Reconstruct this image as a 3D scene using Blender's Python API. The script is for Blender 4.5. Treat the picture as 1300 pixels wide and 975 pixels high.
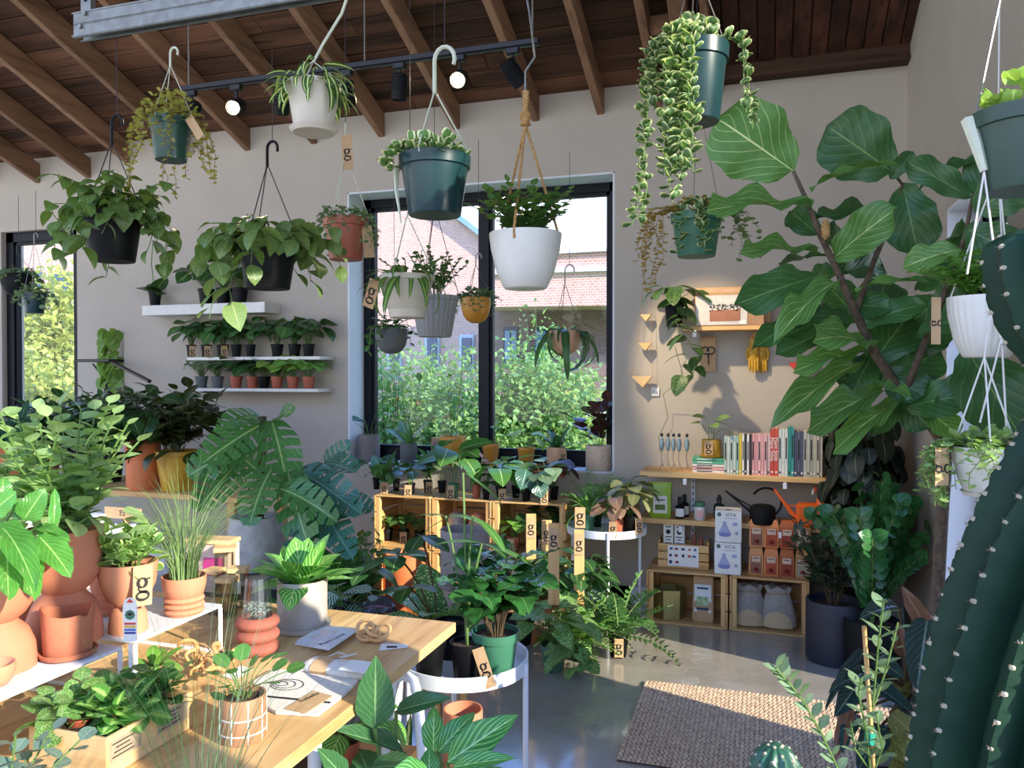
import bpy, bmesh, math, random
import numpy as np
from mathutils import Vector, Matrix, Euler
for o in list(bpy.data.objects): bpy.data.objects.remove(o)
C = bpy.context.scene.collection
rnd = random.Random(11)
R = math.radians
# ------------------------------------------------------------------ camera
PSI, PITCH, CAMZ = R(17.9), R(-0.77), 1.35
cam_data = bpy.data.cameras.new('camera'); cam = bpy.data.objects.new('camera', cam_data); C.objects.link(cam)
cam.location = (0, 0, CAMZ); cam.rotation_euler = (R(90) + PITCH, 0, PSI)
cam_data.sensor_width = 36; cam_data.lens = 36 * 1000 / 1300; cam_data.clip_start = 0.05
bpy.context.scene.camera = cam
# ------------------------------------------------------------------ light
scene = bpy.context.scene
scene.view_settings.view_transform = 'Standard'; scene.view_settings.look = 'None'
scene.view_settings.gamma = 1; scene.view_settings.use_curve_mapping = False
scene.view_settings.exposure = 0.12
w = bpy.data.worlds.new('sky'); scene.world = w; w.use_nodes = True
nt = w.node_tree; nt.nodes.clear()
wo = nt.nodes.new('ShaderNodeOutputWorld'); bg = nt.nodes.new('ShaderNodeBackground')
tc = nt.nodes.new('ShaderNodeTexCoord'); sp = nt.nodes.new('ShaderNodeSeparateXYZ'); rp = nt.nodes.new('ShaderNodeValToRGB')
nt.links.new(tc.outputs['Generated'], sp.inputs[0]); nt.links.new(sp.outputs['Z'], rp.inputs[0])
rp.color_ramp.elements[0].position = 0.2; rp.color_ramp.elements[0].color = (0.93, 0.96, 1.0, 1)
rp.color_ramp.elements[1].position = 0.42; rp.color_ramp.elements[1].color = (0.42, 0.78, 1.75, 1)
nt.links.new(rp.outputs[0], bg.inputs[0]); bg.inputs[1].default_value = 2.15
nt.links.new(bg.outputs[0], wo.inputs[0])
SUN_EL = R(21); SAZ = Vector((-0.935, 0.355, 0)).normalized()
sd = bpy.data.lights.new('sun', 'SUN'); sd.energy = 11; sd.angle = R(0.6); sd.color = (1.0, 0.86, 0.66)
sun = bpy.data.objects.new('sun', sd); C.objects.link(sun)
sdir = (SAZ * math.cos(SUN_EL) + Vector((0, 0, -math.sin(SUN_EL))))
sun.rotation_euler = sdir.to_track_quat('-Z', 'Y').to_euler(); sun.location = (3, -1, 4)
# ------------------------------------------------------------------ projection helpers
CAM = Vector((0, 0, CAMZ)); _m = cam.rotation_euler.to_matrix()
RV, UV_, FV = _m @ Vector((1, 0, 0)), _m @ Vector((0, 1, 0)), _m @ Vector((0, 0, -1))
def ray(px, py): return FV + RV * ((px - 650) / 1000) + UV_ * ((487.5 - py) / 1000)
def at(px, py, d): return CAM + ray(px, py) * d
def atz(px, py, z):
    r = ray(px, py); return CAM + r * ((z - CAMZ) / r.z)
def aty(px, py, Y):
    r = ray(px, py); return CAM + r * (Y / r.y)
def atx(px, py, X):
    r = ray(px, py); return CAM + r * (X / r.x)
def on(px, Y, z):
    y = 487.5
    p = aty(px, y, Y)
    for _ in range(3):
        r = ray(px, y); d = Y / r.y; p = CAM + r * d
        y -= (z - p.z) / d * 1000
    p.z = z; return p
def dep(p): return max(0.3, (Vector(p) - CAM).dot(FV))
# ------------------------------------------------------------------ materials
def lin(h):
    h = h.lstrip('#'); v = [int(h[i:i+2], 16) / 255 for i in (0, 2, 4)]
    return tuple(((c + .055) / 1.055) ** 2.4 if c > .04045 else c / 12.92 for c in v) + (1,)
MC = {}
def newmat(key):
    m = bpy.data.materials.new(key); m.use_nodes = True; MC[key] = m
    n = m.node_tree; return m, n, n.nodes['Principled BSDF']
def nd(n, t, **k):
    x = n.nodes.new(t)
    for a, b in k.items(): setattr(x, a, b)
    return x
def mix(n, f, a, b, mode='MIX'):
    x = nd(n, 'ShaderNodeMix', data_type='RGBA', blend_type=mode)
    for i, v in ((0, f), (6, a), (7, b)):
        if hasattr(v, 'links') or hasattr(v, 'is_output'): n.links.new(v, x.inputs[i])
        else: x.inputs[i].default_value = v
    return x.outputs[2]
def mth(n, op, a, b=0.0, c=None):
    x = nd(n, 'ShaderNodeMath', operation=op)
    for i, v in enumerate((a, b, c)):
        if v is None: continue
        if hasattr(v, 'is_output'): n.links.new(v, x.inputs[i])
        else: x.inputs[i].default_value = v
    return x.outputs[0]
def noise(n, scale, detail=3, stretch=None, coord='Object', rough=.55):
    t = nd(n, 'ShaderNodeTexCoord'); x = nd(n, 'ShaderNodeTexNoise')
    x.inputs['Scale'].default_value = scale; x.inputs['Detail'].default_value = detail; x.inputs['Roughness'].default_value = rough
    src = t.outputs[coord]
    if stretch:
        mp = nd(n, 'ShaderNodeMapping'); mp.inputs['Scale'].default_value = stretch; n.links.new(src, mp.inputs[0]); src = mp.outputs[0]
    n.links.new(src, x.inputs['Vector']); return x.outputs['Fac']
def sharpen(n, f, lo, hi):
    x = nd(n, 'ShaderNodeMapRange'); n.links.new(f, x.inputs[0]); x.inputs[1].default_value = lo; x.inputs[2].default_value = hi
    return x.outputs[0]
def setb(n, b, hgt, strength=.3, dist=.01):
    x = nd(n, 'ShaderNodeBump'); x.inputs['Strength'].default_value = strength; x.inputs['Distance'].default_value = dist
    n.links.new(hgt, x.inputs['Height']); n.links.new(x.outputs[0], b.inputs['Normal'])
def plain(key, c, rough=.5, c2=None, scale=20, metal=0, bump=0, stretch=None, spec=.5, lo=.35, hi=.7, rand=0):
    if key in MC: return MC[key]
    m, n, b = newmat(key); b.inputs['Roughness'].default_value = rough; b.inputs['Metallic'].default_value = metal
    b.inputs['Specular IOR Level'].default_value = spec
    c = lin(c); col = None
    if c2 is None: c2 = tuple(x * .82 for x in c[:3]) + (1,)
    else: c2 = lin(c2)
    f = noise(n, scale, 4, stretch); col = mix(n, sharpen(n, f, lo, hi), c, c2)
    if rand:
        oi = nd(n, 'ShaderNodeObjectInfo'); v = mth(n, 'MULTIPLY_ADD', oi.outputs['Random'], rand, 1 - rand * .5)
        hs = nd(n, 'ShaderNodeHueSaturation'); n.links.new(v, hs.inputs['Value']); n.links.new(col, hs.inputs['Color']); col = hs.outputs[0]
    n.links.new(col, b.inputs['Base Color'])
    if bump: setb(n, b, f, bump, .004)
    return m
def wood(key, c, c2, axis=0, scale=14, rough=.5, rand=.25, knots=0, ratio=.06, bump=.15):
    if key in MC: return MC[key]
    m, n, b = newmat(key); b.inputs['Roughness'].default_value = rough; b.inputs['Specular IOR Level'].default_value = .3
    st = [1, 1, 1]; st[axis] = ratio
    f1 = noise(n, scale, 5, st, rough=.65); f2 = noise(n, scale * 4, 3, st)
    f = sharpen(n, f1, .38, .64)
    col = mix(n, f, lin(c), lin(c2)); dk = tuple(x * .7 for x in lin(c2)[:3]) + (1,)
    col = mix(n, sharpen(n, f2, .55, .8), col, dk)
    if knots:
        t = nd(n, 'ShaderNodeTexCoord'); mp = nd(n, 'ShaderNodeMapping'); s2 = [3.2] * 3; s2[axis] = 1.1; mp.inputs['Scale'].default_value = s2
        v = nd(n, 'ShaderNodeTexVoronoi'); n.links.new(t.outputs['Object'], mp.inputs[0]); n.links.new(mp.outputs[0], v.inputs['Vector'])
        k = nd(n, 'ShaderNodeMapRange'); n.links.new(v.outputs['Distance'], k.inputs[0]); k.inputs[1].default_value = .05; k.inputs[2].default_value = .09; k.inputs[3].default_value = 1; k.inputs[4].default_value = 0
        col = mix(n, mth(n, 'MULTIPLY', k.outputs[0], knots), col, (.12, .05, .02, 1))
    oi = nd(n, 'ShaderNodeObjectInfo'); v = mth(n, 'MULTIPLY_ADD', oi.outputs['Random'], rand, 1 - rand * .5)
    hs = nd(n, 'ShaderNodeHueSaturation'); n.links.new(v, hs.inputs['Value']); n.links.new(col, hs.inputs['Color'])
    n.links.new(hs.outputs[0], b.inputs['Base Color']); setb(n, b, f1, bump, .003)
    return m
def leafmat(key, c, vein='#b9cf86', veinw=.5, edge=None, centre=None, spots=None, rough=.38, trans=.3, stripes=None, rand=.35, vf=55, mw=1.0):
    if key in MC: return MC[key]
    m, n, b = newmat(key); b.inputs['Roughness'].default_value = rough; b.inputs['Specular IOR Level'].default_value = .45
    uv = nd(n, 'ShaderNodeUVMap'); s = nd(n, 'ShaderNodeSeparateXYZ'); n.links.new(uv.outputs[0], s.inputs[0])
    au = mth(n, 'ABSOLUTE', mth(n, 'SUBTRACT', s.outputs[0], .5))
    c0 = lin(c); c1 = tuple(x * .55 for x in c0[:3]) + (1,)
    col = mix(n, noise(n, 9, 3), c0, c1)
    nz = noise(n, 30, 3)
    if centre: col = mix(n, sharpen(n, mth(n, 'ADD', au, mth(n, 'MULTIPLY', nz, .25)), .33, .2), col, lin(centre))
    if edge: col = mix(n, sharpen(n, mth(n, 'ADD', au, mth(n, 'MULTIPLY', nz, .22)), .42, .5), col, lin(edge))
    if spots: col = mix(n, sharpen(n, nz, .56, .62), col, lin(spots))
    ph = mth(n, 'SUBTRACT', mth(n, 'MULTIPLY', s.outputs[1], vf if not stripes else 42), mth(n, 'MULTIPLY', au, 40))
    sv = mth(n, 'SINE', ph)
    if stripes: col = mix(n, mth(n, 'MULTIPLY', sharpen(n, sv, .1, .6), sharpen(n, au, .47, .4)), col, lin(stripes))
    if veinw > 0:
        vv = sharpen(n, sv, .93, .99); col = mix(n, mth(n, 'MULTIPLY', vv, veinw * .6), col, lin(vein))
        mid = sharpen(n, au, .03 * mw, .014 * mw); col = mix(n, mth(n, 'MULTIPLY', mid, veinw * 1.4 if veinw < .7 else 1), col, lin(vein))
    oi = nd(n, 'ShaderNodeObjectInfo'); v = mth(n, 'MULTIPLY_ADD', oi.outputs['Random'], rand, 1.12 - rand * .4)
    hs = nd(n, 'ShaderNodeHueSaturation'); n.links.new(v, hs.inputs['Value']); n.links.new(col, hs.inputs['Color']); hs.inputs['Saturation'].default_value = .93; col = hs.outputs[0]
    n.links.new(col, b.inputs['Base Color'])
    setb(n, b, sv, .12, .003)
    if trans:
        tr = nd(n, 'ShaderNodeBsdfTranslucent'); g = mix(n, 1.0, col, (1.45, 1.5, .75, 1), 'MULTIPLY'); n.links.new(g, tr.inputs[0])
        ms = nd(n, 'ShaderNodeMixShader'); ms.inputs[0].default_value = trans
        n.links.new(b.outputs[0], ms.inputs[1]); n.links.new(tr.outputs[0], ms.inputs[2]); n.links.new(ms.outputs[0], n.nodes['Material Output'].inputs[0])
    return m
# ------------------------------------------------------------------ mesh helpers
class MB:
    def __init__(s): s.v = []; s.f = []; s.uv = []; s.mi = []; s.cur = 0
    def add(s, vs, fs, uvs=None):
        k = len(s.v); s.v += [tuple(p) for p in vs]; s.f += [tuple(i + k for i in f) for f in fs]
        s.uv += list(uvs) if uvs else [(0.5, .5)] * len(vs); s.mi += [s.cur] * len(fs); return s
    def box(s, c, d, rz=0, M=None, bev=0):
        x, y, z = d[0] / 2, d[1] / 2, d[2] / 2
        if bev:
            b = min(bev, x * .45, y * .45, z * .45); vs = []; idx = {}
            for a in (-1, 1):
                for e in (-1, 1):
                    for g in (-1, 1):
                        for t, q in enumerate(((x, y - b, z - b), (x - b, y, z - b), (x - b, y - b, z))):
                            idx[(a, e, g, t)] = len(vs); vs.append(Vector((a * q[0], e * q[1], g * q[2])))
            fs = []
            def fc(l, ref):
                p = [vs[i] for i in l]; nrm = (p[1] - p[0]).cross(p[2] - p[1])
                fs.append(tuple(l) if nrm.dot(Vector(ref)) > 0 else tuple(reversed(l)))
            for a in (-1, 1):
                fc([idx[(a, e, g, 0)] for e, g in ((-1, -1), (1, -1), (1, 1), (-1, 1))], (a, 0, 0))
                fc([idx[(e, a, g, 1)] for e, g in ((-1, -1), (1, -1), (1, 1), (-1, 1))], (0, a, 0))
                fc([idx[(e, g, a, 2)] for e, g in ((-1, -1), (1, -1), (1, 1), (-1, 1))], (0, 0, a))
                for e in (-1, 1):
                    fc([idx[(a, e, -1, 0)], idx[(a, e, 1, 0)], idx[(a, e, 1, 1)], idx[(a, e, -1, 1)]], (a, e, 0))
                    fc([idx[(a, -1, e, 0)], idx[(a, 1, e, 0)], idx[(a, 1, e, 2)], idx[(a, -1, e, 2)]], (a, 0, e))
                    fc([idx[(-1, a, e, 1)], idx[(1, a, e, 1)], idx[(1, a, e, 2)], idx[(-1, a, e, 2)]], (0, a, e))
                    for g in (-1, 1): fc([idx[(a, e, g, 0)], idx[(a, e, g, 1)], idx[(a, e, g, 2)]], (a, e, g))
        else:
            vs = [Vector((a * x, e * y, g * z)) for g in (-1, 1) for a, e in ((-1, -1), (1, -1), (1, 1), (-1, 1))]
            fs = [(3, 2, 1, 0), (4, 5, 6, 7), (0, 1, 5, 4), (1, 2, 6, 5), (2, 3, 7, 6), (3, 0, 4, 7)]
        if rz: rr = Matrix.Rotation(rz, 3, 'Z'); vs = [rr @ v for v in vs]
        vs = [v + Vector(c) for v in vs]
        if M: vs = [M @ v for v in vs]
        return s.add(vs, fs)
    def tube(s, pts, r, n=6, cap=True, closed=False):
        pts = [Vector(p) for p in pts]; L = len(pts); rs = r if isinstance(r, (list, tuple)) else [r] * L
        vs = []; u = None
        for i, p in enumerate(pts):
            a = pts[(i - 1) % L] if (i or closed) else p; b_ = pts[(i + 1) % L] if (i < L - 1 or closed) else p
            t = (b_ - a); t = t.normalized() if t.length > 1e-9 else Vector((0, 0, 1))
            if u is None: u = t.orthogonal().normalized()
            u = (u - t * u.dot(t)); u = u.normalized() if u.length > 1e-6 else t.orthogonal().normalized()
            w_ = t.cross(u)
            for k in range(n):
                an = 2 * math.pi * k / n; vs.append(p + (u * math.cos(an) + w_ * math.sin(an)) * rs[i])
        fs = []
        for i in range(L if closed else L - 1):
            j = (i + 1) % L
            for k in range(n): fs.append((i * n + k, i * n + (k + 1) % n, j * n + (k + 1) % n, j * n + k))
        if cap and not closed: fs += [tuple(range(n - 1, -1, -1)), tuple((L - 1) * n + k for k in range(n))]
        return s.add(vs, fs)
    def lathe(s, prof, n=28, c=(0, 0, 0), mod=None):
        vs = []; cx, cy, cz = c
        for (r, z) in prof:
            for k in range(n):
                a = 2 * math.pi * k / n; q = r * (mod(a, z) if mod else 1)
                vs.append((cx + q * math.cos(a), cy + q * math.sin(a), cz + z))
        fs = []
        for i in range(len(prof) - 1):
            for k in range(n): fs.append((i * n + k, i * n + (k + 1) % n, (i + 1) * n + (k + 1) % n, (i + 1) * n + k))
        if prof[0][0] > 1e-5: fs.append(tuple(range(n - 1, -1, -1)))
        if prof[-1][0] > 1e-5: fs.append(tuple((len(prof) - 1) * n + k for k in range(n)))
        return s.add(vs, fs)
    def poly(s, pts, th, M=None):       # extruded outline in XZ, thickness along Y
        n = len(pts); vs = [Vector((x, -th / 2, z)) for x, z in pts] + [Vector((x, th / 2, z)) for x, z in pts]
        fs = [tuple(range(n)), tuple(range(2 * n - 1, n - 1, -1))] + [(i, i + n, (i + 1) % n + n, (i + 1) % n) for i in range(n)]
        if M: vs = [M @ v for v in vs]
        return s.add(vs, fs)
    def mesh(s, name, mats, smooth=False):
        me = bpy.data.meshes.new(name); me.from_pydata(s.v, [], s.f)
        for m in (mats if isinstance(mats, (list, tuple)) else [mats]): me.materials.append(m)
        if any(u != (0.5, .5) for u in s.uv[:40]):
            ul = me.uv_layers.new(name='UVMap'); li = np.empty(len(me.loops), dtype=np.int32); me.loops.foreach_get('vertex_index', li)
            ul.data.foreach_set('uv', np.array(s.uv, dtype=np.float32)[li].ravel())
        if smooth: me.polygons.foreach_set('use_smooth', [True] * len(me.polygons))
        if any(s.mi): me.polygons.foreach_set('material_index', s.mi)
        me.update(); return me
    def build(s, name, mats, parent=None, smooth=False, loc=None, label=None, kind=None):
        return place(name, s.mesh(name, mats, smooth), parent, loc, label, kind)
def place(name, me, parent=None, loc=None, label=None, kind=None, M=None):
    o = bpy.data.objects.new(name, me); C.objects.link(o)
    if parent: o.parent = parent
    if M is not None: o.matrix_basis = M
    if loc is not None: o.location = loc
    if label: o['label'] = label
    if kind: o['kind'] = kind
    if smooth_angle and me is not None and len(me.polygons) and me.polygons[0].use_smooth and not me.get('sa'):
        me['sa'] = 1
        try: me.set_sharp_from_angle(angle=R(42))
        except Exception: pass
    return o
smooth_angle = True
def tag(o, label, cat, group=None):
    o['label'] = label; o['category'] = cat
    if group: o['group'] = group
    return o
def thing(name, label, cat, loc, rz=0, group=None):
    o = bpy.data.objects.new(name, None); C.objects.link(o); o.empty_display_size = .05
    o.location = loc; o.rotation_euler = (0, 0, rz); return tag(o, label, cat, group)
def struct(name, mb, mats, smooth=False, loc=None, parent=None):
    o = mb.build(name, mats, parent, smooth, loc)
    if not parent: o['kind'] = 'structure'
    return o
def bx(c, d, rz=0, bev=0): return MB().box(c, d, rz, None, bev)
def loc_(t, p):                        # world point -> local of an unscaled thing
    return Matrix.Rotation(-t.rotation_euler.z, 3, 'Z') @ (Vector(p) - t.location)
def wpart(t, name, pts, r, mat, n=6, **k): return MB().tube([loc_(t, p) for p in pts], r, n).build(name, mat, t, True, **k)
TX = {}
def text(parent, s, size, M, mat, name='printed_text', align='CENTER', wide=None):
    key = (s, mat.name, align)
    if key not in TX:
        cu = bpy.data.curves.new('t', 'FONT'); cu.body = s; cu.align_x = align; cu.align_y = 'CENTER'; cu.size = 1; cu.extrude = .004
        cu.resolution_u = 3
        o = bpy.data.objects.new('t', cu); C.objects.link(o); bpy.context.view_layer.update()
        me = bpy.data.meshes.new_from_object(o.evaluated_get(bpy.context.evaluated_depsgraph_get()))
        me.materials.clear(); me.materials.append(mat); bpy.data.objects.remove(o); TX[key] = me
    return place(name, TX[key], parent, M=M @ Matrix.Diagonal((size * (wide or 1), size, size, 1)))
# plane frame: x right, y up, z toward viewer of a vertical face looking along +Y (front at -Y)
FRONT = Matrix.Rotation(R(90), 4, 'X')
def T4(v): return Matrix.Translation(Vector(v))
def RZ4(a): return Matrix.Rotation(a, 4, 'Z')
def G_mesh(mat):
    if 'g' + mat.name in TX: return TX['g' + mat.name]
    mb = MB()
    def ring(cx, cy, rx, ry, thk, thn, n=20, rot=0, a0=0, a1=2 * math.pi):
        vs = []; 
        for i in range(n + 1):
            a = a0 + (a1 - a0) * i / n; t = thn + (thk - thn) * abs(math.cos(a + rot))
            for q in (-1, 1):
                vs.append((cx + (rx + q * t) * math.cos(a), cy + (ry + q * t) * math.sin(a), 0))
        mb.add(vs, [(2 * i, 2 * i + 1, 2 * i + 3, 2 * i + 2) for i in range(n)])
    ring(-.03, .2, .17, .18, .075, .03); ring(0, -.32, .25, .16, .045, .07, rot=.5)
    mb.add([(-.2, .03, 0), (-.12, .06, 0), (-.14, -.06, 0), (-.22, -.05, 0), (-.05, -.1, 0), (-.1, -.2, 0), (.2, -.12, 0), (.12, -.22, 0)], [(0, 3, 2, 1), (3, 5, 4, 2), (5, 7, 6, 4)])
    mb.add([(.08, .3, 0), (.12, .36, 0), (.3, .4, 0), (.3, .32, 0)], [(0, 3, 2, 1)])
    TX['g' + mat.name] = mb.mesh('printed_letter', mat); return TX['g' + mat.name]
# ------------------------------------------------------------------ material set
m_terra = plain('terracotta', '#c98262', .85, '#bd7556', 6, bump=.08)
m_terra2 = plain('terracotta_pale', '#d08e6c', .85, '#c48060', 6, bump=.08)
m_terra3 = plain('terracotta_red', '#9d5a48', .8, '#925040', 8)
m_rough = plain('terracotta_rough', '#b36d50', .9, '#a66247', 25, bump=.6)
m_plterra = plain('terracotta_plastic', '#ab5a41', .45, '#a0523b', 10)
m_white = plain('white_glaze', '#dcdad4', .35, '#cfccc4', 8)
m_cream = plain('cream_plastic', '#cdc5b6', .45, '#bfb6a6', 10)
m_grey = plain('grey_plastic', '#8f8f8e', .5, '#838382', 10)
m_ltgrey = plain('light_grey_glaze', '#aca49d', .55, '#a0978f', 10)
m_conc = plain('concrete_glaze', '#aaa8a2', .5, '#8e8c88', 14, bump=.3)
m_dkgrey = plain('dark_grey_clay', '#5f6262', .7, '#55585a', 30, bump=.2)
m_midgrey = plain('grey_clay', '#7e746e', .75, '#736a66', 30, bump=.1)
m_beige = plain('beige_clay', '#b09688', .75, '#a58b7c', 30, bump=.1)
m_black = plain('black_plastic', '#0d0e11', .5, '#090a0c', 10, spec=.2)
m_blackm = plain('black_matte', '#15171a', .6, '#101214', 10, spec=.2)
m_teal = plain('teal_plastic', '#16383c', .3, '#102c31', 10, spec=.4)
m_green = plain('dark_green_plastic', '#1f4b40', .35, '#183e34', 10)
m_green2 = plain('green_plastic', '#3c7358', .45, '#346850', 10)
m_green3 = plain('sage_plastic', '#4a6b5b', .5, '#3f5f50', 10)
m_ochre = plain('ochre_glaze', '#c78a2c', .4, '#b87d26', 10)
m_orange = plain('orange_plastic', '#dd5f2b', .45, '#d05626', 10)
m_orangec = plain('orange_clay', '#cf7443', .6, '#c06839', 10)
m_speck = plain('speckled_cream', '#c9b49c', .6, '#8a7a68', 90, lo=.5, hi=.75)
m_peach = plain('peach_glaze', '#d2a585', .5, '#c49776', 20)
m_yel = plain('mustard_glaze', '#c3962f', .4, '#b38825', 10)
m_soil = plain('soil', '#2a1c12', .95, '#54402e', 120, bump=1.0, lo=.4, hi=.6)
m_kraft = plain('kraft_card', '#c19f77', .8, '#b8956c', 40)
m_ink = plain('black_ink', '#141210', .6)
m_paper = plain('white_paper', '#e6e4df', .7, '#dedcd6', 10)
m_linen = plain('linen_cloth', '#dcd7cc', .9, '#cfc9bd', 120, bump=.4)
m_greyb = plain('grey_canvas', '#a79f95', .9, '#968e84', 80, bump=.4)
m_sand = plain('tan_cloth', '#cdb48c', .9, '#bfa67e', 60, bump=.3)  # tan colour standing in for sunlight on the cloth sacks
m_metalb = plain('black_metal', '#101114', .4, '#0c0d10', 10)
m_frame = plain('window_frame_black', '#0a0f19', .5, '#080b12', 5, spec=.25)
m_whitem = plain('white_metal', '#dfe3ea', .4, '#d4d9e2', 5)
m_galv = plain('galvanized_steel', '#8c8d88', .45, '#777872', 30, metal=.6)
m_wire = plain('wire_steel', '#8d8a84', .4, metal=.7)
m_wiredk = plain('dark_wire', '#2b2522', .5)
m_wirelt = plain('pale_hanger_plastic', '#c9cdb4', .4)
m_rope = plain('jute_rope', '#c49a63', .95, '#8f683a', 150, bump=1)
m_brass = plain('brass_sheet', '#b9ae74', .32, '#a59a5f', 12, metal=.85)
m_stem = plain('green_stem', '#5d7a3a', .6, '#4c6830', 30)
m_stemb = plain('brown_stem', '#5b4a34', .8, '#43361f', 60, bump=.4)
m_trunk = plain('grey_bark', '#6b5b4b', .9, '#4a3d31', 60, bump=.8)
m_pine = wood('pine_wood', '#d9b27a', '#c08f54', 0, 10, .5, .18, knots=.7)
m_pinez = wood('pine_wood_upright', '#d9b27a', '#c08f54', 2, 10, .5, .18)
m_piney = wood('pine_wood_deep', '#d9b27a', '#c08f54', 1, 10, .5, .18)
m_table = wood('table_pine', '#dbb983', '#bb8c54', 1, 9, .38, .06, knots=.6, ratio=.1, bump=.05)
m_ply = wood('pale_plywood', '#d9b987', '#c9a36b', 0, 8, .5, .1, bump=.05)
m_deck = wood('dark_deck_wood', '#6d4b36', '#3c291c', 0, 7, .8, .7, bump=.5)
m_decky = wood('red_deck_wood', '#543224', '#2c1a12', 1, 7, .8, .8, bump=.5)
m_raft = wood('rafter_wood', '#937055', '#755640', 1, 8, .75, .3, knots=.5, bump=.3)
m_ring = wood('pale_ring_wood', '#dcb07a', '#c18d55', 0, 12, .4, .1)
def glass(key, rough=.02, tint=(1, 1, 1, 1), mixf=.88):
    m, n, b = newmat(key); n.nodes.remove(b)
    t = nd(n, 'ShaderNodeBsdfTransparent'); g = nd(n, 'ShaderNodeBsdfGlossy'); g.inputs['Roughness'].default_value = rough; t.inputs[0].default_value = tint
    fr = nd(n, 'ShaderNodeFresnel'); fr.inputs[0].default_value = 1.45
    ge = nd(n, 'ShaderNodeNewGeometry'); f = mth(n, 'MULTIPLY_ADD', fr.outputs[0], 1.0, 1 - mixf - .1); f = mth(n, 'MULTIPLY', f, mth(n, 'SUBTRACT', 1.0, ge.outputs['Backfacing']))
    ms = nd(n, 'ShaderNodeMixShader'); n.links.new(f, ms.inputs[0]); n.links.new(t.outputs[0], ms.inputs[1]); n.links.new(g.outputs[0], ms.inputs[2])
    n.links.new(ms.outputs[0], n.nodes['Material Output'].inputs[0]); return m
m_glass = glass('window_glass', tint=(.93, .97, 1, 1), mixf=.9)
m_glassb = glass('bottle_glass', .05, (.93, .95, .9, 1), .8)
# floor: polished concrete with pale scratches
m_floor, n, b = newmat('polished_concrete')
f1 = noise(n, 1.3, 6); f2 = noise(n, 9, 5)
col = mix(n, sharpen(n, f1, .3, .7), lin('#a39a8e'), lin('#8b8479')); col = mix(n, mth(n, 'MULTIPLY', sharpen(n, f2, .4, .75), .5), col, lin('#b3aa9d'))
t = nd(n, 'ShaderNodeTexCoord'); v = nd(n, 'ShaderNodeTexVoronoi', feature='DISTANCE_TO_EDGE'); v.inputs['Scale'].default_value = 4.2
nv = nd(n, 'ShaderNodeTexNoise'); nv.inputs['Scale'].default_value = 2.5; n.links.new(t.outputs['Object'], nv.inputs['Vector'])
va = nd(n, 'ShaderNodeVectorMath', operation='ADD'); n.links.new(t.outputs['Object'], va.inputs[0]); n.links.new(nv.outputs['Color'], va.inputs[1]); n.links.new(va.outputs[0], v.inputs['Vector'])
ln = sharpen(n, v.outputs['Distance'], .012, .002); ln = mth(n, 'MULTIPLY', ln, sharpen(n, noise(n, 1.9, 2), .48, .62))
col = mix(n, mth(n, 'MULTIPLY', ln, .5), col, lin('#cfc9be'))
n.links.new(col, b.inputs['Base Color']); b.inputs['Roughness'].default_value = .2; b.inputs['Specular IOR Level'].default_value = .9; b.inputs['Coat Weight'].default_value = .6; b.inputs['Coat Roughness'].default_value = .07; setb(n, b, f2, .03, .003)
m_wall = plain('wall_paint', '#b2a99c', .85, '#aba295', 3, bump=.02)
m_revl = plain('reveal_paint', '#d4d6da', .8, '#cdcfd3', 3)
# jute rug
m_rug, n, b = newmat('jute_weave')
f1 = noise(n, 60, 3); col = mix(n, sharpen(n, f1, .35, .7), lin('#dcc0a0'), lin('#ab8c70'))
oi = nd(n, 'ShaderNodeObjectInfo')
n.links.new(col, b.inputs['Base Color']); b.inputs['Roughness'].default_value = .95; setb(n, b, f1, .8, .004)
# brick for far buildings
def brick(key, a, b_, mo, sc=5):
    m, n, b = newmat(key); t = nd(n, 'ShaderNodeTexCoord'); mp = nd(n, 'ShaderNodeMapping'); mp.inputs['Rotation'].default_value = (R(90), 0, 0)
    x = nd(n, 'ShaderNodeTexBrick'); n.links.new(t.outputs['Object'], mp.inputs[0]); n.links.new(mp.outputs[0], x.inputs['Vector'])
    x.inputs['Color1'].default_value = lin(a); x.inputs['Color2'].default_value = lin(b_); x.inputs['Mortar'].default_value = lin(mo)
    x.inputs['Scale'].default_value = sc; x.inputs['Mortar Size'].default_value = .02; n.links.new(x.outputs[0], b.inputs['Base Color']); b.inputs['Roughness'].default_value = .9
    return m
m_brick = brick('pink_brick', '#c4988b', '#b48678', '#d8c9c0')
m_brickd = brick('dark_brick', '#7d625c', '#6d5450', '#857370')  # darker copy of the brick, shade of the recessed ground floor painted in
m_grass = plain('lawn_green', '#7da252', .9, '#5f8a3e', 3)
m_asph = plain('asphalt', '#8d8f94', .9)
# ---- leaves
L_gen = leafmat('leaf_green', '#3f7a2c'); L_dark = leafmat('leaf_dark', '#2c5a2a', veinw=.3, rough=.28)
L_mid = leafmat('leaf_mid', '#467a38', veinw=.35); L_bright = leafmat('leaf_bright', '#6aa637', vein='#c4dd84', trans=.35)
L_lime = leafmat('leaf_lime', '#8fb544', vein='#cfe08a', trans=.35)
L_fig = leafmat('leaf_fig', '#5b9040', vein='#c4d690', veinw=.7, rough=.38, trans=.35, rand=.5, vf=36, mw=.5)
L_figd = leafmat('leaf_fig_deep', '#3a6a34', vein='#7fa45c', veinw=.5, rough=.38, trans=.22, rand=.4, vf=36, mw=.5)
L_mon = leafmat('leaf_monstera', '#4a8640', veinw=.4, rough=.3)
L_hoya = leafmat('leaf_hoya', '#5f7d38', vein='#93a860', veinw=.3, rough=.35, spots='#7a9448')
L_var = leafmat('leaf_cream_edge', '#5c8f3e', edge='#e4e8b8', veinw=.2, trans=.25)
L_vc = leafmat('leaf_cream_centre', '#3f7a34', centre='#c8d77e', veinw=.2)
L_spid = leafmat('leaf_spider', '#3e7030', centre='#d6dc94', veinw=0)
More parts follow.
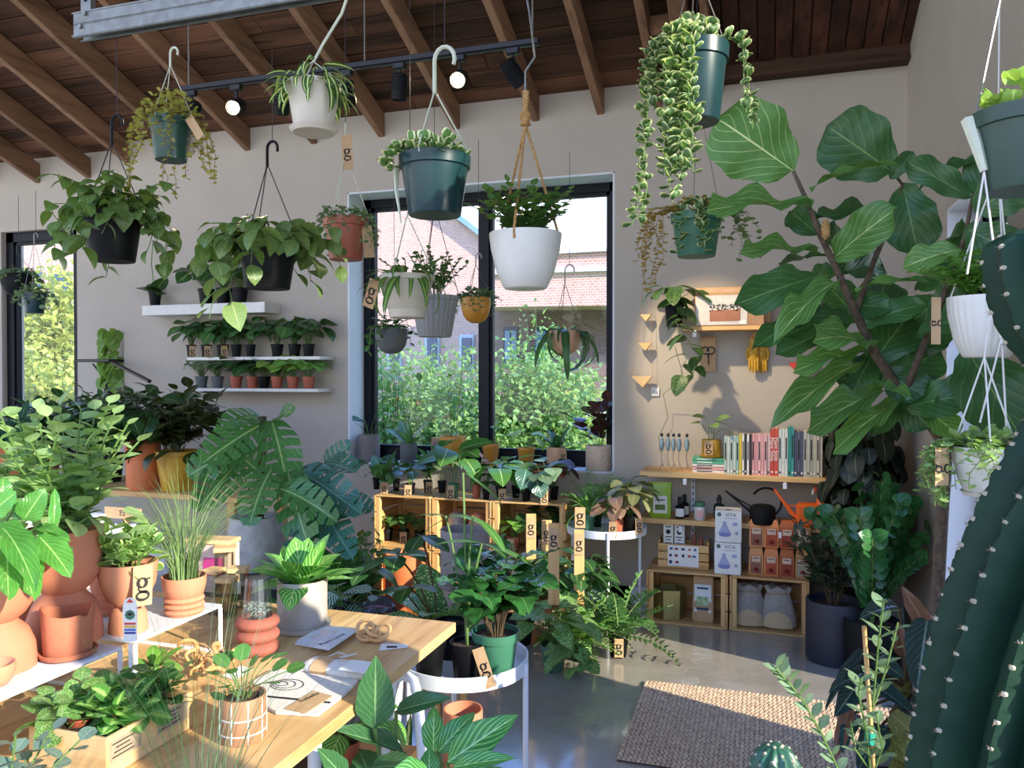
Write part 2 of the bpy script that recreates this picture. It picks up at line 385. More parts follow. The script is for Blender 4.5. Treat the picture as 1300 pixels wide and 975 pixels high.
L_marb = leafmat('leaf_marbled', '#4c8a34', spots='#d9dda0', veinw=.3)
L_cal = leafmat('leaf_calathea', '#3f7d3a', stripes='#d5dfa8', veinw=.6)
L_calg = leafmat('leaf_calathea_bright', '#4f9a3c', stripes='#8cc45c', veinw=.6)
L_red = leafmat('leaf_burgundy', '#4a2a28', vein='#7d4f45', veinw=.5, rough=.3, trans=.15)
L_pink = leafmat('leaf_pink', '#8f6a5c', vein='#c49a88', veinw=.5, spots='#6d7c4c')
L_rub = leafmat('leaf_rubber', '#24403a', vein='#7c8f76', veinw=.5, rough=.2, trans=.08)
L_sage = leafmat('leaf_sage', '#7d9a72', veinw=.2, rough=.5)
L_pale = leafmat('leaf_pale_tree', '#9abb7a', veinw=.4, trans=.4, rough=.5)
L_tiny = leafmat('leaf_yellowgreen', '#a8a850', veinw=0, rough=.5)
L_teal = leafmat('leaf_blue_green', '#3d6b60', vein='#9cbcb0', veinw=.6, rough=.25)
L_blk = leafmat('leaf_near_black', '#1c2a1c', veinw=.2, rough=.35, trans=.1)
L_bush = leafmat('leaf_outdoor', '#7fa85c', veinw=0, trans=.3, rough=.6, rand=0)
L_grass = plain('grass_blade', '#7f9a62', .5, '#5f7d46', 20)
L_reed = plain('reed_blade', '#5f7a3c', .5, '#4a6830', 20)
# ------------------------------------------------------------------ leaf meshes
def prof(shape, v):
    if shape == 'ovate': return .5 * math.sin(math.pi * v ** .8) ** .9
    if shape == 'heart': return .62 * (v ** .28) * (1 - v) ** .62 * 1.25 if 0 < v < 1 else 0
    if shape == 'round': return .5 * math.sqrt(max(0, 1 - (2 * v - 1) ** 2))
    if shape == 'lance': return .5 * math.sin(math.pi * v) ** .85
    if shape == 'strap': return .5 * min(1, 3.5 * v + .3) * (1 - v) ** .45
    if shape == 'fiddle': return .5 * math.sin(math.pi * min(1, v * 1.0)) ** .42 * (.62 + .48 * v)
    if shape == 'paddle': return .5 * math.sin(math.pi * v ** .7) ** .7
    return .5 * math.sin(math.pi * v)
LM = {}
def leafmesh(shape, mat, W=.5, droop=.25, fold=.15, wave=0, hi=False, var=0, slits=0):
    key = (shape, mat.name, W, droop, fold, wave, hi, var, slits)
    if key in LM: return LM[key]
    rr = random.Random(str(key)); ns = 8 if hi else 4; nv = 12 if hi else 6
    if slits: ns, nv = 8, 28
    d = droop * (1 + .5 * (var - 1) * .8); ph = rr.random() * 6
    vs = []; uv = []; tw = rr.uniform(-.25, .25)
    for j in range(nv + 1):
        v = j / nv; w_ = prof(shape, v) * 2 * W
        if hi or slits: w_ *= 1 + .05 * math.sin(v * 17 + ph)
        if slits: w_ = W * 2 * .62 * ((v + .02) ** .3) * max(0, 1 - v) ** .5 * 1.15
        ang = d * 1.8 * v                         # bend along length
        y = (math.sin(ang) / (d * 1.8)) if abs(d) > 1e-3 else v; z = -(1 - math.cos(ang)) / (d * 1.8) if abs(d) > 1e-3 else 0
        for i in range(ns + 1):
            s = (i / ns) * 2 - 1; x = s * w_
            zz = z + fold * abs(x) + wave * W * abs(s) * math.sin(v * 13 + ph + (2 if s > 0 else 0)) - .25 * fold * abs(s) ** 2 * w_
            zz += tw * x * v
            yy = y + (.0 if not slits else .16 * abs(s) ** 1.5 * (1 - v) - (.14 * (abs(s)) * (1 - v) ** 6))
            vs.append((x, yy, zz)); uv.append((s * .5 + .5, v))
    fs = []; q = ns + 1
    for j in range(nv):
        for i in range(ns):
            sc = abs((i + .5) / ns * 2 - 1)
            if slits and sc > (.36 if slits == 1 else .28) and j % 4 == 3 and j > 1: continue
            fs.append((j * q + i, j * q + i + 1, (j + 1) * q + i + 1, (j + 1) * q + i))
    mb = MB(); mb.add(vs, fs, uv); me = mb.mesh('leaf', mat, True); me['sa'] = 1
    LM[key] = me; return me
def frondmesh(mat, n=13, W=.28, droop=.5, lw=.05, zig=0):
    key = ('frond', mat.name, n, W, droop, lw, zig)
    if key in LM: return LM[key]
    mb = MB(); rr = random.Random(str(key))
    def P(v):
        a = droop * 1.6 * v; return Vector((0, math.sin(a) / (droop * 1.6), .0 - (1 - math.cos(a)) / (droop * 1.6)))
    mb.tube([P(i / 6) for i in range(7)], [.008] * 6 + [.003], 3)
    for k in range(n):
        v = .12 + .86 * k / n; p = P(v); l = W * math.sin(math.pi * (.12 + .85 * v) ** .8) ** .8; w_ = lw
        for s in (-1, 1):
            e = p + Vector((s * l, l * .35, -.05 * l + rr.uniform(-.03, .03)))
            m = p.lerp(e, .45); m.z += .02
            mb.add([p, m + Vector((0, -w_ * .5, 0)), e, m + Vector((0, w_ * .6, 0))], [(0, 1, 2, 3)], [(.5, 0), (.1, .5), (.5, 1), (.9, .5)])
    me = mb.mesh('frond', mat, True); me['sa'] = 1; LM[key] = me; return me
# ------------------------------------------------------------------ plant generators (local space of the pot's thing)
def LMx(p, d, nrm=Vector((0, 0, 1)), s=1.0, roll=0.0, sx=1.0):
    y = Vector(d).normalized(); n_ = Vector(nrm) - y * Vector(nrm).dot(y)
    if n_.length < 1e-3: n_ = y.orthogonal()
    z = n_.normalized()
    if roll: z = Matrix.Rotation(roll, 3, y) @ z
    x = y.cross(z)
    m = Matrix((x * s * sx, y * s, z * s)).transposed().to_4x4(); m.translation = p; return m
def dirv(az, el): return Vector((math.cos(az) * math.cos(el), math.sin(az) * math.cos(el), math.sin(el)))
class Pl:
    def __init__(s): s.L = []; s.S = []
    def petiole(s, n, Rr, H, L, z0=0, pitch=-.35, r0=.01, sr=.0018, up=.35, a0=None, asp=None):
        for i in range(n):
            f = math.sqrt((i + .5) / n); a = i * 2.4 + rnd.uniform(-.3, .3) if asp is None else a0 + rnd.uniform(-asp, asp)
            q = Rr * f * rnd.uniform(.8, 1.1); h = H * (1 - up * f * f) * rnd.uniform(.78, 1.08)
            e = Vector((q * math.cos(a), q * math.sin(a), z0 + h)); b_ = Vector((r0 * math.cos(a), r0 * math.sin(a), z0))
            m = Vector((e.x * .35, e.y * .35, z0 + h * .7))
            pts = [b_.lerp(m, t).lerp(m.lerp(e, t), t) for t in (0, .25, .5, .75, 1)]
            s.S.append((pts, sr)); el = pitch + (1 - f) * .7 + rnd.uniform(-.25, .25)
            s.L.append(LMx(e, dirv(a + rnd.uniform(-.4, .4), el), s=L * rnd.uniform(.75, 1.1), roll=rnd.uniform(-.4, .4)))
        return s
    def rosette(s, n, L, e0=1.4, e1=.3, z0=0, r0=.01, sx=1.0):
        for i in range(n):
            f = (i + .5) / n; a = i * 2.4 + rnd.uniform(-.2, .2)
            s.L.append(LMx(Vector((r0 * math.cos(a), r0 * math.sin(a), z0)), dirv(a, e0 + (e1 - e0) * f + rnd.uniform(-.15, .15)), s=L * rnd.uniform(.75, 1.08), roll=rnd.uniform(-.2, .2), sx=sx))
        return s
    def stems(s, n, Rr, H, L, gap, z0=0, sr=.002, lel=.2, r0=.02, wob=.15, bare=.15, droop=0.0, both=True):
        for i in range(n):
            f = math.sqrt((i + .5) / n); a = i * 2.4 + rnd.uniform(-.3, .3)
            h = H * rnd.uniform(.7, 1.05) * (1 - .25 * f); q = Rr * f * rnd.uniform(.7, 1.1)
            pts = []
            w1, w2 = rnd.uniform(-1, 1) * wob, rnd.uniform(-1, 1) * wob
            K = 7
            for k in range(K):
                t = k / (K - 1)
                pts.append(Vector((r0 * math.cos(a) + (q * t ** 1.4) * math.cos(a + w1 * t * 2), r0 * math.sin(a) + (q * t ** 1.4) * math.sin(a + w1 * t * 2), z0 + h * (t - droop * t ** 3) + w2 * .02)))
            s.S.append((pts, sr)); ln = sum((pts[k + 1] - pts[k]).length for k in range(K - 1)); m = max(2, int(ln / gap))
            for j in range(m):
                t = bare + (1 - bare) * (j + 1) / m; x = t * (K - 1); k = min(K - 2, int(x)); p = pts[k].lerp(pts[k + 1], x - k); tg = (pts[k + 1] - pts[k]).normalized()
                aa = j * 2.4 + i; side = Vector((math.cos(aa), math.sin(aa), 0)); d = (side * 1.0 + tg * (.5 + .9 * (j == m - 1)) + Vector((0, 0, lel))).normalized()
                s.L.append(LMx(p, d, s=L * rnd.uniform(.7, 1.08) * (1 - .3 * t * t), roll=rnd.uniform(-.3, .3)))
        return s
    def trail(s, n, rim, z0, lmin, lmax, gap, L, sr=.0014, bottom=None, az=None, out=.03, wob=.02, start=0):
        for i in range(n):
            a = (i * 2.4 + rnd.uniform(-.3, .3)) if az is None else rnd.uniform(*az)
            ln = rnd.uniform(lmin, lmax); q = rim + rnd.uniform(.2, 1) * out
            c, sn = math.cos(a), math.sin(a)
            pts = [Vector((c * rim * .4, sn * rim * .4, z0)), Vector((c * rim * .8, sn * rim * .8, z0 + rim * .25)), Vector((c * q, sn * q, z0 + rim * .1))]
            K = max(3, int(ln / .04)); x, y = 0, 0
            for k in range(1, K + 1):
                x += rnd.uniform(-1, 1) * wob * .6; y += rnd.uniform(-1, 1) * wob * .6
                pts.append(Vector((c * (q + .008 * k ** .5) + x, sn * (q + .008 * k ** .5) + y, z0 + rim * .1 - ln * k / K)))
            s.S.append((pts, sr)); run = 0; last = pts[start]; j = 0
            for k in range(start, len(pts) - 1):
                seg = (pts[k + 1] - pts[k]); l = seg.length; t = run
                while t < l:
                    p = pts[k] + seg * (t / l); j += 1; aa = a + (1.2 if j % 2 else -1.2) + rnd.uniform(-.7, .7)
                    s.L.append(LMx(p, dirv(aa, rnd.uniform(-.9, .1)), s=L * rnd.uniform(.65, 1.1), roll=rnd.uniform(-.5, .5))); t += gap
                run = t - l
        return s
    def mound(s, n, Rr, H, L, z0=0, el=-.1, cz=0, low=-.15):
        for i in range(n):
            a = i * 2.399; u = rnd.uniform(low, 1); q = math.sqrt(max(0, 1 - u * u)); k = rnd.uniform(.55, 1.0)
            p = Vector((Rr * q * k * math.cos(a), Rr * q * k * math.sin(a), z0 + cz + H * u * k))
            s.L.append(LMx(p, dirv(a + rnd.uniform(-.8, .8), el + u * .6 + rnd.uniform(-.5, .5)), s=L * rnd.uniform(.65, 1.1), roll=rnd.uniform(-.6, .6)))
        return s
    def emit(s, T, meshes, stem_mat=None, px=13, cap=300, name='leaf', stuffname='foliage'):
        d = dep(T.matrix_world.translation if T.parent else T.location)
        if s.S:
            mb = MB()
            for pts, r in s.S: mb.tube(pts, r, 4 if len(s.S) > 60 else 5, cap=False)
            mb.build('stems', stem_mat or m_stem, T, True)
        L0 = T.location
        def inside(M):
            if L0.y > 5: return True
            for q in (0, .5, 1):
                e = L0 + (M @ Vector((0, q, 0)))
                lim = 4.78 if (-2.58 < e.x < -.89 and e.z > .78) else (4.70 if e.x < -4.47 else 4.585)
                if e.y > lim or (e.x > .69 and not (2.8 < e.y < 3.6)): return False
                if e.z < .004 or (.0 < M.translation.z and False): return False
            return True
        s.L = [M for M in s.L if inside(M)]
        if not s.L: return s
        big, small = [], []
        for M in s.L:
            (big if M.col[1].to_3d().length * 1000 / d >= px else small).append(M)
        if len(big) > cap: big.sort(key=lambda M: -M.col[1].to_3d().length); small += big[cap:]; big = big[:cap]
        if len(big) < 8 and len(small) > 20: small += big; big = []
        for i, M in enumerate(big): place(name, meshes[i % len(meshes)], T, M=M)
        if small: joined(T, meshes, small, stuffname if small and not big else stuffname)
        return s
def joined(T, meshes, mats, name):
    vs, fs, uvs = [], [], []; base = 0; cache = []
    for me in meshes:
        v = np.empty(len(me.vertices) * 3, dtype=np.float32); me.vertices.foreach_get('co', v); v = v.reshape(-1, 3)
        f = [tuple(p.vertices) for p in me.polygons]; uvv = np.full((len(v), 2), .5, dtype=np.float32)
        if me.uv_layers:
            ud = np.empty(len(me.loops) * 2, dtype=np.float32); me.uv_layers[0].data.foreach_get('uv', ud)
            li = np.empty(len(me.loops), dtype=np.int32); me.loops.foreach_get('vertex_index', li); uvv[li] = ud.reshape(-1, 2)
        cache.append((v, f, uvv))
    for i, M in enumerate(mats):
        v, f, uvv = cache[i % len(cache)]; A = np.array(M, dtype=np.float32); vv = v @ A[:3, :3].T + A[:3, 3]
        vs.append(vv); fs += [tuple(k + base for k in p) for p in f]; uvs.append(uvv); base += len(v)
    V = np.concatenate(vs); U = np.concatenate(uvs)
    me = bpy.data.meshes.new(name); me.from_pydata(V.tolist(), [], fs); me.materials.append(meshes[0].materials[0])
    ul = me.uv_layers.new(name='UVMap'); li = np.empty(len(me.loops), dtype=np.int32); me.loops.foreach_get('vertex_index', li); ul.data.foreach_set('uv', U[li].ravel())
    me.polygons.foreach_set('use_smooth', [True] * len(me.polygons)); me['sa'] = 1; me.update()
    return place(name, me, T, kind='stuff')
def blades(T, n, Rr, H, mat, z0=0, w=.003, r0=.03, name='blades', droop=.25):
    mb = MB()
    for i in range(n):
        a = rnd.uniform(0, 6.283); q = Rr * rnd.random() ** .6; h = H * rnd.uniform(.6, 1.05); b_ = Vector((r0 * rnd.random() * math.cos(a), r0 * rnd.random() * math.sin(a), z0))
        sd_ = Vector((-math.sin(a + .8), math.cos(a + .8), 0)) * w; vs = []; K = 6
        for k in range(K + 1):
            t = k / K; p = b_ + Vector((math.cos(a) * q * t ** 1.8, math.sin(a) * q * t ** 1.8, h * (t - droop * (q / Rr) * t ** 3)))
            vs += [p - sd_ * (1 - t * .85), p + sd_ * (1 - t * .85)]
        mb.add(vs, [(2 * k, 2 * k + 1, 2 * k + 3, 2 * k + 2) for k in range(K)])
    return mb.build(name, mat, T, True, kind='stuff')
def lv(shape, mat, W=.5, droop=.25, fold=.15, wave=0, hi=False, slits=0, k=3): return [leafmesh(shape, mat, W, droop, fold, wave, hi, i, slits) for i in range(k)]
# ------------------------------------------------------------------ pots
def potprof(kind, r, h):
    if kind == 'nursery': o = [(r * .72, 0), (r * .74, h * .02), (r * .93, h * .8), (r, h * .81), (r * 1.02, h)]; t = .04
    elif kind == 'cyl': o = [(r * .95, 0), (r, h * .04), (r, h * .98), (r * .99, h)]; t = .07
    elif kind == 'taper': o = [(r * .66, 0), (r * .7, h * .03), (r * .95, h * .88), (r, h * .9), (r, h)]; t = .06
    elif kind == 'tall': o = [(r * .6, 0), (r * .82, h * .05), (r * .98, h * .3), (r, h * .6), (r * .93, h)]; t = .07
    elif kind == 'bowl': o = [(r * .3, 0), (r * .62, h * .1), (r * .86, h * .32), (r * .98, h * .62), (r, h * .85), (r * .97, h)]; t = .07
    elif kind == 'vbowl': o = [(r * .55, 0), (r * .6, h * .02), (r * .8, h * .3), (r * .95, h * .7), (r, h * .93), (r * 1.0, h)]; t = .06
    elif kind == 'goblet': o = [(r * .96, 0), (r * .96, h * .06), (r * .93, h * .2), (r * .78, h * .34), (r * .55, h * .42), (r * .52, h * .44), (r * .72, h * .5), (r * .9, h * .6), (r * .99, h * .78), (r, h)]; t = .05
    elif kind == 'goblet2': o = [(r * .66, 0), (r * .66, h * .1), (r * .62, h * .26), (r * .5, h * .34), (r * .42, h * .36), (r * .46, h * .38), (r * .74, h * .5), (r * .93, h * .68), (r * .99, h * .85), (r, h)]; t = .05
    elif kind == 'rings':
        o = [(r * .8, 0)]
        for k in range(3):
            z = h * (.02 + .15 * k)
            for a in range(5): o.append((r * (.78 + .13 * math.sin(math.pi * a / 4)), z + h * .15 * a / 4))
        o += [(r * .85, h * .5), (r * .97, h * .75), (r, h)]; t = .06
    elif kind == 'donuts':
        o = [(r * .7, 0)]
        for k in range(3):
            for a in range(7): o.append((r * (.78 + .22 * math.sin(math.pi * a / 6)), h * (k + a / 6) / 3))
        t = .1
    elif kind == 'lipped': o = [(r * .62, 0), (r * .66, h * .02), (r * .7, h * .2), (r * .74, h * .22), (r * .95, h * .85), (r * 1.03, h * .88), (r * 1.03, h)]; t = .05
    else: o = [(r * .8, 0), (r, h)]; t = .06
    rt, ht = o[-1]; return o, [(rt - r * t, ht), (rt - r * t * 1.3, h * .88)], t
def pot(T, kind, r, h, mat, soil=True, saucer=None, seg=None, mod=None, name='pot', z0=0):
    o, inn, t = potprof(kind, r, h); seg = seg or (32 if r * 1000 / dep(T.location) > 25 else 20)
    prof_ = o + inn
    prof_ += [(inn[-1][0] * .98, h * .5)] if not soil else []
    mb = MB(); mb.lathe([(a, b_ + z0) for a, b_ in prof_], seg, mod=mod); p = mb.build(name, mat, T, True)
    if soil:
        mb = MB(); q = inn[-1][0]; mb.lathe([(q, h * .86 + z0), (q * .95, h * .885 + z0), (q * .5, h * .9 + z0), (.0001, h * .905 + z0)], 20); mb.build('soil', m_soil, T, True)
    if saucer:
        b = o[0][0]; mb = MB(); mb.lathe([(b * 1.15, -h * .02 + z0), (b * 1.35, z0 + h * .07), (b * 1.3, z0 + h * .07), (b * 1.1, z0 + .001)], seg); mb.build('saucer', saucer, T, True)
    return p
def gtag(T, p, w_=.03, h_=.075, rz=0, tilt=0, roll=0, mat=None, letter=True, turned=False):
    M = T4(p) @ RZ4(rz) @ Matrix.Rotation(tilt, 4, 'X') @ Matrix.Rotation(roll, 4, 'Y')
    mb = MB(); mb.box((0, 0, -h_ / 2), (w_, .0016, h_)); o = place('tag', mb.mesh('tag', mat or m_kraft), T, M=M)
    if letter:
        s = w_ * 1.25; place('printed_letter', G_mesh(m_ink), o, M=T4((0, -.0012, -h_ * .55)) @ FRONT @ (Matrix.Rotation(R(90), 4, 'Z') if turned else Matrix.Identity(4)) @ Matrix.Diagonal((s, s, s, 1)))
    return o
def face(p):                             # yaw so that -Y of the object faces the camera
    v = Vector(p) - CAM; return math.atan2(v.y, v.x) - math.pi / 2
def frontp(T, r, z, off=0.0, k=1.02):    # a point on the camera-facing side of a pot, local
    v = (CAM - T.location); v.z = 0; v.normalize(); v = Matrix.Rotation(off, 3, 'Z') @ v; v = v * r * k; v = Matrix.Rotation(-T.rotation_euler.z, 3, 'Z') @ v; return Vector((v.x, v.y, z))
def hanger(T, r, zr, top, mat, hook=True, wire_to=None, n=3, wr=.0016, hmat=None, a0=.5, hsize=.03, joint=.012):
    """three arms from the rim to an apex (local height top), a hook above, and a wire to the ceiling"""
    mb = MB()
    for i in range(n):
        a = a0 + i * 2 * math.pi / n; q = Vector((r * math.cos(a), r * math.sin(a), zr))
        mb.tube([q + Vector((0, 0, -.01)), q + Vector((0, 0, .012)), Vector((q.x * .05, q.y * .05, top))], wr, 5)
    mb.build('hanger_arms', mat, T, True)
    if hook:
        s = hsize; mb = MB(); pts = [Vector((0, 0, top)), Vector((0, 0, top + s * 1.2))]
        for k in range(9):
            a = math.pi * 1.15 * k / 8 ; pts.append(Vector((s * .5 - s * .5 * math.cos(a), 0, top + s * 1.5 + s * .6 * math.sin(a))))
        mb.tube(pts, [wr * 2.4] * len(pts), 6); mb.build('hook', hmat or mat, T, True); ztop = top + s * 2.05
    else: ztop = top
    if wire_to is not None:
        x = s * .5 if hook else 0
        mb = MB(); mb.tube([(x, 0, ztop), (x, 0, wire_to - T.location.z)], .0014, 5); mb.build('suspension_wire', m_wiredk if mat is not m_rope else m_wire, T, True)
def roofz(Y): return 3.01 + (4.6 - Y) * .373
# ================================================================== THE SETTING
D = 4.6
WL, WR = aty(2, 400, 4.72).x, aty(98, 400, 4.72).x
fl = struct('floor', bx((-2.5, 1.0, -.05), (12, 9, .1)), m_floor)
mb = MB()
for x0, x1, z0, z1 in ((-4.46, -2.62, 0, 3.03), (-2.62, -.852, 0, .757), (-2.62, -.852, 2.535, 3.03), (-.852, .9, 0, 3.03)):
    mb.box(((x0 + x1) / 2, D + .15, (z0 + z1) / 2), (x1 - x0, .3, z1 - z0))
for x0, x1, z0, z1 in ((WR, -4.46, 0, 3.03), (WL, WR, 0, .757), (WL, WR, 2.47, 3.03), (-8.5, WL, 0, 3.03)):
    mb.box(((x0 + x1) / 2, D + .22, (z0 + z1) / 2), (x1 - x0, .2, z1 - z0))
struct('wall_back', mb, m_wall)
mb = MB()
for y0, y1, z0, z1 in ((3.62, 4.9, 0, 4.4), (2.77, 3.62, 0, .05), (2.77, 3.62, 2.02, 4.4), (1.6, 2.77, 0, 4.4), (-1.0, 1.6, 0, .3), (-1, 1.6, 2.7, 4.4), (-1.6, -1, 0, 4.4)):
    mb.box((.8, (y0 + y1) / 2, (z0 + z1) / 2), (.2, y1 - y0, z1 - z0))
struct('wall_right', mb, m_wall)
# thin painted liner on the window reveals and sill
mb = MB(); mb.box((-1.736, 4.7, .762), (1.77, .2, .012)); mb.box((-2.614, 4.7, 1.646), (.012, .2, 1.76)); mb.box((-.858, 4.7, 1.646), (.012, .2, 1.76)); mb.box((-1.736, 4.7, 2.529), (1.75, .2, .012))
struct('trim_1', mb, m_revl)
mb = MB(); mb.box((.8, 3.614, 1.03), (.2, .012, 1.96)); mb.box((.8, 3.2, .056), (.2, .82, .012)); mb.box((.8, 3.2, 2.014), (.2, .82, .012))
struct('trim_2', mb, m_revl)
def window(name, x0, x1, z0, z1, Y, mull, axis='x', fw=.055):
    def B(mb, a, b_, c, d, dy=.07):
        if axis == 'x': mb.box(((a + b_) / 2, Y, (c + d) / 2), (b_ - a, dy, d - c))
        else: mb.box((Y, (a + b_) / 2, (c + d) / 2), (dy, b_ - a, d - c))
    mb = MB(); B(mb, x0, x0 + fw, z0, z1); B(mb, x1 - fw, x1, z0, z1); B(mb, x0, x1, z0, z0 + fw * 1.4); B(mb, x0, x1, z1 - fw, z1)
    w_ = mb.build(name, m_frame); w_['kind'] = 'structure'
    xs = [x0 + fw] + mull + [x1 - fw]
    for m in mull:
        q = MB(); B(q, m - .028, m + .028, z0, z1, .09); q.build('mullion', m_frame, w_)
    for a, b_ in zip(xs[:-1], xs[1:]):
        q = MB(); s = .022; c, d = a + (.028 if a in mull else 0), b_ - (.028 if b_ in mull else 0); e, f = z0 + fw * 1.4, z1 - fw
        B(q, c, c + s, e, f, .04); B(q, d - s, d, e, f, .04); B(q, c, d, e, e + s, .04); B(q, c, d, f - s, f, .04); q.build('sash', m_frame, w_)
        q = MB(); B(q, c + s, d - s, e + s, f - s, .006); q.build('pane', m_glass, w_)
window('window_1', -2.608, -.864, .768, 2.523, 4.83, [-1.733])
window('window_2', WL, WR, .757, 2.47, 4.80, [], fw=.075)
window('window_3', 2.77, 3.608, .062, 2.008, .86, [], 'y')
window('window_4', -1.0, 1.6, .3, 2.7, .86, [.35], 'y', .04)
mb = MB(); mb.box((-2.6, D - .006, .05), (3.7, .012, .1)); mb.box((-.1, D - .006, .05), (1.6, .012, .1)); struct('baseboard_back', mb, m_whitem)
# ---- roof
TH = -R(20.5); MR = T4((0, 4.6, 3.03)) @ Matrix.Rotation(TH, 4, 'X')
mb = MB(); mb.box((-3.9, -3.3, .06), (9.6, 7.4, .05), 0, MR); ceil = struct('ceiling', mb, m_deck)
pk = {}
for k in range(30):
    x = .0 - .38; 
    if k < 22:
        x = -.40 ; j = 0
        cuts = [-.40, -.40 - rnd.uniform(1.0, 2.6)]
        while cuts[-1] > -6.2: cuts.append(cuts[-1] - rnd.uniform(1.6, 2.8))
        cuts = cuts[:-1] + [-8.2]
    else: cuts = [-.40, -8.2]
    for a, b_ in zip(cuts[:-1], cuts[1:]):
        q = MB(); q.box(((a + b_) / 2, -.06 - .128 * k, .012 + rnd.uniform(-.003, .003)), (a - b_ - .004, .121, .022), 0, MR, .004)
        q.build('plank', m_deck, ceil)
for k in range(13):
    q = MB(); q.box((-.36 + .088 * k, -1.65, .0 + rnd.uniform(-.004, .004)), (.083, 3.4, .022), 0, MR, .004); q.build('plank', m_decky, ceil)
RX = [-.937, -1.335, -1.85, -2.37, -2.87, -3.39, -3.9, -4.42, -4.9, -5.4, -5.9, -6.4]
for x in RX:
    q = MB(); q.box((x, -2.0, -.075), (.045, 4.4, .14), 0, MR, .004); r_ = q.build('rafter', m_raft, ceil)
q = MB(); q.box((-.42, -2.0, -.09), (.085, 4.4, .17), 0, MR, .006); q.build('beam', m_raft, ceil)
q = MB(); q.box((-.60, -2.0, -.075), (.045, 4.4, .14), 0, MR, .004); q.build('rafter', m_raft, ceil)
q = MB(); q.box((-.30, -2.0, -.075), (.04, 4.4, .12), 0, MR, .004); q.build('rafter', m_raft, ceil)
for a, b_, s in ((-4.9, -4.42, -.95), (-.60, -.42, -.5), (-5.4, -4.9, -1.3)):
    q = MB(); q.box(((a + b_) / 2, s, -.07), (abs(b_ - a) - .045, .04, .1), 0, MR, .003); q.build('blocking', m_raft, ceil)
q = MB(); q.box((.16, 4.56, 3.05), (1.08, .08, .13), 0, None, .004); q.box((.16, 4.55, 2.978), (1.08, .1, .02)); q.build('wall_plate_beam', wood('dark_beam_wood', '#4a3324', '#2f1e14', 0, 7, .8, .3), ceil)
# ================================================================== OUTSIDE
struct('trim_3', bx((-3, 30, -.35), (70, 50, .1)), m_grass).name = 'ground_outside'
bpy.data.objects['ground_outside']['kind'] = 'structure'
def polyY(pts, Y, th): return MB().poly([(p.x, p.z) for p in pts], th, T4((0, Y + th / 2, 0)))
def fac(pxs, Y): return [aty(x, y, Y) for x, y in pxs]
bA = thing('brick_building', 'pink brick building with a sloping gable roof outside the window', 'building', (-14, 18, -.3))
def bpart(name, pts, Y, th, mat, T, **k):
    mb = polyY(fac(pts, Y), Y, th); mb.v = [tuple(Vector(v) - T.location) for v in mb.v]; return mb.build(name, mat, T, **k)
bpart('wall', [(-400, 600), (-400, 262), (478, 236), (530, 236), (640, 322), (640, 600)][::-1], 18, 4, m_brick, bA)
bpart('parapet_cap', [(470, 240), (470, 226), (532, 226), (532, 238)], 17.8, .4, plain('blue_grey_flashing', '#7f9fc0', .5), bA)
bpart('roof_edge', [(530, 232), (642, 318), (642, 325), (530, 240)], 17.8, .4, plain('blue_grey_flashing', '#7f9fc0', .5), bA)
for x in (500, 548, 592):
    f = bpart('window', [(x - 9, 470), (x - 9, 425), (x + 9, 425), (x + 9, 470)], 17.9, .1, plain('building_window_frame', '#b9c3cf', .5), bA); 
for x in (500, 548, 592): bpart('pane', [(x - 6, 466), (x - 6, 429), (x + 6, 429), (x + 6, 466)], 17.85, .06, plain('building_pane', '#2b4a6e', .15), bA)
for x in (40, 75, 110): bpart('window', [(x - 9, 420), (x - 9, 345), (x + 9, 345), (x + 9, 420)], 17.9, .1, plain('building_pane', '#2b4a6e', .15), bA)
bB = thing('brick_building', 'long low brick building with pale cornice and dark recessed ground floor', 'building', (-2, 15, -.3))
bpart('upper_wall', [(612, 390), (612, 325), (960, 305), (960, 385)], 15, 3, m_brick, bB)
bpart('cornice', [(612, 349), (612, 343), (960, 330), (960, 337)], 14.9, .2, plain('pale_stone', '#c9c2c4', .8), bB)
bpart('roof_cap', [(612, 327), (612, 322), (960, 302), (960, 308)], 14.9, .2, plain('pale_stone', '#c9c2c4', .8), bB)
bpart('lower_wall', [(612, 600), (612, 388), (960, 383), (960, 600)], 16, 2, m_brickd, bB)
bpart('roof_unit', [(733, 322), (733, 315), (755, 314), (755, 321)], 15.5, 1, plain('roof_unit_green', '#9bc5c9', .6), bB)
for x, w_ in ((648, 9), (686, 7)):
    bpart('window', [(x - w_, 462), (x - w_, 415), (x + w_, 415), (x + w_, 462)], 15.9, .1, plain('dark_window_frame', '#28344c', .5), bB)
    for dx in (-.45, .45):
        bpart('pane', [(x + dx * w_ - 3, 456), (x + dx * w_ - 3, 420), (x + dx * w_ + 3, 420), (x + dx * w_ + 3, 456)], 15.85, .06, plain('lit_pane', '#5f7fa4', .15), bB)  # panes in a paler blue than the first building's
m_stone = plain('pale_stone_bench', '#cfd0cc', .8)
t = thing('garden_bench', 'pale stone bench on the lawn beyond the right window pane', 'bench', (aty(752, 500, 11).x, 11, -.3))
bx((0, 0, .95), (.75, .4, .1)).build('seat', m_stone, t); bx((-.3, 0, .45), (.1, .35, .9)).build('leg', m_stone, t); bx((.3, 0, .45), (.1, .35, .9)).build('leg', m_stone, t); bx((0, .18, 1.1), (.75, .06, .2)).build('backrest', m_stone, t)
t = thing('car', 'dark purple parked car seen low through the right window pane', 'car', (.25, 9.2, -.3))
mb = MB(); mb.poly([(-1.4, .3), (-1.45, .75), (-1.1, .95), (-.6, 1.35), (.7, 1.4), (1.2, 1.0), (1.5, .9), (1.5, .3)], 1.5); mb.build('body', plain('purple_car_paint', '#3a3358', .25), t)
bx((0, -.76, 1.1), (1.3, .02, .28)).build('side_window', m_black, t)
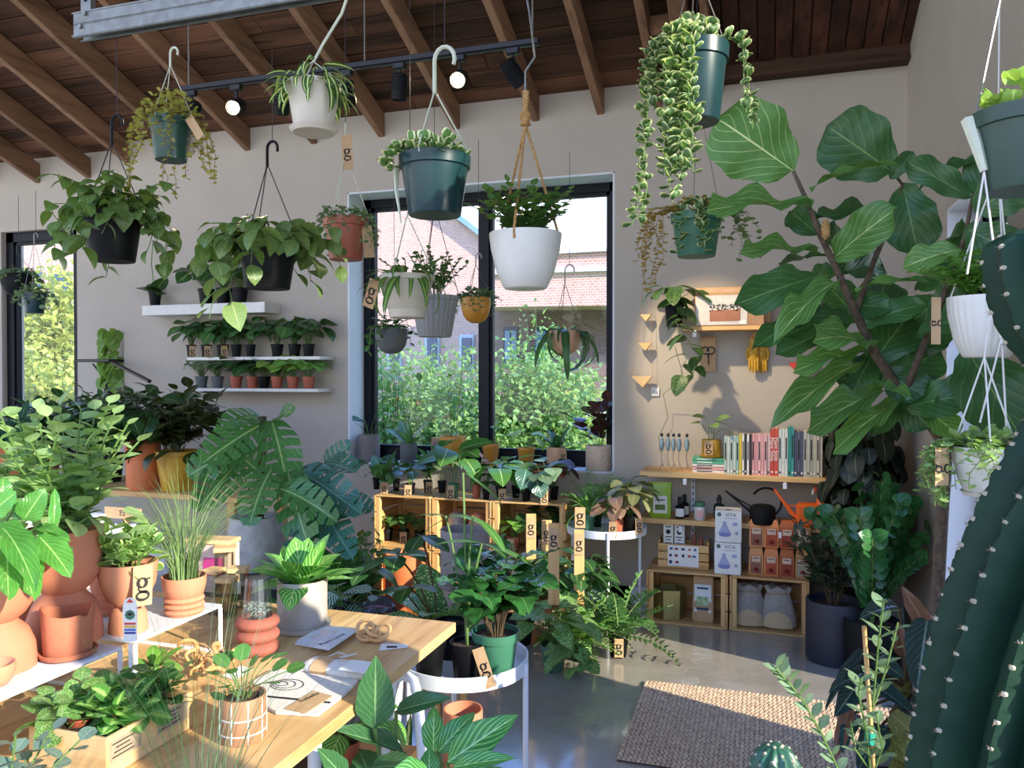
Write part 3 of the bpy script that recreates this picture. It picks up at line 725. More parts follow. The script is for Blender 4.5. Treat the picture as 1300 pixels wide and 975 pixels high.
for x in (-.9, .95):
    mb = MB(); mb.tube([(x, -.8, .3), (x, -.6, .3)], .3, 18); mb.build('wheel', m_black, t, True)
dia = MB(); dia.add([(0, 0, 0), (.3, .5, .08), (0, 1, -.1), (-.3, .5, .08)], [(0, 1, 2), (0, 2, 3)], [(.5, 0), (1, .5), (.5, 1), (0, .5)])
dm = dia.mesh('leaf', L_bush); dm['sa'] = 1
dy = dia.mesh('leaf', leafmat('leaf_outdoor_yellow', '#b9bf5e', veinw=0, trans=.35, rough=.6, rand=0)); dy['sa'] = 1
def shrub(name, label, cat, px, Y, top, wpx, n, me, L=.075, group='shrubs outside the windows', flowers=False):
    p = aty(px, 500, Y); d = dep(p); t = thing(name, label, cat, (p.x, Y, -.3), 0, group); H = at(px, top, d).z + .3; Wd = wpx / 2000 * d
    M = []; stems = MB(); n = int(n * 2.1)
    ns = max(6, n // 150)
    for i in range(ns):
        a = rnd.uniform(0, 6.28); q = Wd * rnd.random() ** .5; hh = H * rnd.uniform(.6, 1.0); bp = Vector((math.cos(a) * q * .4, math.sin(a) * q * .4, 0)); e = Vector((math.cos(a) * q, math.sin(a) * q * .6, hh))
        stems.tube([bp, bp.lerp(e, .5) + Vector((0, 0, .1)), e], [.014, .008, .003], 4)
        for j in range(n // ns):
            f = rnd.random() ** .7; c = bp.lerp(e, f); sp_ = .22 * (1.15 - f * .8) + .02
            c = c + Vector((rnd.gauss(0, sp_), rnd.gauss(0, sp_), rnd.gauss(0, .06)))
            if c.z < .02: c.z = abs(c.z) + .05
            M.append(LMx(c, dirv(rnd.uniform(0, 6.28), rnd.uniform(-.3, 1.2)), s=L * rnd.uniform(.6, 1.2), roll=rnd.uniform(-1, 1)))
    stems.build('branches', m_stem, t, True); joined(t, [me], M, 'foliage')
    if flowers:
        mb = MB()
        for i in range(26):
            c = Vector((rnd.uniform(-Wd, Wd), -rnd.uniform(.2, .5), H * rnd.uniform(.4, .75)))
            for k in range(5):
                a = k * 1.256; mb.add([c, c + Vector((math.cos(a) * .03, -.01, math.sin(a) * .03)), c + Vector((math.cos(a + .9) * .03, -.015, math.sin(a + .9) * .03))], [(0, 1, 2)])
        mb.build('blossoms', plain('coral_blossom', '#d0705a', .7), t, kind='stuff')
shrub('shrub', 'leafy green shrub outside the left pane, nearest the white window reveal', 'shrub', 500, 6.6, 448, 120, 1900, dm)
shrub('shrub', 'green shrub with coral flowers outside the left window pane', 'shrub', 560, 7.2, 440, 120, 2000, dm, flowers=True)
shrub('shrub', 'green shrub outside, just left of the black window mullion', 'shrub', 600, 6.5, 462, 90, 1500, dm)
shrub('shrub', 'tall spiry green shrub outside, just right of the black mullion', 'shrub', 650, 6.8, 425, 90, 1900, dm)
shrub('sapling', 'slender pale green young tree outside the right window pane', 'tree', 690, 8.5, 372, 60, 800, dm, .07)
shrub('shrub', 'broad green shrub outside the middle of the right pane', 'shrub', 705, 6.9, 452, 110, 2000, dm)
shrub('shrub', 'yellow-green shrub outside the right pane near the window edge', 'shrub', 738, 7.6, 462, 50, 1000, dy)
shrub('tree', 'yellow-green leafy tree outside the far left window', 'tree', 55, 8.2, 330, 110, 2600, dy, .12, group=None)
shrub('shrub', 'yellow-green hedge outside the foot of the far left window', 'shrub', 75, 7.0, 420, 120, 1500, dy, .1)
# ================================================================== CEILING FITTINGS
p = at(100, 35, 2.6); sx0, sY, sz = p.x, p.y, p.z
t = thing('strut_channel', 'galvanized double steel strut channel hung under the wooden rafters', 'strut', (sx0, sY, sz))
mb = MB(); L_ = .62 - sx0
for z0 in (-.0207, .0207):      # two channels back to back, each open on its outer face
    for s in (-1, 1):
        mb.box((L_ / 2, s * .0195, z0), (L_, .002, .0405)); mb.box((L_ / 2, s * .0150, z0 + (-.019 if z0 < 0 else .019)), (L_ + .012, .0075, .0022))
        mb.box((L_ / 2, s * .0214, z0 + (-.016 if z0 < 0 else .016)), (L_ + .012, .003, .0035)); mb.box((L_ / 2, s * .0212, z0 * .12), (L_, .0025, .002))
    mb.box((L_ / 2, 0, z0 * .08), (L_, .039, .002))
mb.build('channel', m_galv, t)
for x in (.04, 1.6):
    q = MB(); q.box((x, .0, .3), (.041, .02, .6)); q.build('hanger_post', m_galv, t)
    for k in range(9):
        q = MB(); q.tube([(x, -.011, .08 + k * .055), (x, -.0125, .08 + k * .055)], .006, 10); q.build('post_hole', m_blackm, t)
def bolt(T, p):
    q = MB(); q.tube([p, (p[0], p[1] - .008, p[2])], .008, 6); q.build('bolt', m_galv, T)
bolt(t, (.03, -.02, -.01)); bolt(t, (.05, -.02, .03))
p0, p1 = aty(232, 112, 3.3), aty(684, 54, 3.3); tz = (p0.z + p1.z) / 2
t = thing('light_track', 'long black lighting track suspended below the rafters on thin rods', 'light track', (p0.x, 3.3, tz)); TL = p1.x - p0.x
q = MB(); q.box((TL / 2, 0, 0), (TL, .034, .026), 0, None, .003); q.box((TL / 2, 0, -.015), (TL, .012, .006)); q.build('track', m_metalb, t)
for f in (.02, .55, .985):
    q = MB(); q.tube([(TL * f, 0, .01), (TL * f, 0, roofz(3.3) - tz)], .004, 6); q.build('suspension_rod', m_wire, t, True)
m_bulb, n, b = newmat('lamp_glow'); b.inputs['Emission Color'].default_value = (1, .86, .6, 1); b.inputs['Emission Strength'].default_value = 60; b.inputs['Base Color'].default_value = (1, .9, .7, 1)
def spot(px, py, aim, label, lit=0, energy=0, size=50):
    p = aty(px, py, 3.3); t = thing('track_spotlight', label, 'spotlight', (p.x, 3.3, tz - .02), 0, 'spotlights on the black track')
    bx((0, 0, -.008), (.06, .03, .03), 0, .004).build('track_adapter', m_metalb, t); MB().tube([(0, 0, -.02), (0, 0, -.07)], .007, 8).build('swivel_stem', m_metalb, t, True)
    dr = (Vector(aim) - Vector((p.x, 3.3, tz - .1))).normalized(); q = dr.to_track_quat('Z', 'Y').to_matrix().to_4x4(); M = T4((0, 0, -.1)) @ q
    mb = MB(); mb.lathe([(.001, -.055), (.03, -.055), (.036, -.05), (.037, .06), (.034, .062), (.031, .045), (.001, .044)], 20); mb.v = [tuple(M @ Vector(v)) for v in mb.v]; mb.build('lamp_head', m_blackm, t, True)
    for k in range(5):
        mb = MB(); mb.lathe([(.037, -.045 + k * .014), (.0395, -.043 + k * .014), (.0395, -.038 + k * .014), (.037, -.036 + k * .014)], 20); mb.v = [tuple(M @ Vector(v)) for v in mb.v]; mb.build('cooling_fin', m_blackm, t, True)
    if lit:
        mb = MB(); mb.lathe([(.0001, .048), (.028, .048), (.028, .051), (.0001, .056)], 16); mb.v = [tuple(M @ Vector(v)) for v in mb.v]; mb.build('bulb', m_bulb, t, True)
    if energy:
        ld = bpy.data.lights.new('spot_beam', 'SPOT'); ld.energy = energy; ld.spot_size = R(size); ld.spot_blend = .5; ld.shadow_soft_size = .03; ld.color = (1, .80, .52)
        lo = bpy.data.objects.new('spot_beam', ld); C.objects.link(lo); lo.parent = t; lo.matrix_basis = T4(Vector((0, 0, -.1)) + dr * .07) @ dr.to_track_quat('-Z', 'Y').to_matrix().to_4x4()
spot(243, 132, (-3.2, 2.6, .5), 'black spotlight at the left end of the lighting track, unlit')
spot(300, 130, (-1.3, 0, 1.1), 'glowing spotlight left of the small cream hanging pot', 1, 25)
spot(357, 115, (-3.0, 4.6, .5), 'black spotlight half behind the small cream hanging pot')
spot(440, 100, (-2.2, 4.4, .3), 'black spotlight right of the small cream hanging pot')
spot(507, 90, (-1.9, 3.7, .5), 'black finned spotlight pointing down beside the green plastic hook')
spot(583, 80, (-.5, 0, 1.1), 'glowing spotlight right of the green plastic hook', 1, 25)
spot(651, 66, (-.12, 4.7, 1.15), 'black spotlight at the right end of the track beside the rope knot', 0, 175, 34)
# ================================================================== HANGING PLANTS
def hang(name, label, px, py, d, wpx, hpx, kind, mat, group='hanging planters', tilt=None, **k):
    """px,py = middle of the pot's foot"""
    p = at(px, py, d); t = thing(name, label, 'hanging plant', p, k.pop('rz', 0), group)
    r, h = wpx / 2000 * d, hpx / 1000 * d; pot(t, kind, r, h, mat, **k); return t, r, h
CEIL = sz - .03
# yellow-green creeper
t, r, h = hang('hanging_planter', 'dark green pot of tiny yellowish creeper hung at the left end of the steel strut', 217, 204, 2.55, 52, 52, 'nursery', m_green)
Pl().trail(26, r, h, .03, .24, .014, .016, sr=.0009, out=.05, wob=.03).mound(260, r * 1.35, .09, .017, h).emit(t, lv('round', L_tiny, .6, .1), plain('reddish_stem', '#8b5c33', .7))
hanger(t, r, h, .30, m_wirelt, True, CEIL); gtag(t, (r * 1.3, -.02, h * .95), .03, .085, tilt=0, roll=-.6, letter=False)
# big hoya, left
t, r, h = hang('hanging_planter', 'black pot of drooping broad green leaves on a black hook, leftmost large hanging plant', 143, 332, 2.6, 72, 60, 'nursery', m_black)
Pl().stems(12, r * 2.2, .20, .085, .028, h, lel=-.35, droop=.35).trail(18, r, h, .05, .20, .035, .075, out=.10, wob=.04).mound(46, r * 1.5, .11, .078, h, el=-.7).emit(t, lv('ovate', L_hoya, .36, .5, .3), m_stem)
hanger(t, r, h, .62 * .62, m_wiredk, True, CEIL, wr=.002, hmat=m_black, hsize=.045)
# hoya centre left
t, r, h = hang('hanging_planter', 'black pot of long trailing leaves on a black hook above the white shelves', 340, 367, 2.6, 74, 60, 'nursery', m_black)
Pl().stems(9, r * 2.3, .13, .09, .03, h, lel=-.35, droop=.5).trail(15, r, h, .03, .13, .035, .085, out=.12, wob=.04).mound(44, r * 1.7, .09, .085, h, el=-.7).emit(t, lv('lance', L_hoya, .34, .5, .3), m_stem)
Pl().trail(2, r, h, .20, .27, .05, .12, az=(3.6, 4.0), out=.05).emit(t, lv('ovate', leafmat('leaf_pale_hoya', '#7f9c58', vein='#c4cf96', veinw=.3), .32, .3), m_stem)
hanger(t, r, h, .40, m_wiredk, True, CEIL, wr=.002, hmat=m_black, hsize=.04)
# small cream pot
t, r, h = hang('hanging_planter', 'small cream pot of striped ribbon leaves hung near the ceiling below the strut', 398, 168, 2.15, 68, 60, 'taper', m_cream, saucer=m_cream)
Pl().rosette(30, .10, .5, -.5, h * .98, r * .75, sx=1).mound(46, r * 1.25, .06, .085, h, el=-.5).emit(t, lv('strap', L_spid, .11, .8), m_stem)
hanger(t, r, h, .19, m_wirelt, False, None, wr=.0018)
MB().tube([(0, 0, .19), (.03, .0, .235), (.1, -.02, .30), (.14, -.02, .40)], .004, 6).build('hook', m_wirelt, t, True)
# terracotta plastic
t, r, h = hang('hanging_planter', 'terracotta coloured plastic pot of fine trailing vine left of the window', 439, 330, 3.0, 56, 52, 'nursery', m_plterra)
Pl().trail(22, r, h, .02, .16, .018, .018, sr=.0009, out=.03, wob=.04).mound(80, r * 1.15, .05, .022, h).emit(t, lv('round', L_sage, .6, .1), m_stem)
hanger(t, r, h, .40, m_wirelt, False, None, wr=.002); MB().tube([(0, 0, .40), (.0, 0, .52)], .003, 6).build('hook', m_wirelt, t, True)
MB().tube([(0, 0, .52), (0, 0, roofz(t.location.y) - t.location.z - .02)], .0014, 5).build('suspension_wire', m_wiredk, t)
gtag(t, (.01, -.01, .47), .04, .13, roll=-.05, rz=.3); gtag(t, (r * 1.05, 0, h * .8), .04, .12, roll=-.1, rz=.6, letter=False)
# green glossy big
t, r, h = hang('hanging_planter', 'large glossy dark green pot of curly pale succulent in front of the window top', 552, 274, 2.2, 90, 74, 'nursery', m_teal)
Pl().stems(7, r * 1.1, .07, .032, .014, h * .95, lel=.2, droop=.3).mound(60, r * .95, .05, .034, h).trail(5, r, h, .03, .08, .014, .034, az=(3.4, 4.3), out=.02).emit(t, lv('round', L_var, .5, -.6, .7), m_stem, px=9)
hanger(t, r, h, .34, m_wirelt, True, None, wr=.0026, hsize=.06); MB().tube([(.03, 0, .46), (.03, 0, CEIL - t.location.z + .2)], .0016, 5).build('suspension_wire', m_wiredk, t)
MB().tube([(-r * .98, 0, h * .98), (-r * 1.15, -.01, h * .8), (-r * 1.1, -.02, h * .45), (-r * .9, -.03, -.02)], [.004, .009, .006, .002], 6).build('folded_hanger', m_wirelt, t, True)
# white bowl on rope
t, r, h = hang('hanging_planter', 'large white tapered bowl planter on a knotted jute rope before the window', 667, 367, 2.4, 92, 70, 'vbowl', m_white)
Pl().stems(38, r * 1.4, .165, .04, .016, h * .9, lel=.25, sr=.0014, wob=.3).emit(t, lv('ovate', leafmat('leaf_small_glossy', '#4f8038', vein='#9cc06c', veinw=.4, rough=.25), .5, .2), m_stemb)
mb = MB(); ap = Vector((0, 0, .50))
for a in (.6, 2.7, 4.7):
    q = Vector((r * math.cos(a) * .98, r * math.sin(a) * .98, h)); mb.tube([q + Vector((0, 0, -.03)), q, q.lerp(ap, .5), ap], .0045, 6)
mb.build('rope_strands', m_rope, t, True)
mb = MB(); mb.lathe([(.004, -.02), (.017, -.012), (.012, 0), (.019, .012), (.015, .026), (.006, .034)], 12, (0, 0, .51)); mb.tube([(0, 0, .54), (.002, 0, .60)], [.008, .011], 8); mb.build('rope_knot', m_rope, t, True)
MB().tube([(0, 0, .59), (-.0, 0, .64), (-.022, 0, .68), (-.02, 0, .72)][:2] + [(.0, 0, .66), (.03, 0, .70), (.012, 0, .84), (.0, 0, .9)], .0035, 6).build('hook', m_galv, t, True)
# white tag pot in front of window
t, r, h = hang('hanging_planter', 'off-white pot of arching strap leaves with a kraft tag, front left of the window', 517, 404, 2.9, 68, 54, 'lipped', m_cream)
Pl().rosette(34, .15, 1.1, 0, h * .95, r * .6).rosette(8, .20, -.2, -.8, h * .95, r * .85).emit(t, lv('strap', leafmat('leaf_strap', '#4f7a34', centre='#86a552', veinw=0), .09, 1.0), m_stem)
Pl().stems(6, r, .07, .035, .018, h).emit(t, lv('ovate', L_mid, .4), m_stem)
hanger(t, r, h, .37, m_wirelt, False, None, wr=.002); MB().tube([(0, 0, .37), (.01, 0, .42), (.012, 0, .50)], .0035, 6).build('hook', m_wirelt, t, True)
MB().tube([(.012, 0, .5), (.012, 0, roofz(t.location.y) - t.location.z - .12)], .0014, 5).build('suspension_wire', m_wiredk, t)
gtag(t, (-r * 1.0, -.06, h * .88), .052, .105, rz=-.2, roll=.35)
# grey square-ish pot
t, r, h = hang('hanging_planter', 'grey fluted pot with an upright small-leaved bush, behind the off-white tagged pot', 552, 428, 3.4, 60, 52, 'taper', m_grey, mod=lambda a, z: 1 + .025 * math.cos(a * 24), seg=96)
Pl().stems(20, r * 1.5, .24, .038, .02, h * .95, lel=.3, sr=.0018).emit(t, lv('lance', L_mid, .45, .2), m_stemb)
hanger(t, r, h, .55, m_wiredk, False, roofz(t.location.y) - .12, wr=.0016)
# small round pots in the window
t, r, h = hang('hanging_planter', 'small round grey pot of dark round leaves hung lowest at the window left', 497, 449, 3.9, 42, 32, 'bowl', m_dkgrey)
Pl().stems(10, r * 1.3, .10, .035, .02, h, droop=.3).trail(8, r, h, .04, .14, .03, .036, out=.04).emit(t, lv('round', L_dark, .5), m_stem)
hanger(t, r, h, .36, m_wiredk, True, 2.5, n=3, wr=.0014, hmat=m_wire)
t, r, h = hang('hanging_planter', 'small round yellow pot with curled green vine beside the black window mullion', 604, 410, 3.9, 38, 32, 'bowl', m_ochre)
Pl().trail(18, r, h, .02, .1, .016, .022, out=.03).mound(70, r * 1.25, .05, .024, h).emit(t, lv('round', leafmat('leaf_grey_green', '#6d8c62', veinw=0), .5, -.4, .5), m_stem)
hanger(t, r, h, .28, m_wiredk, True, 2.5, n=3, wr=.0014, hmat=m_wire)
t, r, h = hang('hanging_planter', 'small round peach pot with arching toothed cactus leaves in the right window pane', 717, 450, 4.1, 40, 30, 'bowl', m_peach)
Pl().rosette(16, .15, .9, .2, h, r * .5).rosette(10, .26, .3, -.5, h, r * .7).rosette(4, .36, .1, -.2, h, r * .8).emit(t, lv('strap', leafmat('leaf_cactus_flat', '#3f6a3c', vein='#7e9a52', veinw=.4), .07, 1.4, wave=.2), m_stem)
hanger(t, r, h, .36, plain('red_cord', '#6b3a30', .8), True, 2.5, n=3, wr=.0016, hmat=m_wire, hsize=.05)
gtag(t, frontp(t, r, h * .9, -.9), .03, .07, letter=False)
# curly hoya high right
m_curl = leafmat('leaf_curled_variegated', '#4a7038', edge='#b3bd86', veinw=.15, rough=.4)
p = at(882, 156, 1.75); t = thing('hanging_planter', 'big teal pot with long ropes of curled leaves, hung high right of the window', 'hanging plant', p, 0, 'hanging planters'); r, h = .073, .165
pot(t, 'nursery', r, h, m_teal)
Pl().trail(4, r, h, .10, .16, .011, .030, az=(2.9, 4.2), out=.02, wob=.02).trail(7, r, h, .28, .40, .010, .030, az=(4.1, 4.8), out=.035, wob=.014, start=1).trail(2, r, h, .36, .40, .010, .026, az=(3.25, 3.5), out=.04, wob=.014, start=1).trail(2, r, h, .14, .2, .013, .026, az=(6.2, 6.6), out=.04, wob=.012, start=1).mound(54, r * .8, .06, .032, h, el=.2).emit(t, lv('ovate', m_curl, .5, -1.1, .9), m_stem, cap=300)
hanger(t, r, h, .34, m_wiredk, False, roofz(t.location.y) + .09, wr=.0018)
# second variegated, lower
p = at(884, 326, 2.5); t = thing('hanging_planter', 'green pot spilling yellow vine and cream-edged leaves, below the big teal pot', 'hanging plant', p, 0, 'hanging planters'); r, h = .08, .135
pot(t, 'nursery', r, h, m_green2)
Pl().trail(10, r, h, .10, .30, .013, .016, az=(2.7, 3.9), out=.09, wob=.04, sr=.0008).mound(90, r * 1.2, .05, .018, h).emit(t, lv('round', leafmat('leaf_gold', '#b59a48', veinw=0), .55, -.2, .4), plain('gold_stem', '#8c6a34', .7))
Pl().trail(9, r, h, .05, .16, .013, .018, az=(-1.0, .6), out=.12, wob=.05, sr=.0008).emit(t, lv('round', leafmat('leaf_dusty_green', '#7f9a5c', veinw=0), .55, -.2, .4), m_stem, stuffname='foliage')
Pl().trail(3, r, h, .10, .17, .012, .034, az=(4.3, 5.0), out=.03, wob=.01, start=1).mound(14, r * .9, .05, .034, h).emit(t, lv('ovate', m_curl, .5, -1.1, .9), m_stem)
hanger(t, r, h, .5, m_wire, False, roofz(t.location.y) - .2, wr=.0016)
# right edge near pots
p = at(1300, 243, 1.15); t = thing('hanging_planter', 'grey-green pot with a folded plastic hanger at the right edge, highest on that side', 'hanging plant', p, 0, 'hanging planters'); r, h = .070, .115
pot(t, 'nursery', r, h, plain('dusky_green_plastic', '#2f483f', .45))
Pl().mound(40, r * .8, .05, .03, h).emit(t, lv('round', L_lime, .5, -.5, .5), m_stem)
MB().tube([(-r, 0, h * .97), (-r - .004, -.008, h * .94), (-r * .93, -.016, h * .60), (-r * .8, -.02, h * .25)], [.005, .011, .009, .006], 7).build('folded_hanger', m_wirelt, t, True)
mb = MB()
for e in ((-r * 1.1, -.02, -.12), (-r * .55, -.02, -.12)): mb.tube([(-r * .8, -.02, h * .25), e], .0016, 5)
mb.build('hanger_arms', m_white, t, True)
MB().tube([(-r * .9, 0, h), (-r * .3, .0, .35), (0, 0, roofz(t.location.y) - t.location.z + .09)], .0018, 5).build('suspension_wire', m_wire, t)
p = at(1252, 454, 1.75); t = thing('hanging_planter', 'white ribbed pot of bright bushy green with a vertical kraft tag, right side', 'hanging plant', p, 0, 'hanging planters'); r, h = .079, .135
pot(t, 'vbowl', r, h, m_white, mod=lambda a, z: 1 + (.02 * math.cos(a * 30) if .02 < z < .11 else 0), seg=120)
Pl().stems(48, r * 1.75, .155, .036, .011, h * .9, lel=.25, sr=.001, wob=.4, droop=.25).emit(t, lv('lance', L_bright, .4, .4, .3), m_stem, cap=280)
mb = MB()
for e in ((-r * .9, 0, h), (r * .6, r * .6, h), (r * .4, -r * .7, h)): mb.tube([e, (.02, 0, .42), (.02, 0, roofz(t.location.y) - t.location.z + .09)], .0018, 5)
mb.build('hanger_arms', m_white, t, True)
MB().tube([(-.01, -r * 1.0, h * .9), (-.008, -r * 1.12, h * 1.06), (.004, -r * 1.15, h * .9), (.008, -r * 1.1, h * .3)], .005, 7).build('folded_hanger', m_white, t, True)
MB().tube([(.008, -r * 1.1, h * .3), (-.03, -r * 1.05, -.14)], .0022, 5).build('hanger_strap', m_white, t, True); MB().tube([(.008, -r * 1.1, h * .3), (.02, -r * 1.05, -.16)], .0022, 5).build('hanger_strap', m_white, t, True)
gtag(t, (-r - .025, -.02, h * 1.0), .021, .105, rz=.35, tilt=0, turned=True)
p = at(1252, 628, 1.55); t = thing('hanging_planter', 'white pot with saucer and small round trailing leaves, lowest hanging pot on the right', 'hanging plant', p, 0, 'hanging planters'); r, h = .062, .095
pot(t, 'vbowl', r, h, m_white, saucer=m_white)
Pl().trail(34, r, h, .02, .10, .010, .015, out=.03, wob=.03, sr=.0008).trail(10, r, h, .08, .16, .010, .016, az=(2.6, 3.6), out=.03).mound(150, r * 1.2, .035, .016, h).emit(t, lv('round', leafmat('leaf_pale_round', '#94b566', veinw=0), .55, -.2, .2), m_stem)
mb = MB()
for i in range(3):
    a = .4 + i * 2.1; mb.tube([(r * math.cos(a), r * math.sin(a), h), (-.005, 0, .27), (.0, 0, .32)], .0017, 5)
mb.build('hanger_arms', m_white, t, True); gtag(t, (-r - .022, -.03, h * .98), .026, .075, rz=.3, turned=True)
# far left window pots
t, r, h = hang('hanging_planter', 'small dark pot of pale trailing ivy in the far left window, higher of the two', 22, 376, 4.9, 38, 28, 'bowl', m_blackm)
Pl().trail(14, r, h, .02, .16, .02, .03, out=.04).mound(60, r * 1.1, .05, .03, h).emit(t, lv('round', L_sage, .5), m_stem); hanger(t, r, h, .26, m_wiredk, True, 2.45, wr=.0014)
t, r, h = hang('hanging_planter', 'small blue-green pot in the far left window, lower of the two', 44, 398, 4.75, 28, 26, 'nursery', m_teal)
Pl().trail(8, r, h, .02, .1, .02, .03, out=.03).mound(50, r * 1.1, .05, .03, h).emit(t, lv('round', L_sage, .5), m_stem); hanger(t, r, h, .42, m_wire, True, 2.45, wr=.0014)
# ================================================================== WHITE WALL SHELVES AND THEIR PLANTS
def wshelf(label, x0, x1, py, th, z=None):
    a, b_ = aty(x0, py, 4.42), aty(x1, py, 4.42); t = thing('wall_shelf', label, 'shelf', ((a.x + b_.x) / 2, 4.51, a.z), 0, 'white wall shelves')
    bx((0, 0, -th / 2), (b_.x - a.x, .18, th), 0, .003).build('board', m_white, t); return a.z, a.x, b_.x
z1s, _, _ = wshelf('thick white floating shelf, topmost on the wall left of the window', 180, 336, 388, .07)
z2s, _, xr = wshelf('slim white shelf, middle of the three left of the window', 237, 406, 453.5, .022)
z3s, _, _ = wshelf('slim white shelf, lowest of the three left of the window', 235, 404, 492.5, .022)
for z in (z2s, z3s): pass
def small(name, label, px, Y, z, wpx, hpx, kind, mat, plant, group, cat='potted plant', meshes=None, tagged=None, stem=None, px_min=13, **k):
    p = on(px, Y, z); d = dep(p); t = thing(name, label, cat, p, k.pop('rz', 0), group); r, h = wpx / 2000 * d, hpx / 1000 * d
    pot(t, kind, r, h, mat, **k)
    if plant: plant(Pl(), r, h).emit(t, meshes, stem or m_stem, px=px_min)
    if tagged is not None:
        q = frontp(t, r, h * .9, tagged, 1.12); v = CAM - t.location; gtag(t, q, .042, .085, rz=math.atan2(v.y, v.x) + tagged * .5 + math.pi / 2, tilt=-.12)
    return t
def P1(n, sp_, H, L, **k): return lambda P, r, h: P.petiole(n, r * sp_, H, L, h * .9, **k)
def P2(n, sp_, H, L, g, **k): return lambda P, r, h: P.stems(n, r * sp_, H, L, g, h * .9, **k)
def P3(n, L, e0, e1, **k): return lambda P, r, h: P.rosette(n, L, e0, e1, h * .9, r * .2, **k)
def Pm(*fs):
    def f(P, r, h):
        for g in fs: g(P, r, h)
        return P
    return f
GS = 'small potted plants on the white wall shelves'
small('potted_orchid', 'small potted orchid with two broad leaves at the left end of the top white shelf', 197, 4.52, z1s, 16, 20, 'nursery', m_blackm, P3(6, .16, 1.1, .1), GS, meshes=lv('paddle', L_dark, .42, .4), cat='orchid')
MB().tube([(0, 0, .06), (-.03, 0, .3), (-.02, 0, .45)], .003, 5).build('flower_stem', m_stem, bpy.data.objects['potted_orchid'], True)
for i, (px, lab) in enumerate(((262, 'left'), (284, 'middle'), (305, 'right'))):
    small('potted_plant', lab + ' of three dark leafy plants crowded behind vines on the top white shelf', px, 4.5, z1s, 20, 20, 'nursery', m_black, P1(24, 2.8, .18, .12, pitch=-.4), GS, meshes=lv('ovate', L_dark, .5))
for i, (px, w_, n_, lab) in enumerate(((243, 12, 12, 'first plant from the left on the middle white shelf, kraft tagged'), (262, 13, 14, 'second plant from the left on the middle white shelf'), (283, 15, 16, 'third plant from the left on the middle white shelf, leaves hiding its pot'), (300, 13, 14, 'fourth plant from the left on the middle white shelf'), (318, 13, 14, 'fifth plant from the left on the middle white shelf'), (352, 16, 16, 'dark green plant left of the last one on the middle white shelf'), (374, 16, 16, 'dark green plant between its two neighbours near the right of the middle white shelf'), (392, 15, 14, 'last dark green plant at the right end of the middle white shelf'))):
    small('potted_plant', lab, px, 4.5, z2s, w_, 16, 'nursery', m_blackm, P1(n_ + 8, 2.9, .17, .115, pitch=-.5), GS, meshes=lv('ovate', L_dark if i % 2 else L_mid, .5), tagged=.2 if i < 3 else None)
for i, (px, mt, lab, lm) in enumerate(((256, m_dkgrey, 'grey potted wispy plant, leftmost on the lowest white shelf', L_sage), (276, m_dkgrey, 'grey potted wispy plant, second on the lowest white shelf', L_sage), (300, m_plterra, 'small red potted plant under dark leaves, third on the lowest white shelf', L_dark), (321, m_plterra, 'small red potted plant, fourth on the lowest white shelf', L_dark), (335, m_black, 'black potted dark plant in the middle of the lowest white shelf', L_dark), (352, m_plterra, 'terracotta pot with bright green leaves, third from the right end of the lowest white shelf', L_lime), (372, m_plterra, 'terracotta pot with bright green leaves, second from the right end of the lowest white shelf', L_bright), (392, m_plterra, 'terracotta pot with bright green leaves, last on the lowest white shelf', L_bright))):
    small('potted_plant', lab, px, 4.49, z3s, 16, 15, 'nursery', mt, P1(26 if i < 2 else 18, 2.5, .13, .105 if i > 1 else .06, pitch=-.4), GS, meshes=lv('ovate' if i > 1 else 'lance', lm, .5))
# pillar-trained lime philodendron in the corner
p = on(143, 4.6, 1.18); t = thing('climbing_plant', 'lime green heart leaf plant climbing a pole in the corner beside the white shelves', 'potted plant', p)
pot(t, 'nursery', .07, .12, m_blackm); MB().tube([(0, 0, .1), (.01, 0, .5)], .012, 7).build('moss_pole', m_stemb, t, True)
P = Pl()
for i in range(70):
    a = rnd.uniform(-3.0, -.1); z = .1 + .40 * rnd.random(); P.L.append(LMx(Vector((.05 * math.cos(a) * (1.4 - z), .05 * math.sin(a), z)), Vector((math.cos(a) * .5, math.sin(a) * .5, -.9)), Vector((math.cos(a) + rnd.uniform(-.5, .5), math.sin(a), rnd.uniform(-.1, .6))), s=.085 * rnd.uniform(.8, 1.15), roll=rnd.uniform(-.5, .5)))
P.emit(t, lv('heart', leafmat('leaf_heart_lime', '#7fa83f', vein='#a9c860', veinw=.3), .6, .2))
# ================================================================== WINDOW SILL
ZS = .769
GW = 'potted plants on the window sill'
small('potted_plant', 'grey concrete pot with blue-green leaves at the left end of the window sill', 469, 4.70, ZS, 27, 33, 'cyl', m_midgrey, P1(5, 1.8, .16, .11, pitch=0), GW, meshes=lv('ovate', L_teal, .5), stem=m_stem)
small('potted_plant', 'dark grey pot with two tall thin stems on the window sill, second from the left', 519, 4.66, ZS, 22, 25, 'cyl', m_dkgrey, Pm(P2(2, 2.6, .62, .12, .32, bare=.6, lel=.5), P3(6, .20, 1.5, .7)), GW, meshes=lv('lance', leafmat('leaf_spear', '#4f7c34'), .24, .3))
t = thing('gift_box', 'small kraft card box with a printed label behind the orange pot on the sill', 'box', on(557, 4.78, ZS)); bx((0, 0, .08), (.095, .03, .16), 0, .002).build('carton', m_kraft, t); bx((0, -.017, .085), (.07, .003, .1)).build('printed_label', plain('mauve_print', '#9c7f86', .7), t)
small('potted_plant', 'large ochre pot with a thin tall stemmed plant in the centre of the window sill', 575, 4.66, ZS, 33, 36, 'cyl', m_ochre, P2(3, .8, .50, .07, .16, bare=.4), GW, meshes=lv('ovate', leafmat('leaf_croton', '#5d7a2e', spots='#d8c43c'), .35))
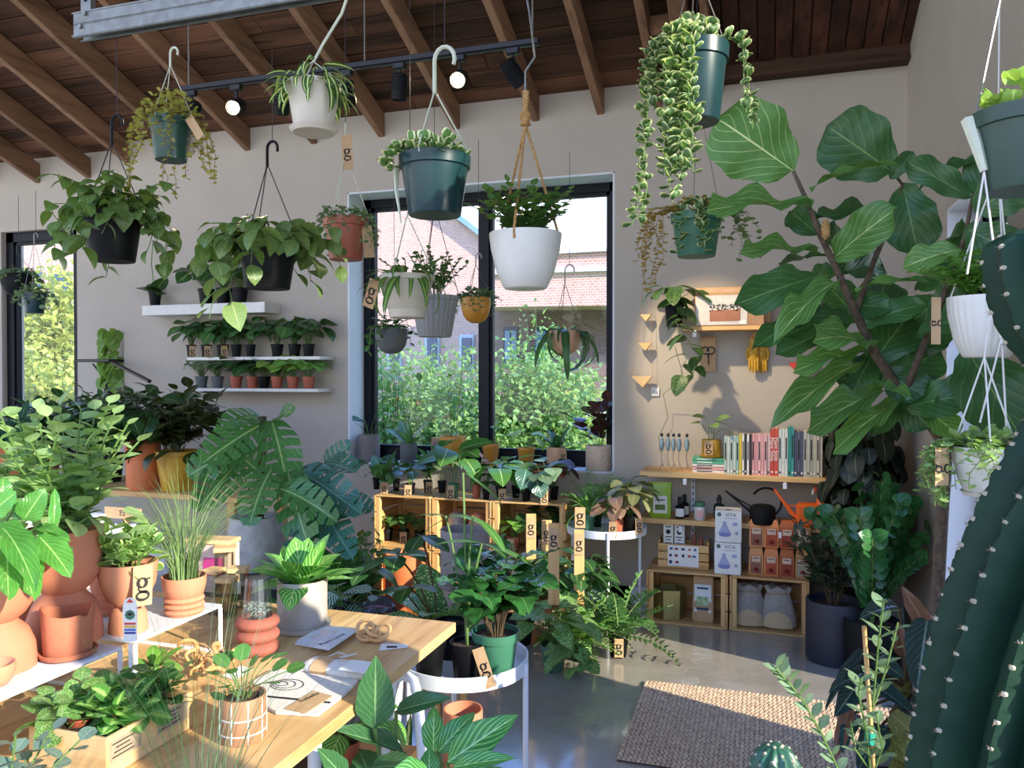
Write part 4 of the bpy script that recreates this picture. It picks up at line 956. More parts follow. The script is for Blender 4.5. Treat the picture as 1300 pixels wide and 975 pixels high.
small('potted_plant', 'ochre pot with a palm-like sprout directly in front of the window mullion', 623, 4.67, ZS, 23, 27, 'taper', m_ochre, P2(1, .3, .19, .06, .03, bare=.7, lel=0), GW, meshes=lv('lance', L_sage, .4), saucer=m_ochre)
small('potted_plant', 'ochre pot with arching green leaves on the sill, right of the mullion', 668, 4.67, ZS, 23, 25, 'taper', m_ochre, P1(7, 2.2, .13, .10), GW, meshes=lv('ovate', L_lime, .4, .5))
small('potted_plant', 'peach pot with a kraft tag and slender dark leaves near the right of the sill', 706, 4.67, ZS, 24, 27, 'cyl', m_peach, P3(14, .17, 1.4, .5), GW, meshes=lv('strap', L_dark, .12, .5), tagged=.7)
small('rubber_plant', 'speckled cream pot with a burgundy rubber plant at the right end of the sill', 760, 4.68, ZS, 33, 31, 'cyl', m_speck, P2(5, 1.9, .30, .135, .035, lel=.35), GW, meshes=lv('paddle', L_red, .45, .25, hi=True), cat='rubber plant')
# ================================================================== CRATE WALL UNDER THE WINDOW
def crate(label, x0, x1, Yf, z, h, dp, group, slats=4, name='wooden_crate'):
    w_ = x1 - x0; t = thing(name, label, 'crate', ((x0 + x1) / 2, Yf + dp / 2, z), 0, group); e = .011
    for s in (-1, 1):
        for k in range(3):
            hh = h / 3 - .006; MB().box((s * (w_ / 2 - e / 2 - .001), 0, h * (k + .5) / 3), (e, dp - .004, hh), 0, None, .002).build('side_slat', m_piney, t)
        for q in (-1, 1): MB().box((s * (w_ / 2 - e - .014), q * (dp / 2 - .02), h / 2), (.026, .026, h - 2 * e - .002), 0, None, .003).build('corner_post', m_pinez, t)
    for zz in (e / 2, h - e / 2):
        for k in range(3): MB().box((0, -dp / 2 + dp * (k + .5) / 3, zz), (w_ - .002 - 2 * e, dp / 3 - .006, e), 0, None, .002).build('board', m_pine, t)
    for k in range(3): MB().box((0, dp / 2 - e / 2 - .002, h * (k + .5) / 3), (w_ - 2 * e - .004, e, h / 3 - .010), 0, None, .002).build('back_slat', m_pine, t)
    return t
CX = [-2.235, -1.86, -1.485, -1.05]; YC = 4.22; CH = .312
cl = ['left', 'middle', 'right']
for i in range(3):
    crate(cl[i] + ' pine crate of the lower row under the big window', CX[i] + .002, CX[i + 1] - .002, YC, 0, CH, .33, 'stacked pine crates under the window')
    crate(cl[i] + ' pine crate of the upper row under the big window', CX[i] + .002, CX[i + 1] - .002, YC, CH + .001, CH, .33, 'stacked pine crates under the window')
def grow(P, k):
    P.L = [M @ Matrix.Diagonal((k, k, k, 1)) for M in P.L]; return P
ZT = 2 * CH + .002; GC = 'small tagged pots on top of the window crates'
CT = [(487, 4.30, 9, 'green pot with tall upright leaves at the left front of the crate tops', m_green2, Pm(P3(3, .20, 1.4, 1.0), P1(6, 2.6, .1, .10)), lv('lance', L_mid, .3, .35), 12, .1),
 (478, 4.42, 8, 'black pot of dark round leaves behind the leftmost green pot on the crates', m_blackm, P1(7, 3, .14, .10), lv('ovate', L_dark, .5), 11, None),
 (503, 4.40, 8, 'black pot with broad dark leaves, back row second on the crate tops', m_blackm, P1(8, 2.6, .12, .09), lv('ovate', L_mid, .5), 11, None),
 (521, 4.28, 10, 'kraft tagged black pot with thin silvery leaves, front second on the crates', m_blackm, P1(10, 2.2, .12, .07), lv('lance', L_teal, .4), 11, -.4),
 (543, 4.38, 9, 'dark pot with a burgundy and green bush on the crates below the kraft box', m_black, P2(6, 2, .2, .065, .03), lv('ovate', L_mid, .5), 12, .3),
 (576, 4.27, 11, 'green pot with large glossy arrow leaves on the middle crate', m_green2, P1(7, 3.4, .26, .16), lv('heart', L_gen, .45, .3), 13, -.5),
 (561, 4.42, 9, 'small black pot with pale leaves behind the glossy arrow leaf plant', m_blackm, P1(7, 2.6, .18, .09), lv('ovate', L_sage, .5), 11, None),
 (605, 4.30, 10, 'small terracotta plastic pot with dark purple leaves on the middle crate', m_plterra, P2(5, 1.8, .17, .06, .03), lv('ovate', L_red, .5), 13, None),
 (617, 4.26, 8, 'tiny black pot beside the small terracotta one on the middle crate', m_black, P1(6, 2, .08, .06), lv('ovate', L_dark, .5), 10, None),
 (636, 4.28, 11, 'black pot with broad two-tone leaves hanging over the right crate edge', m_blackm, P1(8, 3.2, .17, .15), lv('heart', L_gen, .42, .5), 12, .2),
 (655, 4.38, 9, 'black pot with bright mottled long leaves, back of the right crate top', m_blackm, P1(8, 2.4, .17, .15), lv('lance', L_marb, .3, .4), 11, None),
 (668, 4.27, 10, 'black pot with dark ribbed hanging leaf on the right crate top', m_black, P1(7, 2.3, .15, .13), lv('lance', L_teal, .4, .5), 12, None),
 (692, 4.27, 12, 'black tagged pot with grey-green leaves near the right end of the crate tops', m_blackm, P1(11, 2.4, .15, .085), lv('ovate', L_sage, .5), 14, -.1),
 (703, 4.38, 10, 'dark pot with near-black crinkled leaves at the right end of the crate tops', m_black, P1(12, 2.6, .17, .09), lv('ovate', L_red, .5), 12, None)]
for px, Y, w_, lab, mt, pl, ms, hp, tg in CT: small('potted_plant', lab, px, Y, ZT, w_ * 1.25, hp * 1.35, 'nursery', mt, (lambda P, r, h, pl=pl: grow(pl(P, r, h), 1.25)), GC, meshes=ms, tagged=tg)
ZU = CH + .012 + .001; GI = 'plants and pots inside the window crates'
for px, lab in ((492, 'left'), (512, 'middle'), (533, 'right')):
    small('potted_plant', lab + ' of three tangled green plants inside the upper left crate', px, 4.36, ZU, 15, 15, 'nursery', m_blackm, P1(18, 1.8, .10, .055), GI, meshes=lv('ovate', L_mid, .5), tagged=0 if lab == 'middle' else None)
for px, mt, lab in ((579, m_conc, 'grey dome shaped pot standing upside down in the upper middle crate'), (606, m_terra2, 'terracotta dome shaped pot standing upside down in the upper middle crate')):
    p = on(px, 4.38, ZU); t = thing('upturned_pot', lab, 'pot', p, 0, GI)
    MB().lathe([(.056, 0), (.058, .05), (.054, .052), (.054, .10), (.05, .15), (.034, .19), (.001, .205)], 26).build('pot', mt, t, True); MB().lathe([(.06, 0), (.062, .012), (.058, .013)], 26).build('rim', mt, t, True)
small('potted_plant', 'terracotta potted bright green peperomia in the upper right crate', 652, 4.30, ZU, 17, 20, 'nursery', m_plterra, P1(14, 2.0, .12, .075), GI, meshes=lv('ovate', L_bright, .5), tagged=-.4)
small('potted_plant', 'dark leafy plant at the right inside the upper right crate', 688, 4.38, ZU, 18, 18, 'nursery', m_blackm, P1(18, 2.0, .17, .10), GI, meshes=lv('ovate', L_dark, .5), tagged=0)
t = thing('orange_planter', 'bright orange cylinder planter in the lower left crate', 'planter', on(505, 4.40, .013), 0, GI); pot(t, 'cyl', .10, .245, m_orange, soil=False)
t = thing('orange_planter', 'large orange clay planter standing sunlit before the lower left crate', 'planter', on(516, 4.06, 0), 0, None); pot(t, 'cyl', .12, .33, m_orangec, soil=False, saucer=m_orangec)
t = thing('orange_planter', 'terracotta planter in the lower middle crate', 'planter', on(598, 4.38, .013), 0, GI); pot(t, 'cyl', .09, .2, m_orangec, soil=False)
t = thing('orange_planter', 'terracotta planter in the lower right crate behind the tagged stakes', 'planter', on(662, 4.38, .013), 0, GI); pot(t, 'cyl', .10, .2, m_orangec, soil=False)
# ================================================================== ROUND WHITE TABLE BY THE WINDOW
def tray_table(label, px, Y, z, r, n=3, a0=.3, legout=1.0, rim=.03, name='plant_stand'):
    p = on(px, Y, 0); t = thing(name, label, 'plant stand', p, 0, 'round white plant stands')
    MB().lathe([(.001, z - .012), (r * .98, z - .012), (r, z - .01), (r, z + rim), (r * .975, z + rim), (r * .97, z), (.001, z)], 48).build('tray', m_whitem, t, True)
    for i in range(n):
        a = a0 + i * 2 * math.pi / n; q = r * 1.0 * legout; MB().tube([(q * math.cos(a), q * math.sin(a), 0), (q * math.cos(a), q * math.sin(a), z + rim * .8)], .0085, 8).build('leg', m_whitem, t, True)
    return p, t
pT, tt = tray_table('round white metal plant stand against the wall right of the window', 770, 4.22, .50, .215, 3, -1.35)
GT = 'plants on the white stand by the window'; zt = .501
mf = [frondmesh(L_bright, 12, .2, .5, .05)]
small('asparagus_fern', 'green pot of bright feathery foliage on the white stand by the window', 747, 4.12, zt, 17, 24, 'nursery', m_green2, P3(22, .17, 1.5, .5), GT, meshes=lv('strap', L_bright, .08, .9), cat='fern')
small('asparagus_fern', 'airy asparagus fern at the back of the white stand by the window', 757, 4.30, zt, 16, 20, 'nursery', m_black, P3(34, .26, 1.5, -.1), GT, meshes=[frondmesh(leafmat('leaf_fern_soft', '#6a9a4c', veinw=0), 16, .35, .7, .025), frondmesh(leafmat('leaf_fern_soft', '#6a9a4c', veinw=0), 16, .3, .4, .02, 1)], cat='fern', px_min=40)
small('syngonium', 'small red pot with pinkish arrow leaves and a tag on the white stand', 783, 4.07, zt, 17, 22, 'nursery', m_plterra, P1(16, 2.4, .13, .095), GT, meshes=lv('heart', L_pink, .42, .4), tagged=-.5)
small('syngonium', 'black pot with a broad bushy pink-green plant at the right of the white stand', 800, 4.14, zt, 24, 25, 'nursery', m_black, P1(34, 2.3, .19, .10), GT, meshes=lv('heart', leafmat('leaf_olive_pink', '#77804f', vein='#b58f7a', veinw=.5), .42, .4), tagged=.9)
# stakes with tags
def stake(label, px, py0, py1, d, w_=.05):
    b_ = at(px, py1, d); t_ = at(px, py0, d); t = thing('price_stake', label, 'price sign', b_, face(b_), 'wooden price stakes'); H = t_.z - b_.z
    bx((0, 0, H / 2), (w_, .012, H), 0, .003).build('stake', m_pinez, t); gtag(t, (0, -.008, H - .02), .045, .1, tilt=-.04); return t
stake('tall pale wooden stake with tag in the pothos pots, brightest of the wooden stakes', 703, 664, 768, 3.55)
stake('wooden stake with tag in front of the upper right crate, leftmost of the wooden stakes', 674, 652, 745, 3.9)
stake('wooden stake with tag partly behind the brightest stake', 694, 660, 745, 3.95)
stake('wooden stake with tag below the left side of the round white stand', 735, 672, 770, 3.8)
gtag(bpy.data.objects['price_stake.003'], (.005, .0, .48), .05, .1, letter=True)
# ================================================================== FLOOR PLANTS IN THE MIDDLE
GF = 'potted plants on the concrete floor'
small('pothos', 'sage green pot of bright pothos trailing onto the floor, below the pale stake', 703, 3.45, 0, 34, 34, 'nursery', m_green3, Pm(P1(28, 2.2, .20, .12, pitch=-.1), lambda P, r, h: P.trail(5, r, h, .06, .13, .04, .10, az=(-1.2, .9), out=.12)), GF, meshes=lv('heart', L_marb, .4, .4))
small('trailing_plant', 'bright fern-like plant on the floor between the pothos and the tagged black pot', 737, 3.62, 0, 30, 28, 'nursery', m_blackm, Pm(P3(34, .26, 1.4, .1)), GF, meshes=[frondmesh(L_bright, 12, .22, .6, .06), frondmesh(L_gen, 12, .22, .8, .06, 1)], cat='fern')
small('zamioculcas', 'black pot with a tag and upright ferny stems on the floor by the crate shelf', 785, 3.72, 0, 27, 30, 'nursery', m_black, P3(15, .34, 1.5, .15), GF, meshes=[frondmesh(L_mid, 12, .18, .35, .06), frondmesh(L_mid, 12, .2, .8, .06, 1)], tagged=.05, cat='fern')
small('trailing_plant', 'dense green leafy plant behind the pothos, under the crate tags', 660, 3.75, 0, 38, 34, 'nursery', m_blackm, P1(50, 2.6, .34, .13), GF, meshes=lv('ovate', L_mid, .42, .35))
small('trailing_plant', 'dark leafy plant on the floor beneath the wooden stake by the white stand', 735, 3.85, 0, 34, 34, 'nursery', m_blackm, P1(44, 2.5, .32, .12), GF, meshes=lv('ovate', L_dark, .42, .35))
# round stand in front with the coffee plant
pS, ts = tray_table('round white metal plant stand in the foreground beside the table corner', 588, 2.18, .485, .195, 3, .0)
GR = 'plants on the foreground white stand'; zs = .486
t = small('coffee_plant', 'green pot with a glossy dark coffee bush on the foreground white stand', 629, 2.13, zs, 60, 56, 'nursery', m_green2, P2(16, 2.1, .33, .125, .036, lel=-.05, sr=.003, bare=.25, droop=.2), GR, meshes=lv('ovate', leafmat('leaf_coffee', '#2f6a2c', vein='#6f9a4c', veinw=.35, rough=.18, trans=.2), .42, .35, wave=.1, hi=True), stem=m_stemb, cat='potted tree')
v_ = CAM - t.location; gtag(t, frontp(t, .07, .10, -.6, 1.25), .035, .11, rz=math.atan2(v_.y, v_.x) - .3 + math.pi / 2, tilt=-.15, roll=-.4)
for px, Y, lab in ((545, 2.05, 'black nursery pot of bare stems, left on the foreground white stand'), (572, 2.22, 'black nursery pot behind the other two on the foreground white stand'), (592, 2.08, 'black nursery pot with thin tall stalks, middle of the foreground white stand')):
    small('nursery_pot', lab, px, Y, zs, 42, 46, 'nursery', m_black, None, 'black nursery pots')
# tall thin stalks with palmate leaves
def stalks(label, px0, Yb, zb, tips, mat, W=.28, L=.14, n=5, group=None, sm=None, shape='lance', name='tall_plant'):
    b_ = on(px0, Yb, zb); t = thing(name, label, 'potted plant', b_, 0, group); mb = MB(); P = Pl()
    for (px, py, d, k) in tips:
        e = at(px, py, d) - b_; m = Vector((e.x * .3, e.y * .3, e.z * .6)); P.S.append(([Vector((rnd.uniform(-.01, .01), rnd.uniform(-.01, .01), .0)).lerp(m, q).lerp(m.lerp(e, q), q) for q in (0, .2, .4, .6, .8, 1)], .0035))
        for i in range(k):
            a = i * 6.283 / k + rnd.uniform(-.3, .3); P.L.append(LMx(e, dirv(a, rnd.uniform(-.5, .3)), s=L * rnd.uniform(.8, 1.15)))
    P.emit(t, lv(shape, mat, W, .35, hi=True), sm or m_stem); return t
stalks('tall thin stalked plant with long narrow leaves rising before the stacked pots', 592, 2.08, zs + .08, [(588, 600, 2.3, 1), (600, 655, 2.25, 2), (612, 690, 2.2, 2), (566, 655, 2.3, 2)], L_gen, .12, .17)
t = stalks('umbrella plant with wide dark leaflets on arching stalks behind the table corner', 560, 2.6, .35, [(505, 705, 2.5, 5), (470, 720, 2.5, 4), (535, 680, 2.6, 4), (520, 745, 2.5, 3)], L_dark, .32, .125, sm=m_stemb); pot(t, 'nursery', .09, .14, m_black, z0=-.02)
P = Pl().rosette(14, .23, 1.3, .3, .1, .03); P.emit(t, lv('lance', L_marb, .28, .5, hi=True))
b_ = t.location
q = thing('plant_pedestal', 'low wooden stool under the umbrella plant behind the table', 'stool', (b_.x, b_.y, 0)); MB().lathe([(.001, .29), (.12, .29), (.125, .30), (.125, .325), (.001, .325)], 24).build('seat', m_ply, q, True)
for i in range(3): a = i * 2.09; MB().tube([(.1 * math.cos(a), .1 * math.sin(a), 0), (.08 * math.cos(a), .08 * math.sin(a), .295)], .012, 8).build('leg', m_pinez, q, True)
# stack of cylinder pots
p = on(588, 2.75, 0); zz = 0
for i, (hh, rr, mt, lab) in enumerate(((.165, .09, m_beige, 'beige clay pot at the bottom of the tall pot stack'), (.185, .09, m_beige, 'beige clay pot, second from the bottom of the tall pot stack'), (.20, .09, m_beige, 'pale taupe pot in the upper half of the tall pot stack, lit by sun'), (.215, .092, m_midgrey, 'dark grey cylinder pot with saucer on top of the tall pot stack'))):
    t = thing('stacked_pot', lab, 'pot', (p.x + (i % 2) * .008, p.y, zz), 0, 'tall stack of cylinder pots'); pot(t, 'cyl', rr, hh, mt, soil=False); MB().lathe([(rr * .9, .0), (rr * 1.15, .004), (rr * 1.18, .022), (rr * 1.02, .022), (rr * 1.0, .012)], 32).build('saucer', mt, t, True); zz += hh + .001
# ================================================================== LEFT MIDDLE GROUND
p = at(325, 724, 4.1); q = thing('low_platform', 'low dark platform under the concrete monstera pot', 'platform', (p.x, p.y, 0)); bx((0, 0, p.z / 2 - .015), (.5, .36, p.z - .032), 0, .004).build('body', m_blackm, q); bx((0, 0, p.z - .015), (.54, .4, .028), 0, .004).build('top', m_dkgrey, q)
t = thing('monstera', 'large monstera in a tall glazed concrete pot left of the window crates', 'potted plant', p, 0, None)
pot(t, 'tall', .142, .285, m_conc)
mons = lv('heart', L_mon, .5, .35, .12, .04, slits=1, k=3)
def bigleaf(T, b_, tip, nrm, width, meshes, i=0, stem_from=None, sr=.004, sm=None):
    L = (tip - b_).length; M = LMx(loc_(T, b_), Matrix.Rotation(-T.rotation_euler.z, 3, 'Z') @ (tip - b_), nrm, s=L, sx=width / L); o = place('leaf', meshes[i % len(meshes)], T, M=M)
    if stem_from is not None:
        e = loc_(T, b_); s_ = Vector(stem_from); m = Vector((s_.x * .7 + e.x * .3, s_.y * .7 + e.y * .3, s_.z + (e.z - s_.z) * .75)); MB().tube([s_.lerp(m, q).lerp(m.lerp(e, q), q) for q in (0, .25, .5, .75, 1)], sr, 6).build('leaf_stalk', sm or m_stem, T, True)
def leaves_px(T, rows, meshes, st, up=(0, -.35, 1), face_=.6, sr=.004, sm=None):
    for i, (bx_, by, bd, tx, ty, td, w_) in enumerate(rows):
        a, b_ = at(bx_, by, bd), at(tx, ty, td); nrm = (CAM - a).normalized() * face_ + Vector(up) * (1 - face_) + Vector((rnd.uniform(-.25, .25), 0, rnd.uniform(-.1, .2)))
        bigleaf(T, a, b_, nrm, w_ / 1000 * (bd + td) / 2 * .84, meshes, i, st, sr, sm)
dm_ = dep(p)
leaves_px(t, [(330, 540, 4.0, 262, 575, 3.6, 75), (345, 535, 4.05, 370, 612, 3.7, 72), (330, 530, 4.1, 290, 520, 3.8, 60), (318, 560, 3.9, 235, 600, 3.7, 70), (345, 595, 3.7, 310, 650, 3.4, 70), (355, 620, 3.6, 420, 640, 3.4, 60), (300, 590, 3.9, 250, 640, 3.6, 70), (350, 540, 4.2, 352, 505, 3.9, 50), (366, 600, 3.8, 380, 680, 3.4, 75), (330, 600, 3.9, 285, 560, 3.8, 60)], mons, (0, 0, .25))
MB().tube([(0, .03, .2), (.02, .03, .80)], .022, 8).build('moss_pole', m_stemb, t, True)
p = on(405, 3.95, 0); t2 = thing('monstera', 'second monstera with blue-lit split leaves just left of the window crates', 'potted plant', p); pot(t2, 'cyl', .12, .24, m_orangec)
leaves_px(t2, [(385, 600, 3.9, 450, 640, 3.5, 70), (410, 590, 4.0, 440, 580, 3.7, 60), (395, 590, 4.0, 400, 655, 3.5, 66), (430, 640, 3.8, 468, 640, 3.6, 50), (420, 650, 3.8, 360, 720, 3.4, 66), (415, 600, 4.1, 425, 565, 3.9, 48), (405, 640, 3.8, 445, 700, 3.5, 60)], lv('heart', leafmat('leaf_monstera_cool', '#3f7868', vein='#86a79a', veinw=.4, rough=.25), .5, .3, .12, .04, slits=2), (0, 0, .24))  # cool blue light is painted into the colour of these leaves
small('peace_lily', 'bushy green plant in an orange pot at the foot of the two monsteras', 415, 3.5, 0, 46, 46, 'cyl', m_orange, P3(40, .34, 1.45, .3), None, meshes=lv('lance', L_gen, .25, .45, hi=True), cat='potted plant')
small('potted_plant', 'leafy vine with a tagged red pot at the left foot of the crates', 462, 3.6, 0, 36, 34, 'nursery', m_plterra, P2(14, 2.0, .42, .08, .05, lel=.1), None, meshes=lv('ovate', L_gen, .45), tagged=.0)
small('potted_plant', 'red potted vine close behind the leafy vine at the crates', 447, 3.75, 0, 34, 30, 'nursery', m_plterra, P2(12, 2.0, .44, .08, .05, lel=.1), None, meshes=lv('ovate', L_mid, .45))
small('calathea', 'silver striped round leaf plant between table and crates', 432, 3.0, 0, 66, 90, 'nursery', m_blackm, P1(16, 1.5, .14, .14), None, meshes=lv('round', leafmat('leaf_silver_stripe', '#31583c', stripes='#bcd0b4', veinw=.3), .4, .3, hi=True), cat='potted plant')
small('begonia', 'dark purple crinkled leaf plant in a maroon pot behind the table', 455, 2.85, 0, 60, 110, 'nursery', plain('maroon_pot', '#3c1418', .5), P1(12, 1.2, .09, .13), None, meshes=lv('round', leafmat('leaf_purple_black', '#2c3238', vein='#a06a8c', veinw=.7, rough=.3), .42, .5, wave=.1, hi=True), cat='potted plant')
# bench at the back left with pots
bb = on(190, 3.6, 0); t = thing('display_bench', 'pale wooden display bench holding pots at the back left', 'bench', (bb.x - .2, 3.75, 0)); bx((0, 0, .685), (1.8, .55, .03), 0, .004).build('top', m_pine, t)
for s in (-1, 1):
    for q in (-1, 1): bx((s * .82, q * .22, .335), (.05, .05, .67), 0, .004).build('leg', m_pinez, t)
bz = .7005; GB = 'pots on the display bench at the back left'
for px, Y, mt, h_, r_, lab, nm in ((182, 3.58, m_orangec, .27, .09, 'brown-orange banded pot on the back left bench', 'banded_pot'), (226, 3.6, m_yel, .22, .12, 'mustard yellow tapered pot on the back left bench', 'mustard_pot')):
    p = on(px, Y, bz); t = thing(nm, lab, 'pot', p, 0, GB); pot(t, 'cyl' if r_ < .1 else 'taper', r_, h_, mt, soil=True)
    if r_ < .1: MB().lathe([(r_ * 1.005, h_ * .62), (r_ * 1.04, h_ * .65), (r_ * 1.04, h_ * .9), (r_ * 1.01, h_)], 28).build('band', mt, t, True)
    Pl().stems(14, .28, .42, .15, .045, h_ * .9, lel=-.2, droop=.2).mound(34, .25, .36, .15, h_, el=-.3).emit(t, lv('ovate', L_dark if r_ < .1 else leafmat('leaf_olive_dark', '#34421c', vein='#6f7d3c', veinw=.4, rough=.25), .36, .4, hi=True), m_stemb)
for px, Y, n_, H, lab in ((140, 3.75, 26, .50, 'dark bushy plant on the bench below the black shelf bracket'), (100, 3.85, 26, .46, 'dark bushy plant on the bench below the far left window'), (215, 3.95, 28, .52, 'tall dark glossy bush behind the mustard yellow pot'), (60, 3.9, 26, .36, 'blue-lit leafy plant before the far left window sill')):
    small('dark_bush', lab, px, Y, bz, 34, 36, 'nursery', m_terra3 if px < 80 else m_blackm, P2(n_, 3.4, H, .15, .045, lel=-.2, droop=.15), GB, meshes=lv('ovate', leafmat('leaf_olive_dark', '#34421c', vein='#6f7d3c', veinw=.4, rough=.25) if px > 200 else L_dark, .36, .4))
small('dark_bush', 'strappy green plant at the left edge under the far left window', 18, 3.6, bz, 40, 44, 'nursery', m_orangec, P3(26, .42, 1.4, .2), GB, meshes=lv('strap', L_teal, .14, .5, hi=True))
p = aty(112, 458, 4.55); t = thing('bracket_shelf', 'short black wall shelf with a slanting dark arm beside the white shelves', 'shelf', (p.x + .12, 4.62, p.z)); bx((0, -.05, 0), (.30, .2, .02), 0, .003).build('board', m_metalb, t)
a, b_ = aty(143, 460, 4.5), aty(190, 484, 4.2); wpart(t, 'slanted_arm', [a, b_], .014, plain('dark_wood_arm', '#2a1c18', .5), 6); wpart(t, 'bracket', [aty(118, 462, 4.6), aty(130, 478, 4.6)], .006, m_metalb)
# ================================================================== PEGBOARD WALL AND WOOD SHELVES (right)
def wood_shelf(label, x0, x1, Yf, z, th=.028, dp=.27):
    t = thing('wooden_shelf', label, 'shelf', ((x0 + x1) / 2, 4.6 - dp / 2, z), 0, 'pine shelves on the back wall'); bx((0, 0, -th / 2), (x1 - x0, dp - .002, th), 0, .002).build('board', m_pine, t)
    for x in (-.32, .25):
        if abs(x) < (x1 - x0) / 2: bx((x * .9, dp / 2 - .14, -th - .02), (.02, .26, .035), 0, .003).build('bracket', m_whitem, t)
    return t
U2, U3, U1 = .812, .553, 1.607
wood_shelf('long pine shelf carrying the books on the back wall', -.66, .40, 4.33, U2); wood_shelf('pine shelf with watering cans below the books', -.665, .36, 4.33, U3, dp=.25); wood_shelf('short high pine shelf with the planter boxes above the scissors', on(866, 4.42, U1).x, .28, 4.4, U1, .024, .2)
t = thing('shelf_rail', 'white slotted shelf rail on the wall behind the green lidded jar', 'shelf rail', (on(880, 4.595, .5).x, 4.593, .30)); bx((0, 0, .24), (.022, .012, .48)).build('rail', m_whitem, t)
for k in range(12): bx((0, -.0065, .05 + k * .035), (.006, .001, .016)).build('slot', m_blackm, t)
# books
BK = []
cols = ['#b9c9bf', '#c4cfc6', '#aebfb6', '#bccac2', '#93b8a6', '#d8bd3a', '#e8e4da', '#2b2a33', '#e5e1dc', '#3a2c33', '#e0a4a4', '#d89a9c', '#e8b3b0', '#dda0a2', '#e3b0ae', '#eac3bf', '#c2493a', '#c84f3e', '#d9dcd6', '#cfd4cf', '#dadcd4', '#2f8a85', '#38918b', '#4b4d66', '#5a5c74', '#51536a', '#b8b6aa', '#c0beb2', '#aeb0a0', '#bdb9a8', '#cfc5b2', '#c9bfae']
x0, x1 = on(919, 4.36, U2).x, on(1044, 4.36, U2).x; wd = [.8 if 6 <= i <= 9 else (1.35 if i in (16, 17) else 1) for i in range(len(cols))]; tot = sum(wd); x = x0
names = {'#d8bd3a': 'bright yellow', '#2b2a33': 'navy', '#c2493a': 'red', '#2f8a85': 'teal'}
desc = ['first pale green book at the left end of the upright row', 'second pale green book from the left end of the row', 'third pale green book from the left end of the row', 'pale green book just left of the mint one', 'mint book directly left of the yellow book', 'yellow book in the upright row', 'cream book directly right of the yellow book', 'black book nearest the yellow book', 'white book between the two black books', 'black book directly left of the pink books', 'leftmost pink book of the pink run', 'second pink book of the pink run', 'third pink book of the pink run', 'fourth pink book of the pink run', 'fifth pink book of the pink run', 'palest pink book directly left of the red ones', 'left one of the two thick red lettered books', 'right one of the two thick red lettered books', 'white book directly right of the red ones', 'middle white book between the red and the teal ones', 'white book directly left of the teal ones', 'left one of the two tall teal books', 'right one of the two tall teal books', 'leftmost patterned indigo book', 'middle patterned indigo book', 'rightmost patterned indigo book', 'sage book directly right of the indigo ones', 'second sage book right of the indigo ones', 'third sage book right of the indigo ones', 'last sage book before the beige pair', 'left beige book at the right end of the row', 'last beige book beside the grey frame']
m_pages = plain('book_pages', '#e4dfd2', .8)
for i, c in enumerate(cols):
    w_ = (x1 - x0) * wd[i] / tot; h = .205 if i < 5 else (.215 if i < 16 else (.25 if i < 18 else (.245 if i < 21 else (.262 if i < 23 else .238)))); h *= rnd.uniform(.985, 1.01)
    t = thing('book', desc[i], 'book', (x + w_ / 2, 4.43 + rnd.uniform(-.004, .004), U2), 0, 'books standing on the pine shelf'); mt = plain('cover_' + c[1:], c, .5, rand=.15)
    q = MB(); q.box((0, -.075, h / 2), (w_ - .0016, .003, h)); q.box((-(w_ - .0016) / 2 + .001, 0, h / 2), (.002, .15, h)); q.box(((w_ - .0016) / 2 - .001, 0, h / 2), (.002, .15, h)); q.build('cover', mt, t)
    bx((0, .0, h / 2), (w_ - .006, .144, h - .008)).build('pages', m_pages, t)
    if i in (16, 17): text(t, 'Plant Style', .030, T4((-.001, -.078, h * .56)) @ FRONT @ Matrix.Rotation(R(-90), 4, 'Z'), m_paper)
    elif i % 2 == 0: bx((0, -.0772, h * .6), (w_ * .4, .001, h * .45)).build('spine_print', m_ink if i not in (7, 9) else m_paper, t)
    bx((0, -.0772, h * .08), (w_ * .5, .001, .01)).build('spine_mark', m_paper if i % 3 else m_ink, t); x += w_
for k, (c, lab) in enumerate((('#e9e2da', 'white book at the bottom of the flat stack under the mustard pot'), ('#e6a8a6', 'pink book second in the flat stack under the mustard pot'), ('#dfe0d4', 'pale book third in the flat stack under the mustard pot'), ('#5fb58f', 'lower of the two green books in the flat stack'), ('#57ab84', 'topmost green book in the flat stack under the mustard pot'))):
    xc = on(899, 4.36, U2).x; zb = U2 + k * .0165; t = thing('book', lab, 'book', (xc, 4.44, zb), rnd.uniform(-.03, .03), 'books stacked flat on the pine shelf'); mt = plain('cover_' + c[1:], c, .5, rand=.15)
    q = MB(); q.box((0, 0, .001), (.168, .14, .002)); q.box((0, 0, .0145), (.168, .14, .002)); q.box((0, -.069, .008), (.168, .002, .015)); q.build('cover', mt, t); bx((0, .002, .0078), (.162, .132, .0112)).build('pages', m_pages, t); bx((-.02, -.0705, .008), (.08, .001, .005)).build('spine_print', m_paper if k > 2 else m_ink, t)
t = small('potted_plant', 'mustard pot with a g tag and variegated pothos on the flat book stack', 903, 4.42, U2 + .0835, 24, 22, 'cyl', m_yel, P1(6, 1.6, .14, .085, pitch=0), None, meshes=lv('ovate', L_marb, .5), saucer=m_yel)
gtag(t, frontp(t, .052, .09, -.25, 1.1), .045, .075, rz=.1, tilt=-.1)
xf = on(1058, 4.45, U2).x; t = thing('clip_frame', 'pale grey framed board leaning behind the books at the shelf right end', 'board', (xf, 4.5, U2), 0); bx((0, 0, .15), (.1, .012, .3), 0, .002).build('board', plain('pale_grey_card', '#b8b2aa', .7), t); bx((0, -.008, .295), (.07, .006, .006)).build('clip', m_metalb, t); bx((0, -.008, .02), (.07, .003, .008)).build('label_strip', m_paper, t)
m_gm = plain('grey_glass_metal', '#7d96a0', .25, metal=.3)
